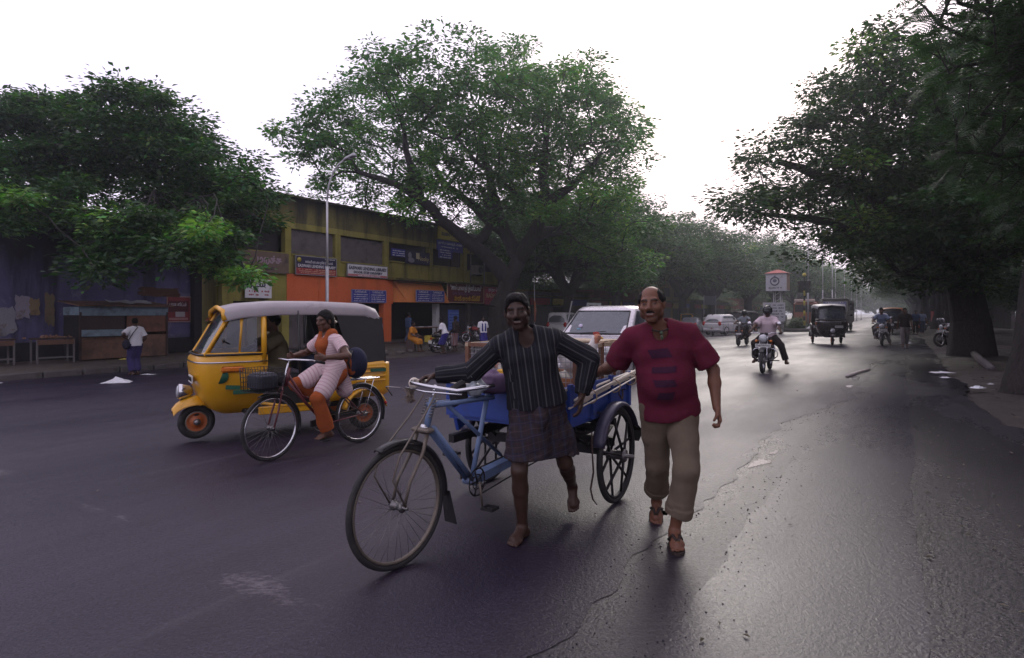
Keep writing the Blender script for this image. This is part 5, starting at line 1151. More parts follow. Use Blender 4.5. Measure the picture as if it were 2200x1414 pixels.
def guard(m, c, axle, Rr, w, a0, a1, n=18, ref=(0, 0, 1), lip=.02):
    """mudguard arc, curved across"""
    c = Vector(c); ax = Vector(axle); x = Vector(ref); x = (x - ax * x.dot(ax)).normalized(); y = ax.cross(x); loops = []
    for i in range(n + 1):
        a = a0 + (a1 - a0) * i / n; e = x * math.cos(a) + y * math.sin(a); loops.append([c + e * (Rr - lip) - ax * w, c + e * (Rr - lip * .15) - ax * w * .6, c + e * Rr, c + e * (Rr - lip * .15) + ax * w * .6, c + e * (Rr - lip) + ax * w, c + e * (Rr - lip - .004) + ax * w * .9, c + e * (Rr - .006), c + e * (Rr - lip - .004) - ax * w * .9])
    return m.loft(loops)

# ------------------------------------------------------------------ the tricycle cart
CART = Vector((.32, 5.06, 0)); CYAW = math.atan2(-.855, -.52)
def cartw(x, y, z): return CART + Matrix.Rotation(CYAW, 3, 'Z') @ Vector((x, y, z))
ct = thing('tricycle_cart', 'blue pedal tricycle cart with spoked wheels pushed by two men', 'cart', CART, CYAW)
STEER = -.13; fx, fR = 1.84, .365
fk = empty('fork', (1.53, 0, 0), STEER, ct); X = lambda v: v - 1.53
wheel(fk, (X(fx), 0, fR), fR, .019, spokes=36, thick=.0014, hub_w=.085, rim_m=M_dusty, name='front_wheel')
m = MB()
for y in (-.055, .055):
    m.tube([(X(fx), y, fR), (X(1.80), y, .5), (X(1.69), y * .9, .66), (X(1.645), y * .8, .78)], [.009, .011, .013, .014], 8)                     # fork blades
    m.tube([(X(fx), y * 1.3, fR), (X(1.95), y * 1.5, .55), (X(1.90), y * 1.5, .68), (X(1.70), y * 1.1, .87), (X(1.585), y * .9, 1.0)], .006, 6)    # truss rods
m.box((X(1.645), 0, .785), (.07, .15, .03), ch=.01); m.bar((X(1.645), 0, .76), (X(1.63), 0, .80), .02); m.build('fork_blade', M_dusty, fk)
MB().lathe((X(1.635), 0, .785), (-.3, 0, 1), [(.026, 0), (.03, .012), (.026, .03)], 14).build('crown_race', M_chrome, fk)
m = MB(); guard(m, (X(fx), 0, fR), (0, 1, 0), fR + .028, .034, -1.62, .42, 24); m.build('mudguard', M_blk, fk)
fl = [[(X(fx - .388 - .012 * j - d), y * (1 + .12 * j), .37 - .055 * j) for y in (-.036, 0, .036)] for d in (0, .006) for j in range(5)]
m = MB(); m.loft(fl[:5], closed=False); m.loft([l[::-1] for l in fl[5:]], closed=False); m.build('mud_flap', M_rubber, fk)
for sy in (-.035, .035):   # paired fork springs
    MB().tube([(X(1.615 + .012 * math.cos(a * .9)) - .045 * a / 44, sy + .014 * math.sin(a * .9), .865 + .105 * a / 44) for a in range(45)], .0035, 5).build('spring', M_steel, fk)
m = MB(); m.bar((X(1.565), 0, .95), (X(1.535), 0, 1.05), .012); m.tube([(X(1.40), -.33, 1.035), (X(1.46), -.30, 1.05), (X(1.56), -.2, 1.05), (X(1.58), -.06, 1.045), (X(1.58), .06, 1.04), (X(1.55), .2, 1.03), (X(1.45), .31, 1.05), (X(1.36), .33, 1.055)], .012, 10); m.tube([(X(1.59), -.22, 1.02), (X(1.62), 0, 1.015), (X(1.55), .24, 1.01)], .006, 6)
m.build('handlebar', M_chrome, fk)
MB().tube([(X(1.40), -.33, 1.035), (X(1.36), -.335, 1.03), (X(1.30), -.335, 1.03)], [.016, .018, .016], 10).build('grip', mat('ivory_grip', (.68, .60, .50), .4, var=.1), fk)
MB().torus((X(1.44), -.31, 1.03), (.3, 1, 0), .025, .013, 16, 8).build('grip', mat('ivory_grip', (.68, .60, .50), .4, var=.1), fk)
MB().tube([(X(1.62), -.24, 1.02), (X(1.65), -.33, 1.025), (X(1.63), -.37, 1.02), (X(1.6), -.34, .96)], .004, 6).build('brake_lever', M_steel, fk)
rs = random.Random(3); m = MB()
for i in range(40):
    a = rs.uniform(0, 6.28); p = Vector((X(1.57), -.20, 1.0)); pts = [p + Vector((rs.gauss(0, .016), rs.gauss(0, .016), -.02 * j + rs.gauss(0, .012))) for j in range(4)]; m.tube(pts, .003, 4, smooth=False)
m.build('rag_tassel', mat('jute', (.17, .13, .10), .9, var=.4), fk)
# frame tubes
m = MB(); m.bar((1.625, 0, .80), (1.565, 0, .97), .022); 
for y in (-.028, .028):
    m.bar((1.60, y, .80), (1.16, y, .36), .0165); m.bar((1.585, y, .93), (.92, y, .90), .0165)
m.bar((1.16, 0, .33), (.93, 0, .98), .018); m.bar((1.44, 0, .925), (.78, 0, .46), .014); m.plank((1.16, 0, .36), (.15, 0, .42), .075, .06); m.bar((1.16, -.05, .36), (1.16, .05, .36), .028)
m.build('frame', M_ltbl, ct)
MB().lathe((1.61, 0, .775), (-.33, 0, 1), [(.028, 0), (.03, .012), (.024, .02)], 14).build('headset', M_chrome, ct)
m = MB(); m.torus((1.16, .055, .36), (0, 1, 0), .092, .006, 36, 6, sq=.5)
for i in range(5): a = i * 2 * math.pi / 5; m.bar((1.16, .055, .36), (1.16 + .09 * math.cos(a), .055, .36 + .09 * math.sin(a)), .006)
m.torus((1.16, .055, .36), (0, 1, 0), .05, .004, 24, 5); m.build('chainring', M_ebony, ct)
m = MB(); m.tube([(1.16, .06, .452), (.6, .06, .475), (.02, .06, .44), (-.03, .06, .40), (.02, .06, .345), (.6, .06, .31), (1.16, .06, .268)], .006, 6); m.build('chain', M_ebony, ct)
for sg, a in ((1, 1.45), (-1, 1.45 + math.pi)):
    e = Vector((1.16 - .17 * math.cos(a) * .9, .085 * sg, .36 - .17 * math.sin(a))); MB().bar((1.16, .075 * sg, .36), e, .009, .008).build('crank', M_dusty, ct)
    pd = MB()
    for yy in (-.04, .04): pd.box(e + Vector((0, .06 * sg + yy, 0)), (.09, .016, .022), ch=.004)
    pd.bar(e, e + Vector((0, .11 * sg, 0)), .006); pd.box(e + Vector((.04, .06 * sg, 0)), (.01, .09, .018)).box(e + Vector((-.04, .06 * sg, 0)), (.01, .09, .018)); pd.build('pedal', M_matblk, ct)
# saddle under a purple cloth
sV, sF = sdf_surface([CAP((1.06, 0, .99), (.88, 0, 1.0), .045, .085, .04), CAP((.86, .05, .99), (.86, -.05, .99), .075, .075, .03)], .012); sV = sV + vnormals(sV, sF) * (vnoise(sV, 22, 1) * .012)[:, None]
np_mesh('saddle', sV, sF, cloth('saddle_cover', (.13, .085, .15), .3), ct, True)
MB().bar((.93, 0, .93), (.90, 0, .99), .014).build('seat_post', M_steel, ct)
# axle, chassis beams, springs, wheels
for y in (-.6, .6): wheel(ct, (0, y, .375), .375, .022, spokes=12, thick=.0115, rim_m=M_ebony, hub_r=.036, hub_w=.15, name='rear_wheel')
MB().bar((0, -.64, .375), (0, .64, .375), .018).build('axle', M_ebony, ct)
for x, z, w in ((.16, .44, .07), (-.16, .44, .07), (.12, .60, .05), (-.2, .60, .05)): MB().box((x, 0, z), (.05, 1.02, w)).build('cross_beam', M_ebony, ct)
for y in (-.36, .36): MB().box((.25, y, .56), (1.3, .05, .06)).build('side_rail', M_ebony, ct)
for y in (-.43, .43):
    m = MB()
    for k in range(4): m.tube([(-.36 + .05 * k, y, .55 - .012 * k), (-.15, y, .45 - .016 * k), (0, y, .425 - .014 * k), (.15, y, .45 - .016 * k), (.36 - .05 * k, y, .55 - .012 * k)], .012, 4, flat=.5)
    m.build('leaf_spring', M_ebony, ct)
    MB().tube([(.45, y, .70), (.45, y * 1.05, .62), (.36, y * 1.12, .60), (.3, y * 1.05, .62)], .012, 6).build('step_iron', M_ebony, ct)
for y in (-.6, .6):
    m = MB(); guard(m, (0, y, .375), (0, 1, 0), .425, .055, -1.15, 1.25, 20, lip=.03); m.bar((.17, y, .74), (.2, y * .8, .72), .008); m.bar((-.17, y, .74), (-.2, y * .8, .72), .008)
    m.build('mudguard', mat('dented_guard', (.055, .05, .085), .4, metal=.2, var=.5, scale=7, dirt=.2), ct)
    MB().add([(-.36, y - .05, .56), (-.36, y + .05, .56), (-.43, y + .07, .50), (-.43, y - .07, .50), (-.38, y + .05, .42), (-.38, y - .05, .42)], [(0, 1, 2, 3), (3, 2, 4, 5)]).build('mud_flap', M_rubber, ct)
# bed: floor, boards, corner posts
MB().box((.12, 0, .70), (1.24, 1.0, .04)).build('bed_floor', M_cartblue, ct)
for y in (-.5, .5):
    MB().box((.12, y, .775), (1.25, .035, .13)).build('side_board', M_cartblue, ct); MB().box((.12, y, .915), (1.25, .03, .12)).build('side_board', M_cartblue, ct)
    for x in (-.46, -.05, .3, .7): MB().box((x, y + math.copysign(.03, y), .85), (.05, .025, .3)).build('stake', M_cartblue, ct)
    MB().prism([(.74, .70), (.74, .90), (.60, .70), (.60, .62), (.70, .58)], .03, Matrix.Translation((0, y * .9, 0))).build('gusset', M_cartblue, ct)
MB().box((.745, 0, .83), (.035, .97, .24)).build('front_board', M_cartblue, ct); MB().box((-.505, 0, .83), (.035, .97, .24)).build('tail_board', M_cartblue, ct)
MB().box((.75, 0, .965), (.05, 1.04, .016)).build('edge_strip', M_cane, ct)
def on_cart(name, label, cat, pos, group=None, rz=0.0): return thing(name, label, cat, cartw(*pos), CYAW + rz, group)
# bundle of canes along the near side
cb = on_cart('cane_bundle', 'bundle of split white canes tied along the cart side', 'cane', (0, 0, 0)); rs = random.Random(8)
for i in range(7):
    y = .56 + rs.uniform(-.03, .03); z = .90 + rs.uniform(-.03, .035); MB().tube([(.66 + rs.uniform(-.1, .08), y, z - .05), (.2, y + rs.uniform(-.01, .01), z + rs.uniform(-.015, .015)), (-.56 + rs.uniform(-.06, .1), y, z + .06)], rs.uniform(.006, .011), 6).build('cane', M_cane, cb)
for x in (.42, -.05, -.42): MB().torus((x, .56, .91 - .06 * x), (1, 0, .1), .05, .005, 16, 5).build('twine', M_pale, cb)
for i, x in enumerate((.40, -.1)):
    sgn = 1; o = on_cart('rope', ['short rope end dangling below the cart step', 'curly wire loop hanging from the cane bundle'][i], 'rope', (x, .5, 0)); o2 = MB()
    pts = [(.0, .06, .62), (.01, .07, .45), (-.01, .07, .32), (.02, .06, .2), (.0, .07, .12), (-.05, .08, .07)] if i == 0 else [(0, .08, .9), (.02, .09, .84), (-.02, .1, .80), (-.06, .09, .83), (-.05, .09, .88)]
    o2.tube(pts, [.005, .006, .007, .007, .006, .003][:len(pts)], 6); bpy.data.objects.remove(o); oo = o2.build('rope', mat('dark_rope', (.06, .035, .03), .9)); oo.location = cartw(x, .5, 0); oo.rotation_euler = (0, 0, CYAW); tag(oo, ['short rope end dangling below the cart step', 'curly wire loop hanging from the cane bundle'][i], 'rope')
# wire cage of hens
cg = on_cart('chicken_cage', 'wood-framed wire cage of hens on the tricycle cart', 'cage', (0, 0, .725)); x0, x1, y0, y1, z0, z1 = -.56, .42, -.55, .44, .24, .515
for x in (x0, (x0 + x1) / 2, x1):
    for y in (y0, y1): MB().box((x, y, (z0 + z1) / 2 - .1), (.035, .035, z1 - z0 + .24)).build('post', M_wood, cg)
for y in (y0, y1):
    for z in (z0 - .2, z1): MB().box(((x0 + x1) / 2, y, z), (x1 - x0 + .04, .03, .03)).build('rail', M_wood if z < .3 else M_pale, cg)
for x in (x0, x1):
    for z in (z0 - .2, z1): MB().box((x, (y0 + y1) / 2, z), (.03, y1 - y0 - .03, .03)).build('rail', M_wood, cg)
for i in range(3): MB().box((x0 + .12 + i * .14, (y0 + y1) / 2, z1 + .024), (.10, y1 - y0, .014), rz=.01 * i).build('top_slat', M_pale, cg)
def wire_panel(o, ex, ey, nx, ny):
    m = MB(); o, ex, ey = Vector(o), Vector(ex), Vector(ey); n_ = ex.cross(ey).normalized()
    for i in range(nx + 1): p = o + ex * i / nx; m.plank(p, p + ey, .004, .003, n_)
    for j in range(ny + 1): p = o + ey * j / ny; m.plank(p, p + ex, .004, .003, n_)
    w = m.build('wire_mesh', M_silver, cg); w['kind'] = 'stuff'
wire_panel((x0, y1 + .004, .06), (x1 - x0, 0, 0), (0, 0, z1 - .06), 26, 12); wire_panel((x0, y0, .06), (x1 - x0, 0, 0), (0, 0, z1 - .06), 26, 12); wire_panel((x1, y0, .06), (0, y1 - y0, 0), (0, 0, z1 - .06), 24, 12); wire_panel((x0, y0, .06), (0, y1 - y0, 0), (0, 0, z1 - .06), 24, 12); wire_panel((x0 + .42, y0, z1 + .01), (x1 - x0 - .42, 0, 0), (0, y1 - y0, 0), 14, 24)
M_feath = attr_mat('feathers', .8, .2, 60, .2, bump=.4); M_comb = mat('hen_comb', (.40, .05, .035), .5)
def hen(pos, rz, colr, label, group, neckup=.16, s=1.0):
    r = thing('hen', label, 'hen', pos, rz, group); r.scale = (s,) * 3
    pr = [ELL((0, 0, .16), (.13, .085, .09), None, .03), CAP((-.08, 0, .19), (-.2, 0, .27), .055, .02, .04), CAP((.08, 0, .19), (.13, 0, .2 + neckup), .055, .03, .04), ELL((.145, 0, .215 + neckup), (.034, .027, .03), None, .015), ELL((.0, .07, .17), (.1, .03, .065), None, .015), ELL((.0, -.07, .17), (.1, .03, .065), None, .015), CAP((.02, .035, .10), (.02, .035, .0), .016, .008, .02), CAP((.02, -.035, .10), (.02, -.035, .0), .016, .008, .02)]
    for sy in (.035, -.035): pr += [CAP((.02, sy, .008), (.07, sy + .015, .006), .006, .005, .006), CAP((.02, sy, .008), (.07, sy - .015, .006), .006, .005, .006)]
    V, Fq = sdf_surface(pr, .009); c = np.tile(np.array(colr), (len(V), 1)); c[V[:, 2] < .06] = (.45, .30, .08); hz_ = V[:, 2] > .17 + neckup; c[hz_ & (V[:, 0] > .12)] = (.48, .22, .14)
    np_mesh('body', V, Fq, M_feath, r, True, c); MB().lathe((.17, 0, .213 + neckup), (1, 0, -.2), [(.011, 0), (.006, .018), (0, .028)], 8).build('beak', M_gold, r)
    m = MB()
    for i in range(4): m.ball((.12 + i * .012, 0, .245 + neckup + .004 * (1.5 - abs(i - 1.5))), (.008, .004, .012), 6, 4)
    m.build('comb', M_comb, r); [MB().ball((.158, .024 * sg, .222 + neckup), .005, 6, 4).build('eye', M_ink, r) for sg in (-1, 1)]
hen(cartw(.2, .36, .945), -.1, (.62, .60, .57), 'white hen with its head poking out above the cage top', None, .15, 1.0)
rs = random.Random(4)
for i, (x, y) in enumerate(((.30, .30), (.05, .33), (-.2, .3), (-.42, .32), (.22, -.05), (-.12, 0), (-.42, -.05), (.3, -.36), (0, -.38), (-.3, -.36))):
    hen(cartw(x, y, .73), CYAW + rs.uniform(0, 6), (.60, .57, .50) if i % 3 else (.22, .09, .04), 'hen crouched inside the wire cage on the cart', 'hens inside the cage', .08, 1.05)
o = on_cart('wooden_block', 'bright yellow wooden block on the cart front edge', 'block', (.56, -.02, 1.0)); MB().box((0, 0, .03), (.08, .26, .07), ch=.008).build('block', mat('yellow_enamel', (.62, .33, .02), .4, var=.1), o); MB().box((0, 0, -.14), (.2, .32, .27), ch=.01).build('crate', M_cartblue, o)
bag = on_cart('plastic_bag', 'clear crumpled plastic bag on the tricycle frame tubes', 'bag', (1.12, .02, .985)); bV, bF = sdf_surface([ELL((0, 0, .0), (.10, .05, .055), None, .02), CAP((.0, 0, .03), (.05, .0, .09), .025, .015, .02), CAP((-.02, 0, .03), (-.05, .0, .09), .02, .012, .02)], .009); bV = bV + vnormals(bV, bF) * (vnoise(bV, 30, 4) * .016)[:, None]; np_mesh('bag', bV, bF, mat('milky_plastic', (.34, .37, .40), .25, var=.35, scale=25), bag, True)
MB().box((1.30, 0, .97), (.16, .05, .14), ry=.3, ch=.015).build('tool_pouch', M_matblk, ct)

# ------------------------------------------------------------------ bicycles
def bicycle(label, loc, yaw, frame_m, steer=0.0, basket=True, lean=0.0, name='bicycle', stand=True):
    b = thing(name, label, 'bicycle', loc, yaw); Rw = .335
    if lean: b.rotation_euler = (lean, 0, yaw)
    wheel(b, (-.55, 0, Rw), Rw, .018, spokes=36, thick=.0012, rim_m=M_chrome, name='rear_wheel')
    f = empty('fork', (.42, 0, 0), steer, b); wheel(f, (.14, 0, Rw), Rw, .018, spokes=32, thick=.0012, rim_m=M_chrome, name='front_wheel')
    m = MB()
    for y in (-.05, .05): m.tube([(.14, y, Rw), (.09, y, .5), (.03, y * .6, .70), (.0, 0, .74)], [.008, .010, .012, .014], 8)
    m.build('fork_blade', frame_m, f); m = MB(); m.bar((.0, 0, .74), (-.07, 0, 1.0), .011); m.tube([(-.28, -.27, .98), (-.16, -.25, 1.01), (-.05, -.13, 1.02), (-.06, 0, 1.01), (-.05, .13, 1.02), (-.16, .25, 1.01), (-.28, .27, .98)], .011, 8); m.build('handlebar', M_chrome, f)
    for sg in (-1, 1): MB().bar((-.2, .265 * sg, 1.0), (-.31, .27 * sg, .975), .016).build('grip', M_matblk, f)
    m = MB(); guard(m, (.14, 0, Rw), (0, 1, 0), Rw + .025, .028, -1.9, .4, 18); m.build('mudguard', M_blk, f); m = MB(); guard(m, (-.55, 0, Rw), (0, 1, 0), Rw + .025, .028, -1.9, .5, 18); m.build('mudguard', M_blk, b)
    if basket:
        m = MB()
        for i in range(9):
            x = .1 + .27 * i / 8
            for y in (-.15, .15): m.bar((x, y, .72), (x + .01, y * 1.1, .95), .003, n=4)
        for i in range(9):
            y = -.15 + .3 * i / 8
            for x in (.1, .37): m.bar((x, y, .72), (x, y * 1.1, .95), .003, n=4)
            m.bar((.1, y, .72), (.37, y, .72), .003, n=4)
        for k in range(6):
            z = .72 + .046 * k; w = .15 * (1 + .1 * k / 5); m.tube([(.1, -w, z), (.37, -w, z), (.37, w, z), (.1, w, z)], .003, 4, closed=True)
        bk = m.build('basket', M_matblk, f); bk['kind'] = 'stuff'; MB().box((.235, 0, .82), (.22, .24, .17), ch=.03).build('basket_load', mat('dark_bag', (.03, .03, .045), .8), f)
    m = MB(); m.bar((.39, 0, .74), (.345, 0, .93), .018); m.bar((.38, 0, .80), (-.06, 0, .30), .015); m.tube([(.365, 0, .87), (.2, 0, .62), (-.13, 0, .48)], .014, 8); m.bar((-.06, 0, .29), (-.185, 0, .77), .015)
    for y in (-.045, .045): m.bar((-.06, y, .29), (-.55, y * 1.2, Rw), .009); m.bar((-.17, y * .4, .72), (-.55, y * 1.2, Rw), .008)
    m.build('frame', frame_m, b); sV, sF = sdf_surface([CAP((-.05, 0, .80), (-.22, 0, .81), .03, .07, .04), CAP((-.23, .05, .805), (-.23, -.05, .805), .05, .05, .03)], .012); np_mesh('saddle', sV, sF, M_seat, b, True)
    m = MB(); m.torus((-.06, -.05, .29), (0, 1, 0), .085, .005, 30, 5, sq=.5); m.lathe((-.06, -.048, .29), (0, -1, 0), [(.05, 0), (.05, .004)], 20); m.build('chainring', M_steel, b); MB().prism([(.06, .33), (.06, .26), (-.55, .30), (-.55, .39)], .025, Matrix.Translation((0, -.055, 0))).build('chain_case', M_blk, b)
    for sg, a in ((1, 1.2), (-1, 1.2 + math.pi)):
        e = Vector((-.06 + .165 * math.cos(a), .075 * sg, .29 - .165 * math.sin(a))); MB().bar((-.06, .07 * sg, .29), e, .009).build('crank', M_steel, b); MB().box(e + Vector((0, .055 * sg, 0)), (.085, .09, .022), ch=.005).build('pedal', M_matblk, b)
    m = MB()
    for y in (-.07, 0, .07): m.bar((-.3, y, .74), (-.78, y, .74), .006, n=5)
    m.bar((-.3, -.07, .74), (-.3, .07, .74), .006); m.bar((-.78, -.07, .74), (-.78, .07, .74), .006)
    for y in (-.07, .07): m.bar((-.7, y, .74), (-.56, y, Rw), .005)
    m.build('rear_rack', M_chrome, b)
    if stand: MB().tube([(-.55, -.07, .31), (-.66, -.12, .30), (-.80, -.14, .305)], .006, 6).build('stand', M_chrome, b)
    MB().ball((-.93, 0, .42), (.012, .022, .022)).build('reflector', M_redl, b)
    return b
GB = Vector((-2.11, 6.51, 0)); GYAW = math.atan2(-.783, -.623)
bicycle('dark red ladies bicycle ridden by the schoolgirl', GB, GYAW, mat('maroon_enamel', (.12, .03, .035), .4, var=.2), .10)
bp = ST(26.5, -5.0, .02); bicycle('bicycle leaning in the shade against the orange shop front posts', bp, STREET + .3, M_blk, .3, False, .12)

# ------------------------------------------------------------------ auto-rickshaw
def auto_rickshaw(label, loc, yaw, paint, hood, front_full=False, name='auto_rickshaw', decal=None, s=1.0, plate='TN 01 K 4425', hood_top=None, apron=None):
    a = thing(name, label, 'auto rickshaw', loc, yaw); a.scale = (s,) * 3
    # front cowl: D-shaped loops rising from floor to windscreen
    def D(z, xb, xf, hw, r, n=10):
        pts = []
        for i in range(n + 1):
            th = -math.pi / 2 + math.pi * i / n; cs, sn = math.cos(th), math.sin(th); e = .55
            pts.append((xf - r + r * math.copysign(abs(cs) ** e, cs), hw * math.copysign(abs(sn) ** e, sn), z))
        return [(xb, -hw, z)] + pts + [(xb, hw, z)]
    m = MB(); lp = [D(.32, .52, .78, .26, .2), D(.40, .40, .92, .40, .26), D(.55, .34, 1.02, .50, .32), D(.75, .31, 1.08, .56, .36), D(.95, .30, 1.10, .585, .38), D(1.02, .30, 1.09, .58, .38), D(1.06, .30, 1.06, .57, .36)]
    inner = [[(x - .025 if i not in (0, len(l) - 1) else x, y * .95, z) for i, (x, y, z) in enumerate(l)] for l in lp]
    m.loft(lp, closed=False); m.loft([l[::-1] for l in inner], closed=False); m.build('cowl', paint, a)
    m = MB(); m.tube([(x, y, 1.075) for x, y, z in D(0, .30, 1.07, .575, .36)], .014, 6); m.build('cowl_rim', M_blk, a)
    m = MB(); m.tube([(x + .004, y * 1.006, .985) for x, y, z in D(0, .30, 1.098, .585, .38)], .009, 6); m.build('trim_strip', M_chrome, a)
    # windscreen frame and glass
    c0 = [(.98, -.50, 1.08), (.98, .50, 1.08), (.70, .46, 1.60), (.70, -.46, 1.60)]; V_ = Vector
    m = MB(); m.tube(c0, .028, 8, closed=True); m.bar((.62, -.52, 1.07), (.58, -.5, 1.6), .022); m.bar((.62, .52, 1.07), (.58, .5, 1.6), .022)
    for sg in (-1, 1): m.bar((.98, .5 * sg, 1.08), (.32, .57 * sg, 1.08), .02); m.bar((.34, .565 * sg, .95), (.34, .54 * sg, 1.62), .034)
    m.build('windscreen_frame', paint, a)
    m = MB(); n = 8; V = []
    for j in range(2):
        for i in range(n + 1):
            y = -1 + 2 * i / n; z = 1.09 + .5 * j; V.append((.985 - .28 * j + .05 * (1 - y * y), y * (.48 - .03 * j), z))
    m.add(V, [(i, i + 1, n + 2 + i, n + 1 + i) for i in range(n)], True); m.build('windscreen', M_wind, a)
    for sg in (-1, 1): MB().add([(.94, .5 * sg, 1.1), (.42, .56 * sg, 1.1), (.42, .535 * sg, 1.58), (.66, .48 * sg, 1.58)], [(0, 1, 2, 3)]).build('side_glass', M_wind, a)
    MB().box((.94, .18, 1.11), (.02, .3, .02)).build('wiper', M_blk, a)
    # hood (canopy): roof and closed rear
    hw = .62; loops = []
    for x, zt, w in ((.78, 1.655, .50), (.60, 1.70, .56), (.2, 1.735, .60), (-.4, 1.74, .62), (-.95, 1.72, .62), (-1.12, 1.66, .60), (-1.22, 1.50, .59)):
        loops.append([(x, -w, zt - .17), (x, -w * 1.01, zt - .09), (x, -w * .93, zt - .025), (x, -w * .5, zt), (x, 0, zt + .008), (x, w * .5, zt), (x, w * .93, zt - .025), (x, w * 1.01, zt - .09), (x, w, zt - .17)])
    m = MB(); m.loft(loops, closed=False); m.loft([[(x, y * .985, z - .012) for x, y, z in l][::-1] for l in loops], closed=False); m.build('hood_roof', hood_top or hood, a)
    m = MB(); m.tube([(.78, .50, 1.49), (.79, .47, 1.60), (.79, 0, 1.655), (.79, -.47, 1.60), (.78, -.50, 1.49)], .03, 6); m.build('front_peak', paint if not front_full else hood, a)
    for sg in (-1, 1):
        m = MB(); m.add([(-.55, .61 * sg, 1.57), (-1.20, .60 * sg, 1.52), (-1.25, .62 * sg, .90), (-.75, .64 * sg, .90), (-.55, .60 * sg, 1.57), (-1.20, .59 * sg, 1.52), (-1.25, .61 * sg, .90), (-.75, .63 * sg, .90)], [(0, 1, 2, 3), (7, 6, 5, 4), (0, 4, 5, 1), (1, 5, 6, 2), (2, 6, 7, 3), (3, 7, 4, 0)]); m.build('hood_side', hood, a)
    MB().add([(-1.21, -.59, 1.52), (-1.21, .59, 1.52), (-1.26, .61, .9), (-1.26, -.61, .9)], [(0, 1, 2, 3)]).build('hood_back', hood, a)
    for x in (-.52, -.08):
        for sg in (-1, 1): MB().tube([(x, .62 * sg, .62 if x < -.3 else .5), (x, .615 * sg, 1.1), (x + .02, .6 * sg, 1.62)], .014, 6).build('hood_post', M_blk, a)
    # floor, tub, wheel arches, seats
    MB().box((-.2, 0, .36), (1.5, 1.04, .05)).build('floor', M_matblk, a)
    for sg in (-1, 1): MB().box((.02, .53 * sg, .36), (.76, .06, .10), ch=.01).tube([(.38, .53 * sg, .46), (.1, .545 * sg, .40), (-.25, .56 * sg, .40)], .02, 6).build('sill', paint, a)
    lps = []
    for x, w, z0, z1 in ((-.42, .60, .40, .72), (-.55, .64, .42, .80), (-.9, .66, .44, .90), (-1.2, .65, .44, .92), (-1.31, .60, .48, .90)):
        lps.append([(x, -w * .96, z0), (x, -w, z0 + .1), (x, -w, z1 - .04), (x, -w * .97, z1), (x, w * .97, z1), (x, w, z1 - .04), (x, w, z0 + .1), (x, w * .96, z0)])
    MB().loft(lps).build('tub', paint, a)
    for sg in (-1, 1):
        m = MB(); guard(m, (-.95, .60 * sg, .26), (0, 1, 0), .31, .10, -1.45, 1.45, 18, lip=.03); m.build('wheel_arch', paint, a)
        for k in range(4): MB().box((-1.02, .665 * sg, .66 + .06 * k), (.42, .02, .02), ch=.006).build('pressed_rib', paint, a)
        MB().box((-1.27, .56 * sg, .62), (.05, .1, .14), ch=.01).build('tail_lamp', M_redl, a)
        MB().box((.70, .575 * sg, .90), (.26, .05, .075), ch=.02).build('indicator', M_amber, a)
        wheel(a, (-.95, .56 * sg, .215), .215, .045, disc=mat('orange_rim', (.36, .09, .02), .5, var=.2), hub_r=.03, hub_w=.08, name='rear_wheel', axle=(0, sg, 0), seg=32)
    MB().box((-.85, 0, .86), (.5, 1.1, .14), ch=.04).build('seat', M_seat, a); MB().box((-1.12, 0, 1.12), (.12, 1.1, .5), ry=-.15, ch=.04).build('seat_back', M_seat, a); MB().box((-.02, 0, .72), (.34, .62, .12), ch=.03).build('driver_seat', M_seat, a); MB().box((-.1, 0, .52), (.3, .7, .3)).build('engine_box', M_matblk, a); MB().box((-.18, 0, .95), (.05, .5, .25), ch=.02).build('seat_back', M_seat, a)
    # front wheel, mudguard, headlamp, handlebar
    wheel(a, (1.02, 0, .215), .215, .046, disc=mat('orange_rim', (.36, .09, .02), .5, var=.2), hub_r=.03, hub_w=.08, name='front_wheel', steer=.0, axle=(0, 1, 0), seg=32); MB().lathe((1.02, -.03, .215), (0, -1, 0), [(.12, 0), (.06, .03), (0, .03)], 20).build('wheel_disc', mat('orange_rim', (.36, .09, .02), .5, var=.2), a)
    lps = []
    for i in range(9):
        th = -1.0 + 2.05 * i / 8; c_, s_ = math.cos(th), math.sin(th); w = .12 * (1 - .25 * abs(th)); r0 = .30
        lps.append([(1.02 + r0 * s_, -w, .215 + (r0 - .07) * c_), (1.02 + (r0 + .01) * s_, -w * .7, .235 + r0 * c_), (1.02 + (r0 + .02) * s_, 0, .245 + (r0 + .01) * c_), (1.02 + (r0 + .01) * s_, w * .7, .235 + r0 * c_), (1.02 + r0 * s_, w, .215 + (r0 - .07) * c_)])
    m = MB(); m.loft(lps, closed=False); m.loft([[(x, y * .93, z - .012) for x, y, z in l][::-1] for l in lps], closed=False); m.build('mudguard', paint, a)
    MB().lathe((1.10, 0, .60), (1, 0, .05), [(.03, -.04), (.075, 0), (.095, .08), (.098, .12), (.088, .125), (0, .13)], 20).build('headlamp', M_chrome, a); MB().lathe((1.224, 0, .606), (1, 0, .05), [(.086, 0), (.06, .018), (0, .025)], 20).build('headlamp_glass', M_lens, a)
    MB().tube([(1.05, 0, .22), (.95, 0, .5), (.86, 0, .75)], .035, 8).build('steering_column', M_matblk, a); MB().tube([(.62, -.3, 1.0), (.72, -.12, 1.02), (.74, 0, 1.0), (.72, .12, 1.02), (.62, .3, 1.0)], .014, 8).bar((.86, 0, .75), (.74, 0, 1.0), .02).build('handlebar', M_blk, a)
    for sg in (-1, 1): MB().bar((.72, .5 * sg, 1.2), (.82, .68 * sg, 1.25), .008).ball((.83, .72 * sg, 1.26), (.015, .055, .04), 10, 6).build('mirror', M_blk, a)
    if apron: MB().box((1.10, 0, .72), (.03, .9, .5), ch=.01).build('apron_panel', apron, a)
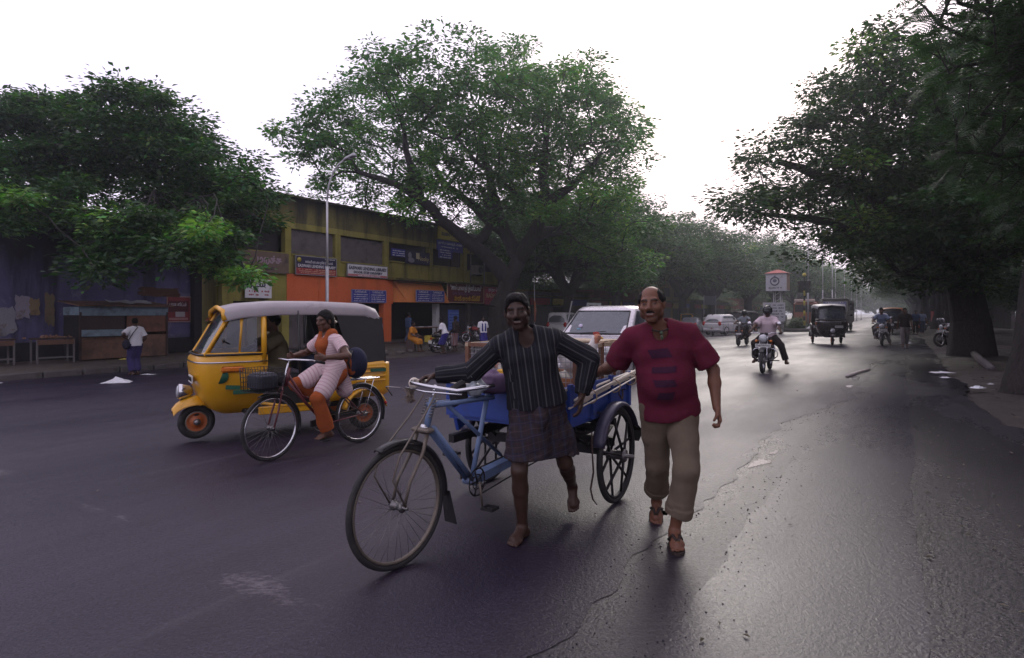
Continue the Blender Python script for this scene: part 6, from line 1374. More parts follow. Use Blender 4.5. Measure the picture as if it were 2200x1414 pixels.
    pl = MB().box((1.115, .24, .78), (.012, .3, .09)).build('number_plate', M_plate, a); lettering(pl, plate.replace(' ', ''), (1.123, .24, .78), .07, M_ink, width=.27, rz=math.pi / 2)
    if decal:
        for sg in (1,):
            MB().box((.52, .588 * sg, .62), (.36, .012, .05), ch=.004).box((.70, .575 * sg, .68), (.16, .02, .05), ry=-.1).build('stripe_decal', decal, a); MB().lathe((.83, .545 * sg, .82), (.45, sg, 0), [(.09, .0), (.09, .012)], 20).build('emblem_decal', decal, a); MB().box((-1.12, .672 * sg, .80), (.22, .01, .045)).build('stripe_decal', decal, a)
    return a
M_ayel = mat('rickshaw_yellow', (.66, .33, .010), .36, var=.16, scale=3, dirt=.12, dirt_col=(.25, .12, .02), coat=.3); M_hoodgrey = mat('grey_vinyl', (.30, .27, .28), .42, var=.2, scale=4, dirt=.15, dirt_col=(.12, .11, .11)); M_hoodblk = mat('black_vinyl', (.016, .014, .016), .45, var=.3, scale=5)
AL = Vector((-2.98, 7.70, 0)); AYAW = math.atan2(-.575, -.818)
ar = auto_rickshaw('yellow auto rickshaw with grey hood speeding past the schoolgirl cyclist', AL, AYAW, M_ayel, M_hoodblk, s=.95, decal=mat('green_decal', (.02, .10, .055), .5), hood_top=M_hoodgrey)
st_ = MB(); st_.box((.78, -.06, 1.455), (.012, .62, .05)); 
for i, c in enumerate([(.55, .55, .58), (.35, .03, .03), (.05, .3, .08), (.03, .06, .4)]):
    MB().add([(.80 - .0 - .022 * i, -.43, 1.52 - .042 * i), (.895 - .024 * i, 0, 1.52 - .042 * i), (.925 - .024 * i, 0, 1.478 - .042 * i), (.83 - .022 * i, -.43, 1.478 - .042 * i)], [(0, 1, 2, 3), (3, 2, 1, 0)][:1]).build('visor_stripe', mat('visor_%d' % i, c, .5, var=.1), ar)
M_dkmaroon = mat('black_maroon_paint', (.022, .012, .014), .3, var=.25, scale=4, coat=.3)
ab = auto_rickshaw('black auto rickshaw with pale hood coming down the wet road', Vector((15.35, 28.9, 0)), math.atan2(-.93, -.37), M_dkmaroon, M_hoodblk, front_full=True, s=1.12, plate='TN 07 A 2210', hood_top=mat('pale_hood', (.34, .33, .33), .45, var=.2, scale=3))
auto_rickshaw('small yellow auto rickshaw stopped far off by the ochre shop', ST(61.5, 18.5, road_z(18.5)), math.atan2(-.95, -.3), M_ayel, M_hoodblk, s=1.08)
auto_rickshaw('dark auto rickshaw waiting at the kerb behind the traffic signal', ST(56.5, 12, road_z(12)), STREET + math.pi - .5, M_dkmaroon, M_hoodblk, s=1.1)
auto_rickshaw('distant auto rickshaw with orange hood behind the two riders', ST(52, .5, 0), STREET + math.pi, M_dkmaroon, M_hoodblk, s=1.1, hood_top=mat('orange_hood', (.42, .13, .03), .5, var=.2))
# ------------------------------------------------------------------ motorcycles and scooters
def motorcycle(label, loc, yaw, paint, lean=0.0, guard_bar=True, plate='TN 07 W 7302', steer=0.0, name='motorcycle', s=1.0, mirrors=True):
    b = thing(name, label, 'motorcycle', loc, yaw); b.rotation_euler = (lean, 0, yaw); b.scale = (s,) * 3; Rw = .305
    wheel(b, (-.62, 0, Rw), Rw, .045, spokes=36, thick=.0016, rim_m=M_chrome, hub_r=.07, hub_w=.12, name='rear_wheel', cross=False, seg=36)
    f = empty('fork', (.40, 0, 0), steer, b); wheel(f, (.26, 0, Rw), Rw, .042, spokes=36, thick=.0016, rim_m=M_chrome, hub_r=.07, hub_w=.12, name='front_wheel', cross=False, seg=36)
    for sg in (-1, 1): MB().bar((.26, .085 * sg, Rw), (.07, .085 * sg, .80), .022, .024).bar((.07, .085 * sg, .80), (.02, .085 * sg, .93), .026).build('fork_leg', M_chrome, f)
    m = MB(); guard(m, (.26, 0, Rw), (0, 1, 0), Rw + .03, .07, -1.3, .8, 18, lip=.03); m.build('mudguard', paint, f); m = MB(); guard(m, (-.62, 0, Rw), (0, 1, 0), Rw + .05, .085, -1.7, .5, 18, lip=.04); m.build('mudguard', paint, b)
    MB().lathe((.08, 0, .86), (1, 0, 0), [(.04, -.06), (.09, -.02), (.105, .06), (.108, .09), (.098, .094)], 22).build('headlamp', M_chrome, f); MB().lathe((.172, 0, .86), (1, 0, 0), [(.1, 0), (.07, .02), (0, .028)], 22).build('headlamp_glass', M_lens, f)
    pl = MB().box((.20, 0, .69), (.012, .36, .085)).build('number_plate', M_plate, f); lettering(pl, plate.replace(' ', ''), (.208, 0, .69), .07, M_ink, width=.32, rz=math.pi / 2)
    MB().tube([(-.16, -.37, .98), (-.08, -.33, 1.0), (-.01, -.18, 1.01), (.0, -.06, .95), (.0, .06, .95), (-.01, .18, 1.01), (-.08, .33, 1.0), (-.16, .37, .98)], .012, 8).build('handlebar', M_chrome, f)
    for sg in (-1, 1):
        MB().bar((-.08, .335 * sg, 1.0), (-.19, .38 * sg, .975), .018).build('grip', M_matblk, f); MB().bar((-.02, .3 * sg, .99), (-.1, .36 * sg, .97), .006).build('lever', M_chrome, f); MB().lathe((.1, .17 * sg, .80), (1, 0, 0), [(.02, -.03), (.035, 0), (.03, .025), (0, .03)], 12).bar((.09, .17 * sg, .80), (.05, .09 * sg, .82), .008).build('indicator', M_amber, f)
        if mirrors: MB().tube([(-.04, .25 * sg, 1.0), (-.02, .30 * sg, 1.13), (-.02, .33 * sg, 1.2)], .005, 6).ball((-.02, .35 * sg, 1.24), (.012, .055, .05), 12, 8).build('mirror', M_chrome, f)
    for k in (-.05, .05): MB().lathe((.03, k, .985), (-.4, 0, 1), [(.045, -.03), (.045, .01), (0, .012)], 14).build('gauge', M_matblk, f)
    tV, tF = sdf_surface([CAP((.22, 0, .80), (-.12, 0, .77), .125, .10, .05), CAP((.12, .05, .78), (-.1, .04, .75), .10, .085, .05), CAP((.12, -.05, .78), (-.1, -.04, .75), .10, .085, .05)], .014, [((0, 0, .70), (0, 0, -1))]); np_mesh('tank', tV, tF, paint, b, True)
    MB().lathe((.14, 0, .925), (0, 0, 1), [(.035, 0), (.03, .02), (0, .022)], 14).build('filler_cap', M_chrome, b)
    sV, sF = sdf_surface([CAP((-.2, 0, .76), (-.72, 0, .80), .085, .10, .05), CAP((-.25, .06, .755), (-.7, .06, .79), .06, .07, .04), CAP((-.25, -.06, .755), (-.7, -.06, .79), .06, .07, .04)], .015); np_mesh('seat', sV, sF, M_seat, b, True)
    m = MB(); m.tube([(.42, 0, .78), (.34, 0, .55), (.22, 0, .28), (-.2, 0, .25), (-.28, 0, .5), (-.24, 0, .70)], .02, 8); m.bar((.42, 0, .84), (-.25, 0, .68), .02)
    for sg in (-1, 1): m.bar((-.25, .1 * sg, .66), (-.85, .1 * sg, .73), .013); m.bar((-.22, .1 * sg, .30), (-.62, .1 * sg, Rw), .018)
    m.build('frame', M_blk, b)
    m = MB(); m.lathe((.02, -.14, .38), (0, 1, 0), [(.06, 0), (.13, .03), (.14, .14), (.13, .25), (.06, .28)], 18); m.build('crankcase', M_steel, b)
    m = MB()
    for k in range(7): m.box((.07 + .014 * k, 0, .46 + .026 * k), (.16, .19, .010), ry=-.5)
    m.box((.11, 0, .54), (.1, .12, .2), ry=-.5); m.build('cylinder_fins', M_steel, b)
    MB().tube([(.18, -.08, .5), (.24, -.12, .40), (.16, -.15, .25), (-.2, -.17, .22), (-.35, -.17, .24), (-.85, -.18, .30)], [.02, .02, .02, .025, .042, .045], 10).build('exhaust', M_chrome, b)
    for sg in (-1, 1):
        MB().bar((-.38, .13 * sg, Rw + .03), (-.46, .13 * sg, .70), .025).build('shock_absorber', M_chrome, b); MB().box((-.28, .13 * sg, .52), (.24, .03, .22), ch=.02).build('side_panel', paint, b); MB().bar((-.08, .1 * sg, .28), (-.08, .3 * sg, .28), .014).build('footrest', M_matblk, b)
        if guard_bar: MB().tube([(.30, .04 * sg, .62), (.34, .22 * sg, .60), (.34, .30 * sg, .52), (.32, .30 * sg, .42), (.26, .2 * sg, .33), (.22, .04 * sg, .30)], .012, 8).build('leg_guard', M_chrome, b)
    MB().box((-.92, 0, .66), (.05, .12, .08), ch=.015).build('tail_lamp', M_redl, b); MB().box((-.97, 0, .5), (.012, .2, .14)).build('rear_plate', M_plate, b)
    return b
def scooter(label, loc, yaw, paint, name='scooter', s=1.0, lean=0.0):
    b = thing(name, label, 'scooter', loc, yaw); b.scale = (s,) * 3; b.rotation_euler = (lean, 0, yaw); Rw = .225
    wheel(b, (-.58, 0, Rw), Rw, .05, disc=M_steel, hub_r=.03, hub_w=.1, name='rear_wheel', seg=28); wheel(b, (.60, 0, Rw), Rw, .05, disc=M_steel, hub_r=.03, hub_w=.1, name='front_wheel', seg=28)
    V, Fq = sdf_surface([CAP((.50, 0, .40), (.38, 0, .88), .10, .12, .05), CAP((.48, .14, .5), (.36, .15, .80), .06, .07, .08), CAP((.48, -.14, .5), (.36, -.15, .80), .06, .07, .08), ELL((.58, 0, .44), (.17, .10, .09), None, .03)], .016); np_mesh('front_apron', V, Fq, paint, b, True)
    V, Fq = sdf_surface([CAP((.34, 0, 1.02), (.26, 0, 1.0), .085, .08, .03), CAP((.3, .1, 1.02), (.24, .22, 1.03), .05, .03, .03), CAP((.3, -.1, 1.02), (.24, -.22, 1.03), .05, .03, .03)], .014); np_mesh('handlebar_cowl', V, Fq, paint, b, True)
    MB().lathe((.395, 0, 1.02), (1, 0, 0), [(.07, 0), (.06, .025), (0, .035)], 18).build('headlamp_glass', M_lens, b); MB().box((.05, 0, .33), (.62, .32, .06), ch=.02).build('floorboard', M_matblk, b)
    V, Fq = sdf_surface([CAP((-.22, 0, .5), (-.75, 0, .62), .16, .12, .05), CAP((-.3, .1, .45), (-.7, .1, .52), .11, .09, .05), CAP((-.3, -.1, .45), (-.7, -.1, .52), .11, .09, .05)], .018); np_mesh('rear_body', V, Fq, paint, b, True)
    V, Fq = sdf_surface([CAP((-.15, 0, .74), (-.72, 0, .79), .09, .09, .05), CAP((-.2, .06, .74), (-.65, .06, .78), .07, .07, .05), CAP((-.2, -.06, .74), (-.65, -.06, .78), .07, .07, .05)], .018); np_mesh('seat', V, Fq, M_seat, b, True)
    for sg in (-1, 1):
        MB().bar((.24, .22 * sg, 1.03), (.16, .34 * sg, 1.02), .018).build('grip', M_matblk, b); MB().tube([(.27, .2 * sg, 1.05), (.27, .28 * sg, 1.2)], .005, 6).ball((.27, .30 * sg, 1.24), (.012, .05, .04), 10, 6).build('mirror', M_blk, b); MB().bar((.60, .07 * sg, Rw), (.42, .07 * sg, .6), .018).build('fork_leg', M_steel, b); MB().box((.49, .13 * sg, .70), (.04, .08, .05), ch=.015).build('indicator', M_amber, b)
    m = MB(); guard(m, (.60, 0, Rw), (0, 1, 0), Rw + .035, .075, -1.3, 1.0, 14, lip=.03); m.build('mudguard', paint, b); MB().box((.60, 0, .56), (.012, .24, .07)).build('number_plate', M_plate, b); MB().box((-.86, 0, .62), (.04, .16, .07), ch=.012).build('tail_lamp', M_redl, b); MB().bar((-.35, -.16, .28), (-.82, -.17, .33), .045).build('exhaust', M_matblk, b)
    return b
def back(p): return math.atan2(-TY, -TX) + p
MK = Vector((6.58, 15.45, 0)); MKY = math.atan2(-.86, -.51)
motorcycle('classic black motorcycle with round headlamp ridden by helmeted man in pink shirt', MK, MKY, M_blk)
motorcycle('black motorcycle parked side-on beside the man in white shirt and lungi', ST(22.0, 18.3, apron_z(18.3)), STREET + .05, M_blk, .1, False, 'TN 04 P 881', .3); RM = mat('dark_red_tank', (.22, .02, .02), .35, var=.2)
motorcycle('red parked motorcycle with round mirror by the roller shutters', ST(28.0, 20.6, apron_z(20.6)), STREET + math.pi * .72, RM, .1, False, 'TN 09 B 73', .3, s=1.05)
scooter('dark scooter with rider in grey shirt behind the silver car', ST(29.3, 6.2, road_z(6.2)), back(-.10), M_dkmaroon)
scooter('small red scooter ridden away by the person in orange', ST(46.5, 12.0, road_z(12)), STREET + .2, mat('scooter_red', (.42, .05, .02), .35, var=.15))
motorcycle('black motorcycle carrying two riders past the walking man', ST(32.9, .75, 0), back(.05), M_blk, s=1.05)
for i, (t_, n_, a) in enumerate(((32.2, -2.0, 1.9), (33.2, -2.3, 2.1), (34.4, -2.2, 2.0), (36.0, -2.4, 2.2))):
    motorcycle(['parked black motorcycle at the end of the row under the trees', 'second parked motorcycle tight against the end one under the trees', 'third parked motorcycle in the row under the trees', 'last parked motorcycle deep in the shade of the row'][i], ST(t_, n_, .02), STREET + a, M_blk, .12, False, 'TN 02', .4, mirrors=True)
for i, (t_, n_) in enumerate(((58, -1.2), (63, -1.8))): scooter(['distant red scooter at the verge under the tree tunnel', 'distant dark scooter parked behind the red one'][i], ST(t_, n_, 0), back(0), [mat('scooter_red', (.42, .05, .02), .35), M_dkmaroon][i])

# ------------------------------------------------------------------ cars
def car(label, loc, yaw, paint, Lc=4.5, W=1.74, H=1.74, belt=1.02, nose=.98, hood_len=1.05, tail=.25, name='car', glass=None, tail_red=True, screen_rake=.75, rear_rake=.3, low=.22, cat='car', stations=None, plate=True):
    """x forward, origin at the middle on the ground; body lofted, cabin lofted with glass set on it"""
    c = thing(name, label, cat, loc, yaw); xf, xr = Lc / 2, -Lc / 2; hw = W / 2; glass = glass or M_glass
    def sec(x, w, z0, z1, r=.10, n=4):
        pts = []; cs = [(-w + r, z0 + r, 180, 270), (w - r, z0 + r, 270, 360), (w - r, z1 - r, 0, 90), (-w + r, z1 - r, 90, 180)]
        for cy_, cz, a0, a1 in cs:
            for i in range(n + 1): a = R(a0 + (a1 - a0) * i / n); pts.append((x, cy_ + r * math.cos(a), cz + r * math.sin(a)))
        return pts
    xs = xf - hood_len         # base of the windscreen
    st = [(xf, .62 * hw, low + .14, nose - .30), (xf - .06, .84 * hw, low + .05, nose - .18), (xf - .22, .95 * hw, low, nose - .08), (xf - .55, hw, low, nose - .02), (xs, hw, low, belt), (0, hw, low, belt + .01), (xr + .6, hw, low, belt + .02), (xr + .15, .97 * hw, low + .03, belt), (xr + .03, .92 * hw, low + .08, belt - .06), (xr, .82 * hw, low + .14, belt - .14)]
    m = MB(); m.loft([sec(x, w, a, b, min(.13, (b - a) * .3)) for x, w, a, b in st[::-1]]); m.build('body', paint, c)
    xt, xb = xs - screen_rake, xr + tail + rear_rake; rw = hw * .80; bw = hw * .95
    cab = [(belt - .04, xs + .04, xr + tail - .03, bw, .16), (belt + .10, xs - .10 * screen_rake, xr + tail + .05, bw * .985, .16), ((belt + H) / 2, xs - .52 * screen_rake, xr + tail + .45 * rear_rake, bw * .93, .2), (H - .10, xt + .06, xb - .06, rw * 1.03, .22), (H - .03, xt - .06, xb + .05, rw * .95, .24), (H, xt - .28, xb + .28, rw * .72, .2)]
    def ring(z, x1, x0, w, r, n=5):
        pts = []
        for cx, cy_, a0, a1 in ((x1 - r, w - r, 0, 90), (x0 + r, w - r, 90, 180), (x0 + r, -w + r, 180, 270), (x1 - r, -w + r, 270, 360)):
            for i in range(n + 1): a = R(a0 + (a1 - a0) * i / n); pts.append((cx + r * math.cos(a), cy_ + r * math.sin(a), z))
        return pts
    MB().loft([ring(*q) for q in cab]).build('cabin', paint, c)
    zb, zt = belt + .07, H - .13; f = lambda z: (z - belt) / (H - .10 - belt); xfront = lambda z: xs + .03 - (screen_rake - .03) * f(z); xback = lambda z: xr + tail + rear_rake * f(z); wz = lambda z: bw - (bw - rw * 1.03) * f(z)
    def pane(name_, grid_, par=None):
        m = MB(); n = len(grid_[0]); m.loft(grid_, closed=False); return m.build(name_, glass, par or c)
    g = []
    for j in range(4):
        z = zb + (zt - zb) * j / 3; w = wz(z) - .10; g.append([(xfront(z) + .035 - .05 * (y / w) ** 4 + .012, y, z) for y in [w * (-1 + 2 * i / 8) for i in range(9)]])
    ws = pane('windscreen', g); m = MB()
    for a_, b_ in ((g[0], None), (g[-1], None), ([r_[0] for r_ in g], None), ([r_[-1] for r_ in g], None)): m.tube([(x + .004, y, z) for x, y, z in a_], .016, 5)
    m.build('seal', M_matblk, ws); MB().bar((xfront(zb) + .075, -.35, zb + .005), (xfront(zb) + .06, .3, zb + .05), .009).build('wiper', M_matblk, ws)
    g = []
    for j in range(4):
        z = zb + (zt - zb) * j / 3; w = wz(z) - .12; g.append([(xback(z) - .03 + .05 * (y / w) ** 4 - .012, -y, z) for y in [w * (-1 + 2 * i / 8) for i in range(9)]])
    pane('rear_window', g)
    for sg in (-1, 1):
        x1a, x1b, x0a, x0b = xfront(zb) - .22, xfront(zt) - .12, xback(zb) + .18, xback(zt) + .15; nwin = 3
        for k in range(nwin):
            f0, f1 = k / nwin + .012, (k + 1) / nwin - .012; pts = [(x1a + (x0a - x1a) * f0, wz(zb) + .006, zb), (x1a + (x0a - x1a) * f1, wz(zb) + .006, zb), (x1b + (x0b - x1b) * f1, wz(zt) + .008, zt), (x1b + (x0b - x1b) * f0, wz(zt) + .008, zt)]
            pts = [(x, y * sg, z) for x, y, z in pts]; MB().add(pts, [(0, 1, 2, 3) if sg < 0 else (3, 2, 1, 0)]).build('side_window', glass, c)
            MB().box((x1a + (x0a - x1a) * f1 - .16, (hw + .01) * sg, belt - .14), (.14, .03, .03), ch=.01).build('door_handle', M_chrome, c); MB().box((x1a + (x0a - x1a) * (k + 1) / nwin, (hw + .001) * sg, (belt + low) / 2 + .05), (.008, .008, belt - low - .25)).build('door_seam', M_matblk, c)
        MB().ball((xs - .22, (hw + .11) * sg, belt + .10), (.07, .10, .075), 12, 8).bar((xs - .22, (hw - .04) * sg, belt + .05), (xs - .22, (hw + .08) * sg, belt + .08), .02).build('mirror', M_matblk, c)
        MB().ball((xf - .10, .70 * hw * sg, nose - .24), (.13, .19, .085), 14, 8).build('headlight', M_lens, c); MB().ball((xf - .16, .90 * hw * sg, nose - .26), (.1, .05, .06), 10, 6).build('indicator', M_amber, c)
        MB().ball((xr + .07, .80 * hw * sg, belt - .10), (.10, .13, .19), 14, 8).build('tail_light', M_redl, c)
        for xw, nm in ((xf - .82, 'front_wheel'), (xr + .78, 'rear_wheel')):
            wheel(c, (xw, (hw - .10) * sg, .31), .31, .085, disc=M_steel, hub_r=.03, hub_w=.12, name=nm, axle=(0, sg, 0), seg=30); m = MB(); m.torus((xw, (hw - .005) * sg, .31), (0, 1, 0), .345, .03, 24, 6, a0=-math.pi / 2 - .15, a1=math.pi / 2 + .15); m.build('wheel_arch', M_matblk, c)
    MB().box((xf - .015, 0, nose - .32), (.04, hw * .9, .11), ch=.015).build('grille', M_matblk, c); MB().box((xf - .02, 0, low + .22), (.10, hw * 1.5, .13), ch=.04).build('bumper', paint, c); MB().box((xr + .0, 0, low + .22), (.12, hw * 1.66, .17), ch=.04).build('bumper', paint, c)
    if plate: MB().box((xf + .04, 0, low + .24), (.012, .5, .11)).build('number_plate', M_plate, c); MB().box((xr - .03, 0, belt - .36), (.06, .5, .12)).build('number_plate', M_plate, c)
    for x in (xs - 1.0, xs - 1.85):
        for y in (-.36, .36): MB().box((x, y, .95), (.14, .46, .62), ch=.05).box((x + .2, y, .68), (.45, .46, .14), ch=.04).build('seat', M_seat, c)
    return c
M_silv = mat('silver_car_paint', (.56, .53, .55), .28, metal=.35, var=.06, scale=2, coat=.5); M_wcar = mat('pearl_white_paint', (.62, .60, .60), .3, var=.05, scale=2, coat=.4); M_gcar = mat('grey_car_paint', (.22, .22, .25), .3, metal=.3, var=.06, coat=.4)
mpv = car('silver people carrier following close behind the tricycle cart', Vector((2.42, 14.6, -.06)), math.atan2(-.885, -.465), M_silv, 4.55, 1.78, 1.74, 1.03, 1.0, 1.0, .06, screen_rake=.85, rear_rake=.22, glass=M_wind)
MB().box((1.13, -.40, 1.17), (.01, .09, .09)).build('windscreen_sticker', mat('sticker_cyan', (.20, .42, .52), .5, var=.1), mpv); MB().lathe((1.06, -.38, 1.27), (1, 0, .7), [(.05, 0), (.05, .004)], 16).build('windscreen_sticker', mat('sticker_lilac', (.45, .40, .52), .5), mpv)
car('white hatchback driving away beside the ochre shop', Vector((16.3, 46.0, road_z(11))), math.atan2(.66, .75), M_wcar, 3.6, 1.62, 1.58, .98, .92, .8, .10, screen_rake=.7, rear_rake=.32)
car('pale grey saloon half hidden behind the orange scooter rider', ST(56.5, 16.5, road_z(16)), STREET + .1, M_gcar, 4.1, 1.66, 1.45, .92, .9, 1.05, .7, screen_rake=.7, rear_rake=.5)
car('white van parked behind the silver people carrier', ST(37.5, 20.0, -.3), STREET + .2, M_wcar, 3.7, 1.5, 1.85, 1.1, 1.05, .55, .03, name='van', screen_rake=.5, rear_rake=.08, cat='van')

# grey front-control bus coming through the junction
bus = thing('minibus', 'grey snub-nosed minibus with lettered windscreen in the traffic', 'bus', ST(56.5, 4.6, 0), back(-.02)); M_bus = mat('khaki_grey_paint', (.13, .125, .105), .5, var=.2, scale=3, dirt=.15)
MB().box((-2.2, 0, 1.65), (4.9, 2.1, 2.0), ch=.14).build('body', M_bus, bus); MB().box((.5, 0, 1.2), (.75, 2.04, 1.15), ch=.16).build('bonnet', M_bus, bus)
m = MB(); m.loft([[(.55, -.98, 1.70), (.55, .98, 1.70), (.2, .98, 1.70), (.2, -.98, 1.70)], [(.30, -.93, 2.52), (.30, .93, 2.52), (.1, .93, 2.52), (.1, -.93, 2.52)]], smooth=False); m.build('cab', M_bus, bus)
MB().box((-.25, 0, 2.66), (1.25, 2.02, .16), ch=.07).build('roof_peak', M_bus, bus); wsb = MB().add([(.562, -.88, 1.77), (.562, .88, 1.77), (.345, .85, 2.46), (.345, -.85, 2.46)], [(0, 1, 2, 3)]).build('windscreen', mat('blue_tint_glass', (.06, .06, .16), .1, var=.15), bus)
lettering(wsb, '* KPRANCE *', (.385, 0, 2.36), .17, M_white, width=1.3, rz=math.pi / 2)
for i in range(6): MB().box((.885, -.5 + .085 * i - .1, 1.32), (.02, .045, .26)).build('grille_bar', M_matblk, bus)
MB().box((.89, .42, 1.02), (.02, .7, .13)).build('number_plate', M_yel, bus)
for sg in (-1, 1):
    MB().lathe((.87, .74 * sg, 1.2), (1, 0, 0), [(.13, 0), (.12, .03), (0, .04)], 18).build('headlight', M_lens, bus); wheel(bus, (.05, .86 * sg, .42), .42, .11, disc=M_steel, hub_r=.04, hub_w=.14, name='wheel', axle=(0, sg, 0), seg=28); wheel(bus, (-3.4, .86 * sg, .42), .42, .11, disc=M_steel, hub_r=.04, hub_w=.14, name='wheel', axle=(0, sg, 0), seg=28)
    for k in range(3): MB().box((-1.0 - 1.2 * k, 1.056 * sg, 2.05), (.95, .02, .62), ch=.004).build('side_window', M_matblk, bus)
    MB().box((.45, 1.16 * sg, 2.1), (.05, .14, .3), ch=.02).build('mirror', M_blk, bus)
MB().box((.93, 0, .74), (.12, 2.0, .2), ch=.03).build('bumper', M_matblk, bus); MB().lathe((.885, -.62, 1.45), (1, 0, 0), [(.11, 0), (.11, .012)], 6).build('badge', M_matblk, bus)
lor = thing('lorry', 'lorry with orange cab behind the grey minibus', 'lorry', ST(68, 8.2, road_z(8.2)), back(0)); MB().box((0, 0, 1.6), (1.6, 2.1, 2.2), ch=.14).build('cab', mat('lorry_orange', (.26, .085, .05), .5, var=.2), lor); MB().box((.81, 0, 2.05), (.02, 1.8, .75)).build('windscreen', M_matblk, lor); MB().box((-3, 0, 1.9), (4.2, 2.2, 1.8)).build('load_body', M_rust, lor); MB().box((.82, 0, 2.85), (.3, 1.9, .3), ch=.05).build('visor', mat('lorry_cream', (.55, .42, .36), .5), lor)
for sg in (-1, 1):
    for x in (.1, -3.8): wheel(lor, (x, .9 * sg, .5), .5, .13, disc=M_steel, hub_r=.04, hub_w=.14, name='wheel', axle=(0, sg, 0), seg=24)
    MB().lathe((.81, .75 * sg, 1.0), (1, 0, 0), [(.12, 0), (.1, .03), (0, .035)], 14).build('headlight', M_lens, lor)

# ------------------------------------------------------------------ street furniture
M_pole = mat('galvanised_pole', (.42, .41, .43), .45, metal=.4, var=.2, scale=5); M_polew = mat('white_pole', (.52, .51, .52), .5, var=.12)
def lamp_post(label, loc, h, arm_dir, reach=1.4, group=None, r=.075):
    p = thing('street_lamp', label, 'street lamp', loc, 0, group); d = Vector(arm_dir).normalized(); z = Vector((0, 0, 1))
    MB().tube([(0, 0, -.1), (0, 0, h * .45)], [r, r * .95], 12).build('lower_pole', M_pole, p); MB().tube([(0, 0, h * .45), (0, 0, h * .80)], [r * .72, r * .62], 12).build('upper_pole', M_polew, p)
    pts = [z * h * .80] + [z * (h * .80 + (h * .2) * math.sin(a)) + d * reach * .75 * (1 - math.cos(a)) for a in (.4, .8, 1.15, 1.4)]; MB().tube(pts, r * .5, 8).build('arm', M_polew, p); e = pts[-1]
    q = d * .55 + z * .12; hV, hF = sdf_surface([CAP(np.array(e), np.array(e + q * .3), .05, .09, .03), CAP(np.array(e + q * .3), np.array(e + q), .10, .13, .05)], .02, [(np.array(e + q * .5 - z * .03), np.array(Vector((d.x * .2, d.y * .2, -1))))]); np_mesh('lamp_head', hV, hF, mat('lamp_head_grey', (.34, .33, .35), .5, var=.1), p, True)
    MB().ball(e + q * .62 - z * .06, (.10, .10, .05), 12, 6).build('lamp_lens', mat('lamp_lens_grey', (.12, .12, .13), .2), p)
    MB().lathe((0, 0, -.05), (0, 0, 1), [(r * 1.7, 0), (r * 1.6, .25), (r * 1.1, .3)], 12).build('base_collar', M_matblk, p); return p
lp = wall_at(703, 673, 21.0); lamp_post('street lamp with curved arm standing before the lending library signs', ST(lp[0], 21.0, -.2), 8.3, (.72, -.35, 0), 1.5)
for i, (u, n_, h) in enumerate(((1736, 7.0, 10), (1788, 7.2, 10))):
    q = wall_at(u, 673, n_); lamp_post(['tall pale lamp post beside the traffic signal', 'slim lamp post behind the minibus'][i], ST(q[0], n_, road_z(n_)), h, (-TY, TX, 0), 1.6)
for i in range(6): lamp_post('slim median lamp post fading into the tree tunnel', ST(78 + 16 * i, 7.6, road_z(7.6)), 9.5, (-TY, TX, 0), 1.5, 'median lamp posts down the road', .05)
# police booth on a lattice stand
q = wall_at(1671, 673, 8.0); bo = thing('police_booth', 'white box sign with red roof and round emblem on a lattice stand', 'booth', ST(q[0], 8.0, road_z(8.0)), R(-37))
MB().box((0, 0, 3.95), (1.5, 1.1, 1.35)).build('box', mat('booth_white', (.52, .51, .54), .6, var=.1, dirt=.1), bo); MB().loft([[(-.85, -.65, 4.63), (.85, -.65, 4.63), (.85, .65, 4.63), (-.85, .65, 4.63)], [(-.1, -.08, 4.92), (.1, -.08, 4.92), (.1, .08, 4.92), (-.1, .08, 4.92)]], smooth=False).build('roof', mat('booth_red', (.36, .06, .05), .6, var=.15), bo)
MB().box((.757, 0, 3.95), (.01, 1.02, 1.25)).build('side_panel', mat('booth_tan', (.42, .30, .22), .6), bo); MB().torus((-.1, -.556, 4.02), (0, 1, 0), .30, .05, 28, 6).build('emblem', mat('emblem_grey', (.12, .12, .16), .6), bo); MB().ball((-.1, -.555, 4.05), (.16, .01, .13), 12, 6).box((-.1, -.556, 4.35), (.14, .01, .2)).build('emblem', mat('emblem_grey', (.12, .12, .16), .6), bo); dashes(bo, M_ink, -.55, .4, 3.5, .1, -.556, 60)
m = MB()
for x in (-.3, .3):
    for y in (-.25, .25): MB().bar((x, y, 0), (x * .8, y, 3.3), .035).build('leg', M_polew, bo)
for k in range(6): m.bar((-.3, -.25, .3 + .5 * k), (.3, -.25, .75 + .5 * k), .02); m.bar((-.3, -.25, .3 + .5 * k), (.3, -.25, .3 + .5 * k), .016)
m.build('lattice', M_polew, bo)
q = wall_at(1663, 673, 7.9); sb = thing('notice_board', 'white notice board at the foot of the booth stand', 'sign', ST(q[0], 7.9, road_z(7.9)), R(-30)); MB().box((0, 0, 1.65), (1.5, .06, 1.4)).build('board', mat('booth_white', (.52, .51, .54), .6, var=.1, dirt=.1), sb)
for x in (-.6, .6): MB().bar((x, .05, 0), (x, .05, 2.3), .03).build('leg', M_polew, sb)
for k in range(5): dashes(sb, M_ink, -.6, .6, 2.15 - .22 * k, .1, -.032, 61 + k)
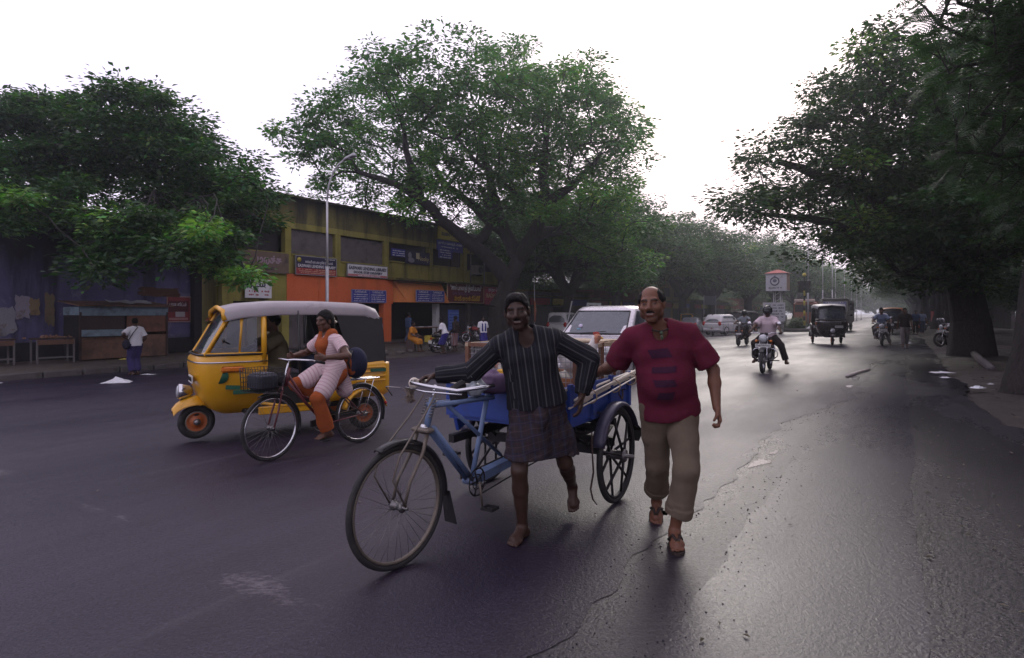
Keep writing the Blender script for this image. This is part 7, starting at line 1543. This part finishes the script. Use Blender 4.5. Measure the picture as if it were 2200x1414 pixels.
# traffic signal
q = wall_at(1728, 673, 6.8); ts = thing('traffic_signal', 'traffic signal on a yellow and black post with dark hooded heads', 'traffic signal', ST(q[0], 6.8, road_z(6.8)), STREET)
for k in range(9): MB().bar((0, 0, .05 + .42 * k), (0, 0, .47 + .42 * k), .08, n=10).build('post_band', M_yel if k % 2 else M_matblk, ts)
MB().ball((0, 0, 4.75), .16, 12, 8).build('finial', M_yel, ts); MB().bar((0, 0, 3.8), (0, 0, 4.6), .06).build('post_top', M_matblk, ts)
for a in (0, 2.2, 4.2):
    d = Vector((math.cos(a), math.sin(a), 0)); hd_ = MB().box(d * .32 + Vector((0, 0, 3.75)), (.34, .30, 1.0), rz=a, ch=.03).build('signal_head', M_matblk, ts)
    for k in range(3): MB().lathe(d * .48 + Vector((0, 0, 4.08 - .32 * k)), d, [(.12, 0), (.12, .02), (0, .03)], 14).build('signal_lens', mat('dark_lens_%d' % k, [(.08, .01, .01), (.08, .05, .01), (.01, .06, .03)][k], .2), hd_); MB().torus(d * .52 + Vector((0, 0, 4.08 - .32 * k)), d, .13, .012, 16, 5).build('hood', M_matblk, hd_)
isl = thing('traffic_island', 'low concrete island with a white cone of stones under the signal', 'island', ST(q[0], 6.8, road_z(6.8)), STREET); MB().lathe((0, 0, -.02), (0, 0, 1), [(1.7, 0), (1.65, .2), (1.5, .26), (0, .27)], 28).build('kerb_ring', M_kerb, isl); MB().lathe((-.5, -.9, .2), (0, 0, 1), [(.8, 0), (.3, .36), (.1, .5), (0, .52)], 7, False).build('cone', mat('whitewash', (.58, .57, .58), .7, var=.15), isl)
hV = fill_blobs([(0, .5, .55, .6), (.7, .6, .5, .45), (-.5, .8, .5, .5)], .2, 77); leaves_mesh('shrub', hV, .2, 60, .1, 78, isl, .8)
# small roadside posts and boards
q = wall_at(1148, 640, 18.8); gp = thing('guy_post', 'thin post with a peeling rust-coloured sleeve beside the big tree', 'post', ST(q[0], 18.8, -.34), 0); MB().tube([(0, 0, 0), (.02, 0, 2.0), (0, 0, 3.6)], .03, 8).build('post', M_silver, gp); MB().tube([(.03, -.04, 1.3), (.05, -.05, 2.0), (.02, -.03, 2.6)], [.05, .09, .04], 7).build('sleeve', mat('rust_sleeve', (.26, .09, .05), .8, var=.4), gp); MB().bar((0, 0, 3.6), (.25, 1.2, 9.5), .008, n=5).build('guy_wire', M_silver, gp)
q = wall_at(1220, 660, 17.5); sp = MB().bar((0, 0, 0), (.55, .2, 2.6), .05, .04).build('leaning_post', M_pole); sp.location = ST(q[0] - .6, 17.5, -.35); tag(sp, 'leaning grey post behind the silver people carrier', 'post')
q = wall_at(1276, 660, 20.5); sn = thing('street_sign', 'small white street name sign over the people carrier roof', 'sign', ST(q[0], 20.5, -.3), STREET - .4); MB().box((0, 0, 2.25), (1.5, .05, .75)).build('board', M_white, sn); dashes(sn, M_ink, -.5, .5, 2.4, .16, -.03, 70); dashes(sn, M_ink, -.6, .6, 2.12, .1, -.03, 71)
for x in (-.5, .5): MB().bar((x, .04, 0), (x, .04, 2.6), .03).build('leg', M_matblk, sn)
q = wall_at(1525, 640, 19.5); bs = thing('bus_shelter_sign', 'grey framed board on twin posts beside the ochre shop', 'sign', ST(q[0], 19.5, -.35), STREET - .5); MB().box((0, 0, 3.4), (2.0, .08, 1.1)).build('board', mat('board_slate', (.10, .10, .14), .6), bs)
for x in (-1.0, 1.0): MB().bar((x, 0, 0), (x, 0, 4.0), .05).build('leg', M_pole, bs)
q = wall_at(1933, 673, -2.2)
for i, (u, n_, h, c) in enumerate(((2030, -3.2, 4.2, M_polew), (2022, -2.9, 3.2, M_matblk), (2041, -3.6, 3.6, M_yel))):
    q = wall_at(u, 673, n_); o = MB().tube([(0, 0, 0), (0, 0, h)], .05, 8).build('post', c); o.location = ST(q[0], n_, 0); tag(o, ['pale steel post among the dark trunks', 'black service post beside the pale steel post', 'yellow marker post among the dark trunks'][i], 'post')
q = wall_at(2003, 673, -2.9); rs_ = thing('standing_sign', 'red and white standing sign board under the trees', 'sign', ST(q[0], -2.9, 0), STREET + .2); MB().box((0, 0, 1.1), (.9, .06, 1.2)).build('board', M_signred, rs_); MB().box((0, -.035, 1.2), (.7, .01, .4)).build('panel', M_white, rs_)
for x in (-.35, .35): MB().bar((x, 0, 0), (x, 0, .5), .025).build('leg', M_matblk, rs_)
# goods before the sweet shop
sc = thing('food_table', 'shop-front table with pale trays under the orange canopy', 'table', ST(27.0, 23.9, -.18), STREET); MB().box((0, 0, .82), (1.9, .7, .05)).build('table_top', M_wood, sc)
for x in (-.85, .85):
    for y in (-.3, .3): MB().box((x, y, .4), (.05, .05, .8)).build('leg', M_dkbrd, sc)
for i in range(4): MB().lathe((-.65 + .43 * i, 0, .845), (0, 0, 1), [(.16, 0), (.19, .04), (.17, .05), (0, .035)], 16).build('tray', M_plate if i % 2 else M_silver, sc)
o = MB().box((0, 0, .2), (.62, .42, .38), ch=.02).build('crate', mat('crate_yellow', (.52, .42, .06), .6, var=.2)); o.location = ST(26.6, 23.0, -.19); o.rotation_euler = (0, 0, STREET + .1); tag(o, 'yellow crate on the ground before the food table', 'crate')
V, Fq = sdf_surface([ELL((0, 0, .25), (.34, .26, .27), None, .03), CAP((0, 0, .45), (.02, 0, .6), .08, .05, .06)], .03); V = V + vnormals(V, Fq) * (vnoise(V, 6, 4) * .04)[:, None]; o = np_mesh('sack', V, Fq, mat('sack_white', (.42, .41, .43), .8, var=.15), None, True); o.location = ST(28.3, 23.0, -.2); tag(o, 'white sack slumped under the food table end', 'sack')
bb = thing('blue_screen', 'tall blue panel board standing at the shop entrance', 'board', ST(29.0, 23.2, -.19), STREET); MB().box((0, 0, .95), (1.0, .06, 1.9)).build('board', mat('panel_blue', (.05, .10, .38), .5, var=.3, scale=8), bb)
for x in (-.42, .42): MB().box((x, .1, .5), (.05, .2, 1.0)).build('leg', M_matblk, bb)
for k in range(9): MB().box((0, -.035, .25 + .18 * k), (.9, .012, .09)).build('tile', mat('panel_blue_light', (.12, .19, .46), .5, var=.3), bb)
o = MB().box((0, 0, .04), (1.5, .4, .1), ch=.03, rz=.1).build('mat_roll', M_plate); o.location = ST(25.6, 21.2, apron_z(21.2) + .02); o.rotation_euler = (0, 0, STREET); tag(o, 'pale rolled mat on the dirt before the shop step', 'mat')
# ------------------------------------------------------------------ the people
def loc_of(root, yaw, w):
    d = Matrix.Rotation(-yaw, 3, 'Z') @ (Vector(w) - Vector(root)); return (d.x, d.y, d.z)
def dir_of(yaw, v): d = Matrix.Rotation(-yaw, 3, 'Z') @ Vector(v); return (d.x, d.y, d.z)
# barefoot man at the handlebar
r1 = Vector((.16, 4.04, 0)); y1 = R(170); Wp = lambda *w: loc_of(r1, y1, w); Wd = lambda *v: dir_of(y1, v)
def forkw(x, y, z): q = Matrix.Rotation(STEER, 3, 'Z') @ Vector((x - 1.53, y, 0)); return cartw(1.53 + q.x, q.y, z)
grip = forkw(1.38, -.333, 1.035)
M_sh1 = cloth('striped_dark_shirt', (.014, .014, .018), .35, .85, [('u', .052, .13, (.15, .15, .14), .6), ('u', .026, .12, (.035, .035, .05), .8)])
M_lun = cloth('checked_lungi', (.034, .024, .027), .3, .9, [('u', .07, .22, (.026, .028, .05), .8), ('v', .085, .25, (.022, .020, .038), .8), ('v', .0425, .12, (.08, .058, .055), .45), ('u', .035, .1, (.07, .05, .05), .35)])
def collar_cloth(J): pass
P1, J1 = person('barefoot man in dark striped shirt and checked lungi steering the tricycle', r1, y1, grid=.0065, pelvis=Wp(.17, 4.06, .90), neck=Wp(.085, 4.01, 1.375), head=Wp(.035, 3.955, 1.505), hdir=Wd(-.10, -1, -.03), hup=Wd(-.10, 0, 1), sline=Wd(-1, -.04, -.13), shw=.18,
    wr=(tuple(np.array(Wp(*grip)) + np.array(Wd(.115, .035, .035))), Wp(.47, 4.02, .95)), ep=(Wd(.1, .5, -1), Wd(1, .25, .1)), hd=(Wd(-.9, -.35, -.12), Wd(-.12, -.1, -1)), pn=(Wd(.1, -.2, -1), Wd(-1, .3, 0)), curl=(1.05, .45),
    an=(Wp(.07, 3.99, .072), Wp(.45, 4.46, .21)), kp=(Wd(-.2, -1, 0), Wd(-.05, -1, 0)), fd=(Wd(-.45, -.9, 0), Wd(.05, -.72, -.70)), skin=(.052, .026, .018), hair='short', smile=True, jowl=1.05,
    top=shirt(M_sh1, 'long', .030, -.02, seed=2, collar=True, neck_open=.03, fold=.015), bottom=lungi(M_lun, .545, .012, spread=.012, hem_tilt=(.06, 0), fold=.018))
# man in the maroon T-shirt
r2_ = Vector((1.05, 4.02, 0)); y2 = R(163); Wp = lambda *w: loc_of(r2_, y2, w); Wd = lambda *v: dir_of(y2, v)
M_tee = cloth('maroon_tshirt', (.105, .013, .030), .22, .9); M_kh = cloth('khaki_trousers', (.135, .105, .075), .28, .9)
railp = cartw(.40, .50, .985)
P2, J2 = person('balding man in maroon T-shirt and rolled khaki trousers walking beside the cart', r2_, y2, grid=.0065, pelvis=Wp(1.055, 4.02, .905), neck=Wp(.965, 3.93, 1.42), head=Wp(.905, 3.87, 1.555), hdir=Wd(-.42, -1, -.02), hup=Wd(-.08, 0, 1), sline=Wd(-1, .12, -.09), shw=.185, girth=1.05, belly=.03,
    wr=(tuple(np.array(Wp(*railp)) + np.array(Wd(.07, -.09, .075))), Wp(1.315, 3.84, .895)), ep=(Wd(.2, -.6, -1), Wd(1, .5, -.1)), hd=(Wd(-.62, .55, -.55), Wd(.18, -.25, -1)), pn=(Wd(-.2, .3, -1), Wd(-.8, .2, -.1)), curl=(.75, 1.0),
    an=(Wp(1.06, 4.38, .125), Wp(1.055, 3.88, .085)), kp=(Wd(-.1, -1, 0), Wd(.05, -1, 0)), fd=(Wd(-.25, -.85, -.38), Wd(-.12, -1, .02)), skin=(.155, .068, .040), hair='bald', smile=True, jowl=1.1,
    top=shirt(M_tee, 'short', .027, -.085, seed=7, sfrac=.82, fold=.015, neck_open=.012), bottom=trousers(M_kh, .020, .70, seed=9, flare=.014, roll=True, fold=.016, waist=.07))
# faded print on the shirt front, cord round the neck, sandals
def dress(J, root, pts_fn, name, m_, r=.004, n=6): MB().tube(pts_fn, r, n).build(name, m_, root)
fw, up, rt, Pc, Nk = J2['fw'], J2['up'], J2['rt'], J2['P'], J2['N']
prM = cloth('print_navy', (.042, .013, .032), .4, .9)
me_sh = [o for o in P2.children if o.name.startswith('shirt')][0]
bvh_v = np.empty(len(me_sh.data.vertices) * 3, np.float32); me_sh.data.vertices.foreach_get('co', bvh_v); bvh_v = bvh_v.reshape(-1, 3)
from mathutils.bvhtree import BVHTree
bt = BVHTree.FromPolygons([tuple(v) for v in bvh_v], [tuple(p.vertices) for p in me_sh.data.polygons])
def print_patch(parent, J, bt_, cx, cz, w, h, m_, name='print', skew=0.0):
    nx, nz = 9, 6; V = []; F = []
    for j in range(nz + 1):
        for i in range(nx + 1):
            o = J['P'] + J['up'] * (cz + h * (j / nz - .5)) + J['rt'] * (cx + w * (i / nx - .5) + skew * (j / nz - .5)) + J['fw'] * .5; hit = bt_.ray_cast(Vector(o), Vector(-J['fw']))
            if hit[0] is None: return
            V.append(hit[0] + hit[1] * .004)
    for j in range(nz):
        for i in range(nx): a = j * (nx + 1) + i; F.append((a, a + 1, a + nx + 2, a + nx + 1))
    MB().add(V, F, True).build(name, m_, parent)
for cx, cz, w, h, sk in ((.03, .375, .13, .055, .02), (.02, .275, .15, .035, -.01), (.03, .195, .13, .045, .012), (.035, .11, .10, .055, -.02)): print_patch(P2, J2, bt, cx, cz, w, h, prM, 'shirt_print', sk)
hp = J2['hp']; MB().tube([Nk + rt * .075 * math.cos(a) + fw * (.075 * math.sin(a) + .012) + up * (.015 - .035 * max(0, math.sin(a))) for a in [i * 2 * math.pi / 24 for i in range(24)]], .005, 6, closed=True).build('neck_cord', M_matblk, P2)
MB().ball(tuple(Nk + fw * .098 - up * .03), .012, 8, 6).ball(tuple(Nk + fw * .105 - up * .055), (.009, .009, .018), 8, 6).build('pendant', mat('jade', (.06, .09, .05), .4), P2)
MB().torus(tuple(J2['arm0'][2] * .97 + J2['arm0'][1] * .03), tuple(unit(J2['arm0'][2] - J2['arm0'][1])), .031, .004, 20, 6).build('wristband', M_matblk, P2)
M_sand = mat('sandal_rubber', (.030, .018, .014), .8, var=.3)
for i, f_ in enumerate((Wd(-.25, -.85, -.38), Wd(-.12, -1, .02))):
    a_ = J2['leg%d' % i][2]; f_ = unit(f_); sd = unit(np.cross(f_, (0, 0, 1))); fu = np.cross(sd, f_); ol = []
    for k in range(16):
        th = 2 * math.pi * k / 16; c_, s__ = math.cos(th), math.sin(th); ol.append((.055 + .142 * c_, (.054 if c_ > 0 else .042) * s__))
    V = [a_ + f_ * x + sd * y - fu * z for z in (.072, .090) for x, y in ol]; sn_ = MB().add([tuple(v) for v in V], [tuple(range(16)), tuple(range(31, 15, -1))] + [(k, (k + 1) % 16, 16 + (k + 1) % 16, 16 + k) for k in range(16)][::-1]).build('sandal', M_sand, P2)
    MB().tube([tuple(a_ + f_ * .03 + sd * .042 - fu * .045), tuple(a_ + f_ * .08 + sd * .022 + fu * .0), tuple(a_ + f_ * .13 + sd * .004 - fu * .022)], .010, 6).tube([tuple(a_ + f_ * .03 - sd * .042 - fu * .045), tuple(a_ + f_ * .08 - sd * .022 + fu * .0), tuple(a_ + f_ * .13 - sd * .004 - fu * .022)], .010, 6).build('strap', M_sand, sn_)

# helper for riders: frame of the vehicle -> frame of the person (y forward, x right)
def rv(x, y, z): return (-y, x, z)
def rider(label, vloc, vyaw, seat, hands, feet, s=1.0, lean=.12, torso=.47, kneeout=.3, grid=.018, hdir=(0, 1, -.05), **kw):
    y = vyaw - math.pi / 2; k = 1 / s; P = np.array(rv(*seat)) * k; N_ = P + np.array([0, lean, torso]); return person(label, vloc, y, grid, s, pelvis=P, neck=N_, hdir=hdir, wr=tuple(np.array(rv(*h)) * k for h in hands), an=tuple(np.array(rv(*f)) * k for f in feet), kp=((kneeout, 1, .4), (-kneeout, 1, .4)), ep=((1, -.3, -.6), (-1, -.3, -.6)), curl=(1.2, 1.2), **kw)
def helmet(m_, visor=True):
    def f(J):
        V, Fq = sdf_surface([ELL(J['hp'](0, -.012, .02), (.118, .138, .135), J['HR'], .02), ELL(J['hp'](0, .13, -.015), (.085, .075, .055), J['HR'], .02, True)], .014, [(J['hp'](0, 0, -.10), -J['HR'][2])]); np_mesh('helmet', V, Fq, m_, J['root'], True)
        if visor: V, Fq = sdf_surface([ELL(J['hp'](0, -.008, .005), (.114, .134, .10), J['HR'], .01)], .014, [(J['hp'](0, .05, 0), -J['HR'][1]), (J['hp'](0, 0, .05), J['HR'][2]), (J['hp'](0, 0, -.06), -J['HR'][2])]); np_mesh('visor', V, Fq, mat('smoked_visor', (.02, .02, .025), .12, var=.1), J['root'], True)
    return f
M_pink = cloth('pale_pink_shirt', (.50, .40, .43), .12, .85, [('v', .05, .1, (.58, .50, .52), .5)]); M_dkt = cloth('dark_trousers', (.022, .018, .018), .3); M_gsh = cloth('grey_shirt', (.22, .24, .27), .2); M_wsh = cloth('white_shirt', (.62, .61, .63), .1); M_blung = cloth('blue_lungi', (.035, .03, .16), .3); M_denim = cloth('denim', (.05, .065, .11), .3); M_bsh = cloth('blue_shirt', (.045, .07, .14), .3); M_osh = cloth('orange_shirt', (.42, .17, .025), .2); M_hk = mat('black_helmet', (.015, .015, .016), .2, var=.1); M_khk = cloth('khaki_shirt', (.12, .105, .065), .25)
M_brn = cloth('dark_brown_shirt', (.028, .020, .018), .3); M_lgt = cloth('pale_grey_trousers', (.17, .15, .15), .25); M_str = cloth('striped_lungi', (.20, .16, .16), .2, .9, [('u', .06, .4, (.16, .03, .03), .9)]); M_shirtblue = cloth('light_blue_shirt', (.18, .22, .32), .2)
# schoolgirl cyclist
M_kurta = cloth('pink_striped_kurta', (.60, .47, .48), .12, .85, [('v', .03, .35, (.46, .28, .30), .7)]); M_salw = cloth('rust_orange_trousers', (.30, .075, .022), .25, .85)
def dupatta(J):
    pr = [CAP(J['N'] + J['rt'] * .08 * sg, J['N'] + J['fw'] * .10 - J['up'] * .12 + J['rt'] * .05 * sg, .055, .05, .03) for sg in (1, -1)] + [CAP(J['N'] + J['fw'] * .09 - J['up'] * .13, J['N'] + J['fw'] * .10 - J['up'] * .26, .075, .06, .05), CAP(J['N'] + J['rt'] * .08 - J['fw'] * .03, J['N'] - J['fw'] * .13 - J['up'] * .2 + J['rt'] * .06, .05, .045, .03), CAP(J['N'] - J['rt'] * .08 - J['fw'] * .03, J['N'] - J['fw'] * .13 - J['up'] * .2 - J['rt'] * .06, .05, .045, .03), CAP(J['N'] - J['fw'] * .13 - J['up'] * .2 - J['rt'] * .06, J['N'] - J['fw'] * .17 - J['up'] * .52 - J['rt'] * .10, .045, .05, .03)]; garment(J, 'dupatta', pr, M_salw, (), .008, seed=12, shell=0)
def flowers(J):
    rs = random.Random(6); m = MB()
    for i in range(26): a = i / 26 * 3.6 - 1.8; c = J['hp'](.055 * math.sin(a), -.105 + .0 * a, -.02 + .045 * math.cos(a) + rs.uniform(-.01, .01)); m.ball(tuple(c + np.array([rs.gauss(0, .008) for _ in range(3)])), .013, 6, 4)
    m.build('hair_flowers', mat('jasmine', (.62, .58, .46), .7), J['root'])['kind'] = 'stuff'
def kskirt(J):
    pr = []
    for k_ in ('leg0', 'leg1'):
        h_, k2, a = J[k_]; e = h_ + (k2 - h_) * .72; pr += [CAP(h_ + J['up'] * .08, e, .106, .108, .05)]
    pr += [CAP(J['P'] + J['up'] * .1, J['P'] - J['up'] * .02, .12, .125, .05), CAP(J['P'] - J['fw'] * .06, J['P'] - J['fw'] * .09 - J['up'] * .28, .11, .10, .05)]; garment(J, 'kurta_skirt', pr, M_kurta, (), .006, seed=14, shell=0)
gg = Vector((.42, 0, 0)); steer_ = .10
def bgrip(sg): q = Matrix.Rotation(steer_, 3, 'Z') @ Vector((-.25, .268 * sg, 0)); return (.42 + q.x, q.y, .985)
gr, gl = bgrip(-1), bgrip(1)
PG, JG = rider('schoolgirl cyclist in pink kurta and rust dupatta with flowers in her hair', GB, GYAW, (-.20, 0, .865), ((gr[0] - .07, gr[1] - .0, 1.03), (gl[0] - .07, gl[1], 1.03)), ((-.16, -.13, .53), (-.03, .13, .225)), s=.92, lean=.10, torso=.445, kneeout=.12, grid=.0085, hdir=(-.12, 1, -.08), hair='long', tash=False, girth=.85, skin=(.10, .05, .033),
    top=shirt(M_kurta, 'short', .014, -.03, 'kurta', seed=4, sfrac=.62), bottom=trousers(M_salw, .018, .94, seed=6, flare=.02, fold=.010), extra=(kskirt, dupatta, flowers))
bk_ = thing('school_bag', 'navy school bag on the schoolgirl cyclist\'s rear rack', 'bag', GB, GYAW); V, Fq = sdf_surface([ELL((-.47, .03, .93), (.12, .15, .18), None, .04), ELL((-.36, .03, .88), (.05, .11, .11), None, .03)], .018); np_mesh('bag', V, Fq, cloth('navy_canvas', (.022, .025, .05), .3), bk_, True); MB().tube([(-.36, .1, 1.08), (-.30, .12, .95), (-.36, .1, .82)], .014, 6).build('strap', M_matblk, bk_)

# rider in pink, feet loose from the pegs
h1 = lambda sg: (.40 - .16 - .02, .375 * sg, .995)
rider('helmeted man in pale pink shirt riding the classic motorcycle', MK, MKY, (-.33, 0, .92), ((.19, -.36, 1.03), (.19, .36, 1.03)), ((-.02, -.27, .30), (-.08, .46, .27)), lean=.10, torso=.48, kneeout=.55, grid=.012, hair='helmet', skin=(.075, .038, .025), girth=1.08, top=shirt(M_pink, 'short', .03, -.02, seed=3, collar=True, sfrac=.8), bottom=trousers(M_dkt, .028, .92, seed=4), extra=(helmet(M_hk),), fd=((.3, 1, -.1), (-.35, 1, .1)))
def on(t_, n_, z=None): return ST(t_, n_, road_z(n_) if z is None else z)
rider('scooter rider in grey shirt and dark helmet behind the silver car', on(29.3, 6.2), back(-.10), (-.32, 0, .88), ((.18, -.3, 1.05), (.18, .3, 1.05)), ((.18, -.16, .43), (.18, .16, .43)), lean=.05, hair='helmet', top=shirt(M_gsh, 'short', .025), bottom=trousers(M_dkt, .02), extra=(helmet(M_hk),))
rider('person in orange clothes seen from behind on the red scooter', on(46.5, 12.0), STREET + .2, (-.32, 0, .88), ((.18, -.3, 1.05), (.18, .3, 1.05)), ((.18, -.16, .43), (.18, .16, .43)), lean=.05, hair='bun', tash=False, grid=.024, top=shirt(M_osh, 'short', .03, -.1), bottom=lungi(M_osh, .5, .02, knot=False))
VL, VY = on(32.9, .75, 0), back(.05)
rider('motorcyclist in pale blue shirt with a pillion passenger', VL, VY, (-.25, 0, .95), ((.22, -.36, 1.06), (.22, .36, 1.06)), ((-.02, -.2, .36), (-.02, .34, .10)), lean=.12, kneeout=.5, top=shirt(M_shirtblue, 'short', .025), bottom=trousers(M_lgt, .02), s=1.04)
rider('pillion passenger in white on the motorcycle by the walking man', VL, VY, (-.62, 0, .99), ((-.3, -.2, 1.05), (-.3, .2, 1.05)), ((-.35, -.26, .40), (-.35, .26, .40)), lean=.05, kneeout=.6, top=shirt(M_wsh, 'short', .025), bottom=trousers(M_dkt, .02), s=1.04)
rider('rickshaw driver in khaki shirt at the handlebar of the yellow rickshaw', AL, AYAW, (.0, -.02, .80), ((.55, -.27, .96), (.55, .27, .96)), ((.47, -.15, .45), (.47, .15, .45)), lean=.08, kneeout=.2, torso=.46, top=shirt(M_khk, 'short', .025), bottom=trousers(M_khk, .02), s=.95)
rider('dark-clothed passenger on the rear seat of the yellow rickshaw', AL, AYAW, (-.78, -.15, .94), ((-.5, -.3, .98), (-.5, .1, .98)), ((-.35, -.25, .46), (-.35, 0, .46)), lean=.0, kneeout=.2, torso=.42, top=shirt(M_brn, 'short', .025), bottom=trousers(M_denim, .02), s=.93)
rider('driver in dark shirt inside the black rickshaw with pale hood', Vector((15.35, 28.9, 0)), math.atan2(-.93, -.37), (.0, 0, .95), ((.62, -.3, 1.12), (.62, .3, 1.12)), ((.55, -.15, .53), (.55, .15, .53)), lean=.08, grid=.026, top=shirt(M_brn, 'short', .025), bottom=trousers(M_dkt, .02))
# man with the shoulder bag at the stall
pm = on(8.88, 19.3); fy = STREET + .05
def walk(label, p, yaw, stride=.12, swing=.08, **kw):
    return person(label, p, yaw, an=((.09, stride, .075), (-.09, -stride, .10 if stride else .075)), wr=((.27, -swing, .84), (-.27, swing, .84)), fd=((.12, 1, 0), (-.12, 1, -.25 if stride else 0)), **kw)
PS, JS = person('barefoot man with dark shoulder bag standing before the tin stall', pm, fy, .015, pelvis=(0, 0, .93), an=((.07, 0, .075), (-.07, .02, .075)), wr=((.2, .12, .93), (-.22, -.02, 1.05)), ep=((.6, -1, 0), (-1, -.4, 0)), hdir=(.35, 1, -.02), skin=(.06, .03, .02), top=shirt(M_wsh, 'short', .03, -.06, seed=5), bottom=trousers(cloth('navy_trousers', (.04, .032, .10), .3), .035, .90, flare=.015, seed=8))
sbg = thing('shoulder_bag', 'dark round shoulder bag hung on the man at the tin stall', 'bag', pm, fy); V, Fq = sdf_surface([ELL((-.27, -.02, .92), (.09, .14, .15), None, .03)], .02); np_mesh('bag', V, Fq, cloth('black_canvas', (.018, .018, .03), .3), sbg, True); MB().tube([(-.26, -.1, 1.02), (-.14, -.145, 1.26), (.02, -.10, 1.43), (.08, .06, 1.42), (-.1, .15, 1.2), (-.26, .06, 1.02)], .012, 6).build('strap', M_matblk, sbg)
# people round the parked motorcycle and shops
ax_ = lambda t_, n_: ST(t_, n_, apron_z(n_))
person('man in white shirt and blue lungi leaning on the parked motorcycle', ax_(21.25, 17.55), STREET + .35, .018, pelvis=(0, -.05, .90), neck=(.05, .12, 1.36), wr=((.2, .35, .95), (-.15, .33, .95)), skin=(.05, .026, .018), top=shirt(M_wsh, 'short', .03, -.02), bottom=lungi(M_blung, .40, .02))
person('man in dark jacket and red striped lungi beside the motorcycle', ax_(22.55, 17.9), STREET + .15, .018, wr=((.22, .12, .95), (-.22, .14, .95)), skin=(.05, .026, .018), top=shirt(M_brn, 'long', .03, -.03), bottom=lungi(M_str, .28, .02))
person('man in orange shirt sitting behind the parked motorcycle', ax_(20.9, 19.2), STREET + math.pi + .3, .018, pelvis=(0, -.05, .66), neck=(0, .05, 1.14), wr=((.2, .35, .72), (-.2, .35, .72)), an=((.15, .42, .075), (-.15, .42, .075)), skin=(.07, .035, .024), top=shirt(M_osh, 'short', .03), bottom=lungi(M_osh, .35, .02, knot=False))
o = MB().box((0, 0, .28), (.4, .4, .56), ch=.02).build('stool_box', M_dkbrd); o.location = ax_(20.9, 19.25); tag(o, 'dark wooden box the man in orange sits on', 'box')
P5, J5 = person('man in white shirt with blue scarf and raised lungi walking off the verge', ax_(23.4, 16.9), STREET + math.pi - .55, .016, an=((.09, .10, .075), (-.09, -.10, .10)), wr=((.22, .16, .88), (-.26, -.02, .84)), skin=(.055, .028, .02), top=shirt(M_wsh, 'short', .03, -.02), bottom=lungi(M_blung, .52, .02))
garment(J5, 'scarf', [CAP(J5['N'] + J5['rt'] * .07 * sg - J5['fw'] * .02, J5['N'] + J5['rt'] * .075 * sg + J5['fw'] * .10 - J5['up'] * .12, .035, .035, .02) for sg in (1, -1)] + [CAP(J5['N'] + J5['rt'] * .075 * sg + J5['fw'] * .10 - J5['up'] * .12, J5['N'] + J5['rt'] * .07 * sg + J5['fw'] * .12 - J5['up'] * .42, .04, .045, .02) for sg in (1, -1)], M_blung, (), .006, shell=0)
walk('man in blue shirt and jeans walking past the orange pillar', ST(25.2, 23.4, -.2), STREET - math.pi / 2 - .1, .2, .1, grid=.02, top=shirt(M_bsh, 'long', .03, -.04), bottom=trousers(M_denim, .02))
# the far verge
walk('man in dark shirt and pale trousers walking up the road edge', ST(32.3, -.15, 0), STREET + math.pi / 2 + .1, .22, .12, grid=.018, s=1.02, top=shirt(M_brn, 'short', .03, -.06), bottom=trousers(M_lgt, .022))
for i, (t_, n_, a, c1, c2, lab) in enumerate(((52, -.9, 1.5, M_bsh, M_dkt, 'distant man in blue shirt standing under the tree tunnel'), (53, -1.3, 1.7, M_shirtblue, M_denim, 'distant man in pale blue beside the one in blue shirt'), (60, -.4, -1.5, M_osh, M_dkt, 'far figure in orange walking under the trees'), (66, .8, -1.4, M_brn, M_lgt, 'far dark figure crossing in the haze'), (61, 9.2, 1.6, M_gsh, M_dkt, 'distant grey figure walking between minibus and trees'), (63.5, 17.2, 1.2, M_wsh, M_dkt, 'distant person in white near the small yellow rickshaw'), (40, 19.5, .4, M_brn, M_blung, 'dark figure standing in the shade behind the guy post'))):
    walk(lab, ST(t_, n_, road_z(n_)), STREET + a, .18, .1, grid=.03, top=shirt(c1, 'short', .03), bottom=trousers(c2, .02))

# ------------------------------------------------------------------ the hazy air
hz_m = bpy.data.materials.new('haze_air'); hz_m.use_nodes = True; ht = hz_m.node_tree; ht.nodes.remove(ht.nodes['Principled BSDF']); pv = ht.nodes.new('ShaderNodeVolumePrincipled')
pv.inputs['Color'].default_value = (.80, .84, .92, 1); pv.inputs['Density'].default_value = HAZE; pv.inputs['Anisotropy'].default_value = .65; ht.links.new(pv.outputs[0], ht.nodes['Material Output'].inputs['Volume'])
hb_ = MB().box((0, 0, 0), (2.0, 2.0, 2.0)).build('haze', hz_m); hb_.scale = (900, 1500, 11.5); hb_.location = (200, 700, 10.3); tag(hb_, 'thin pale morning haze filling the street', 'haze', kind='stuff')
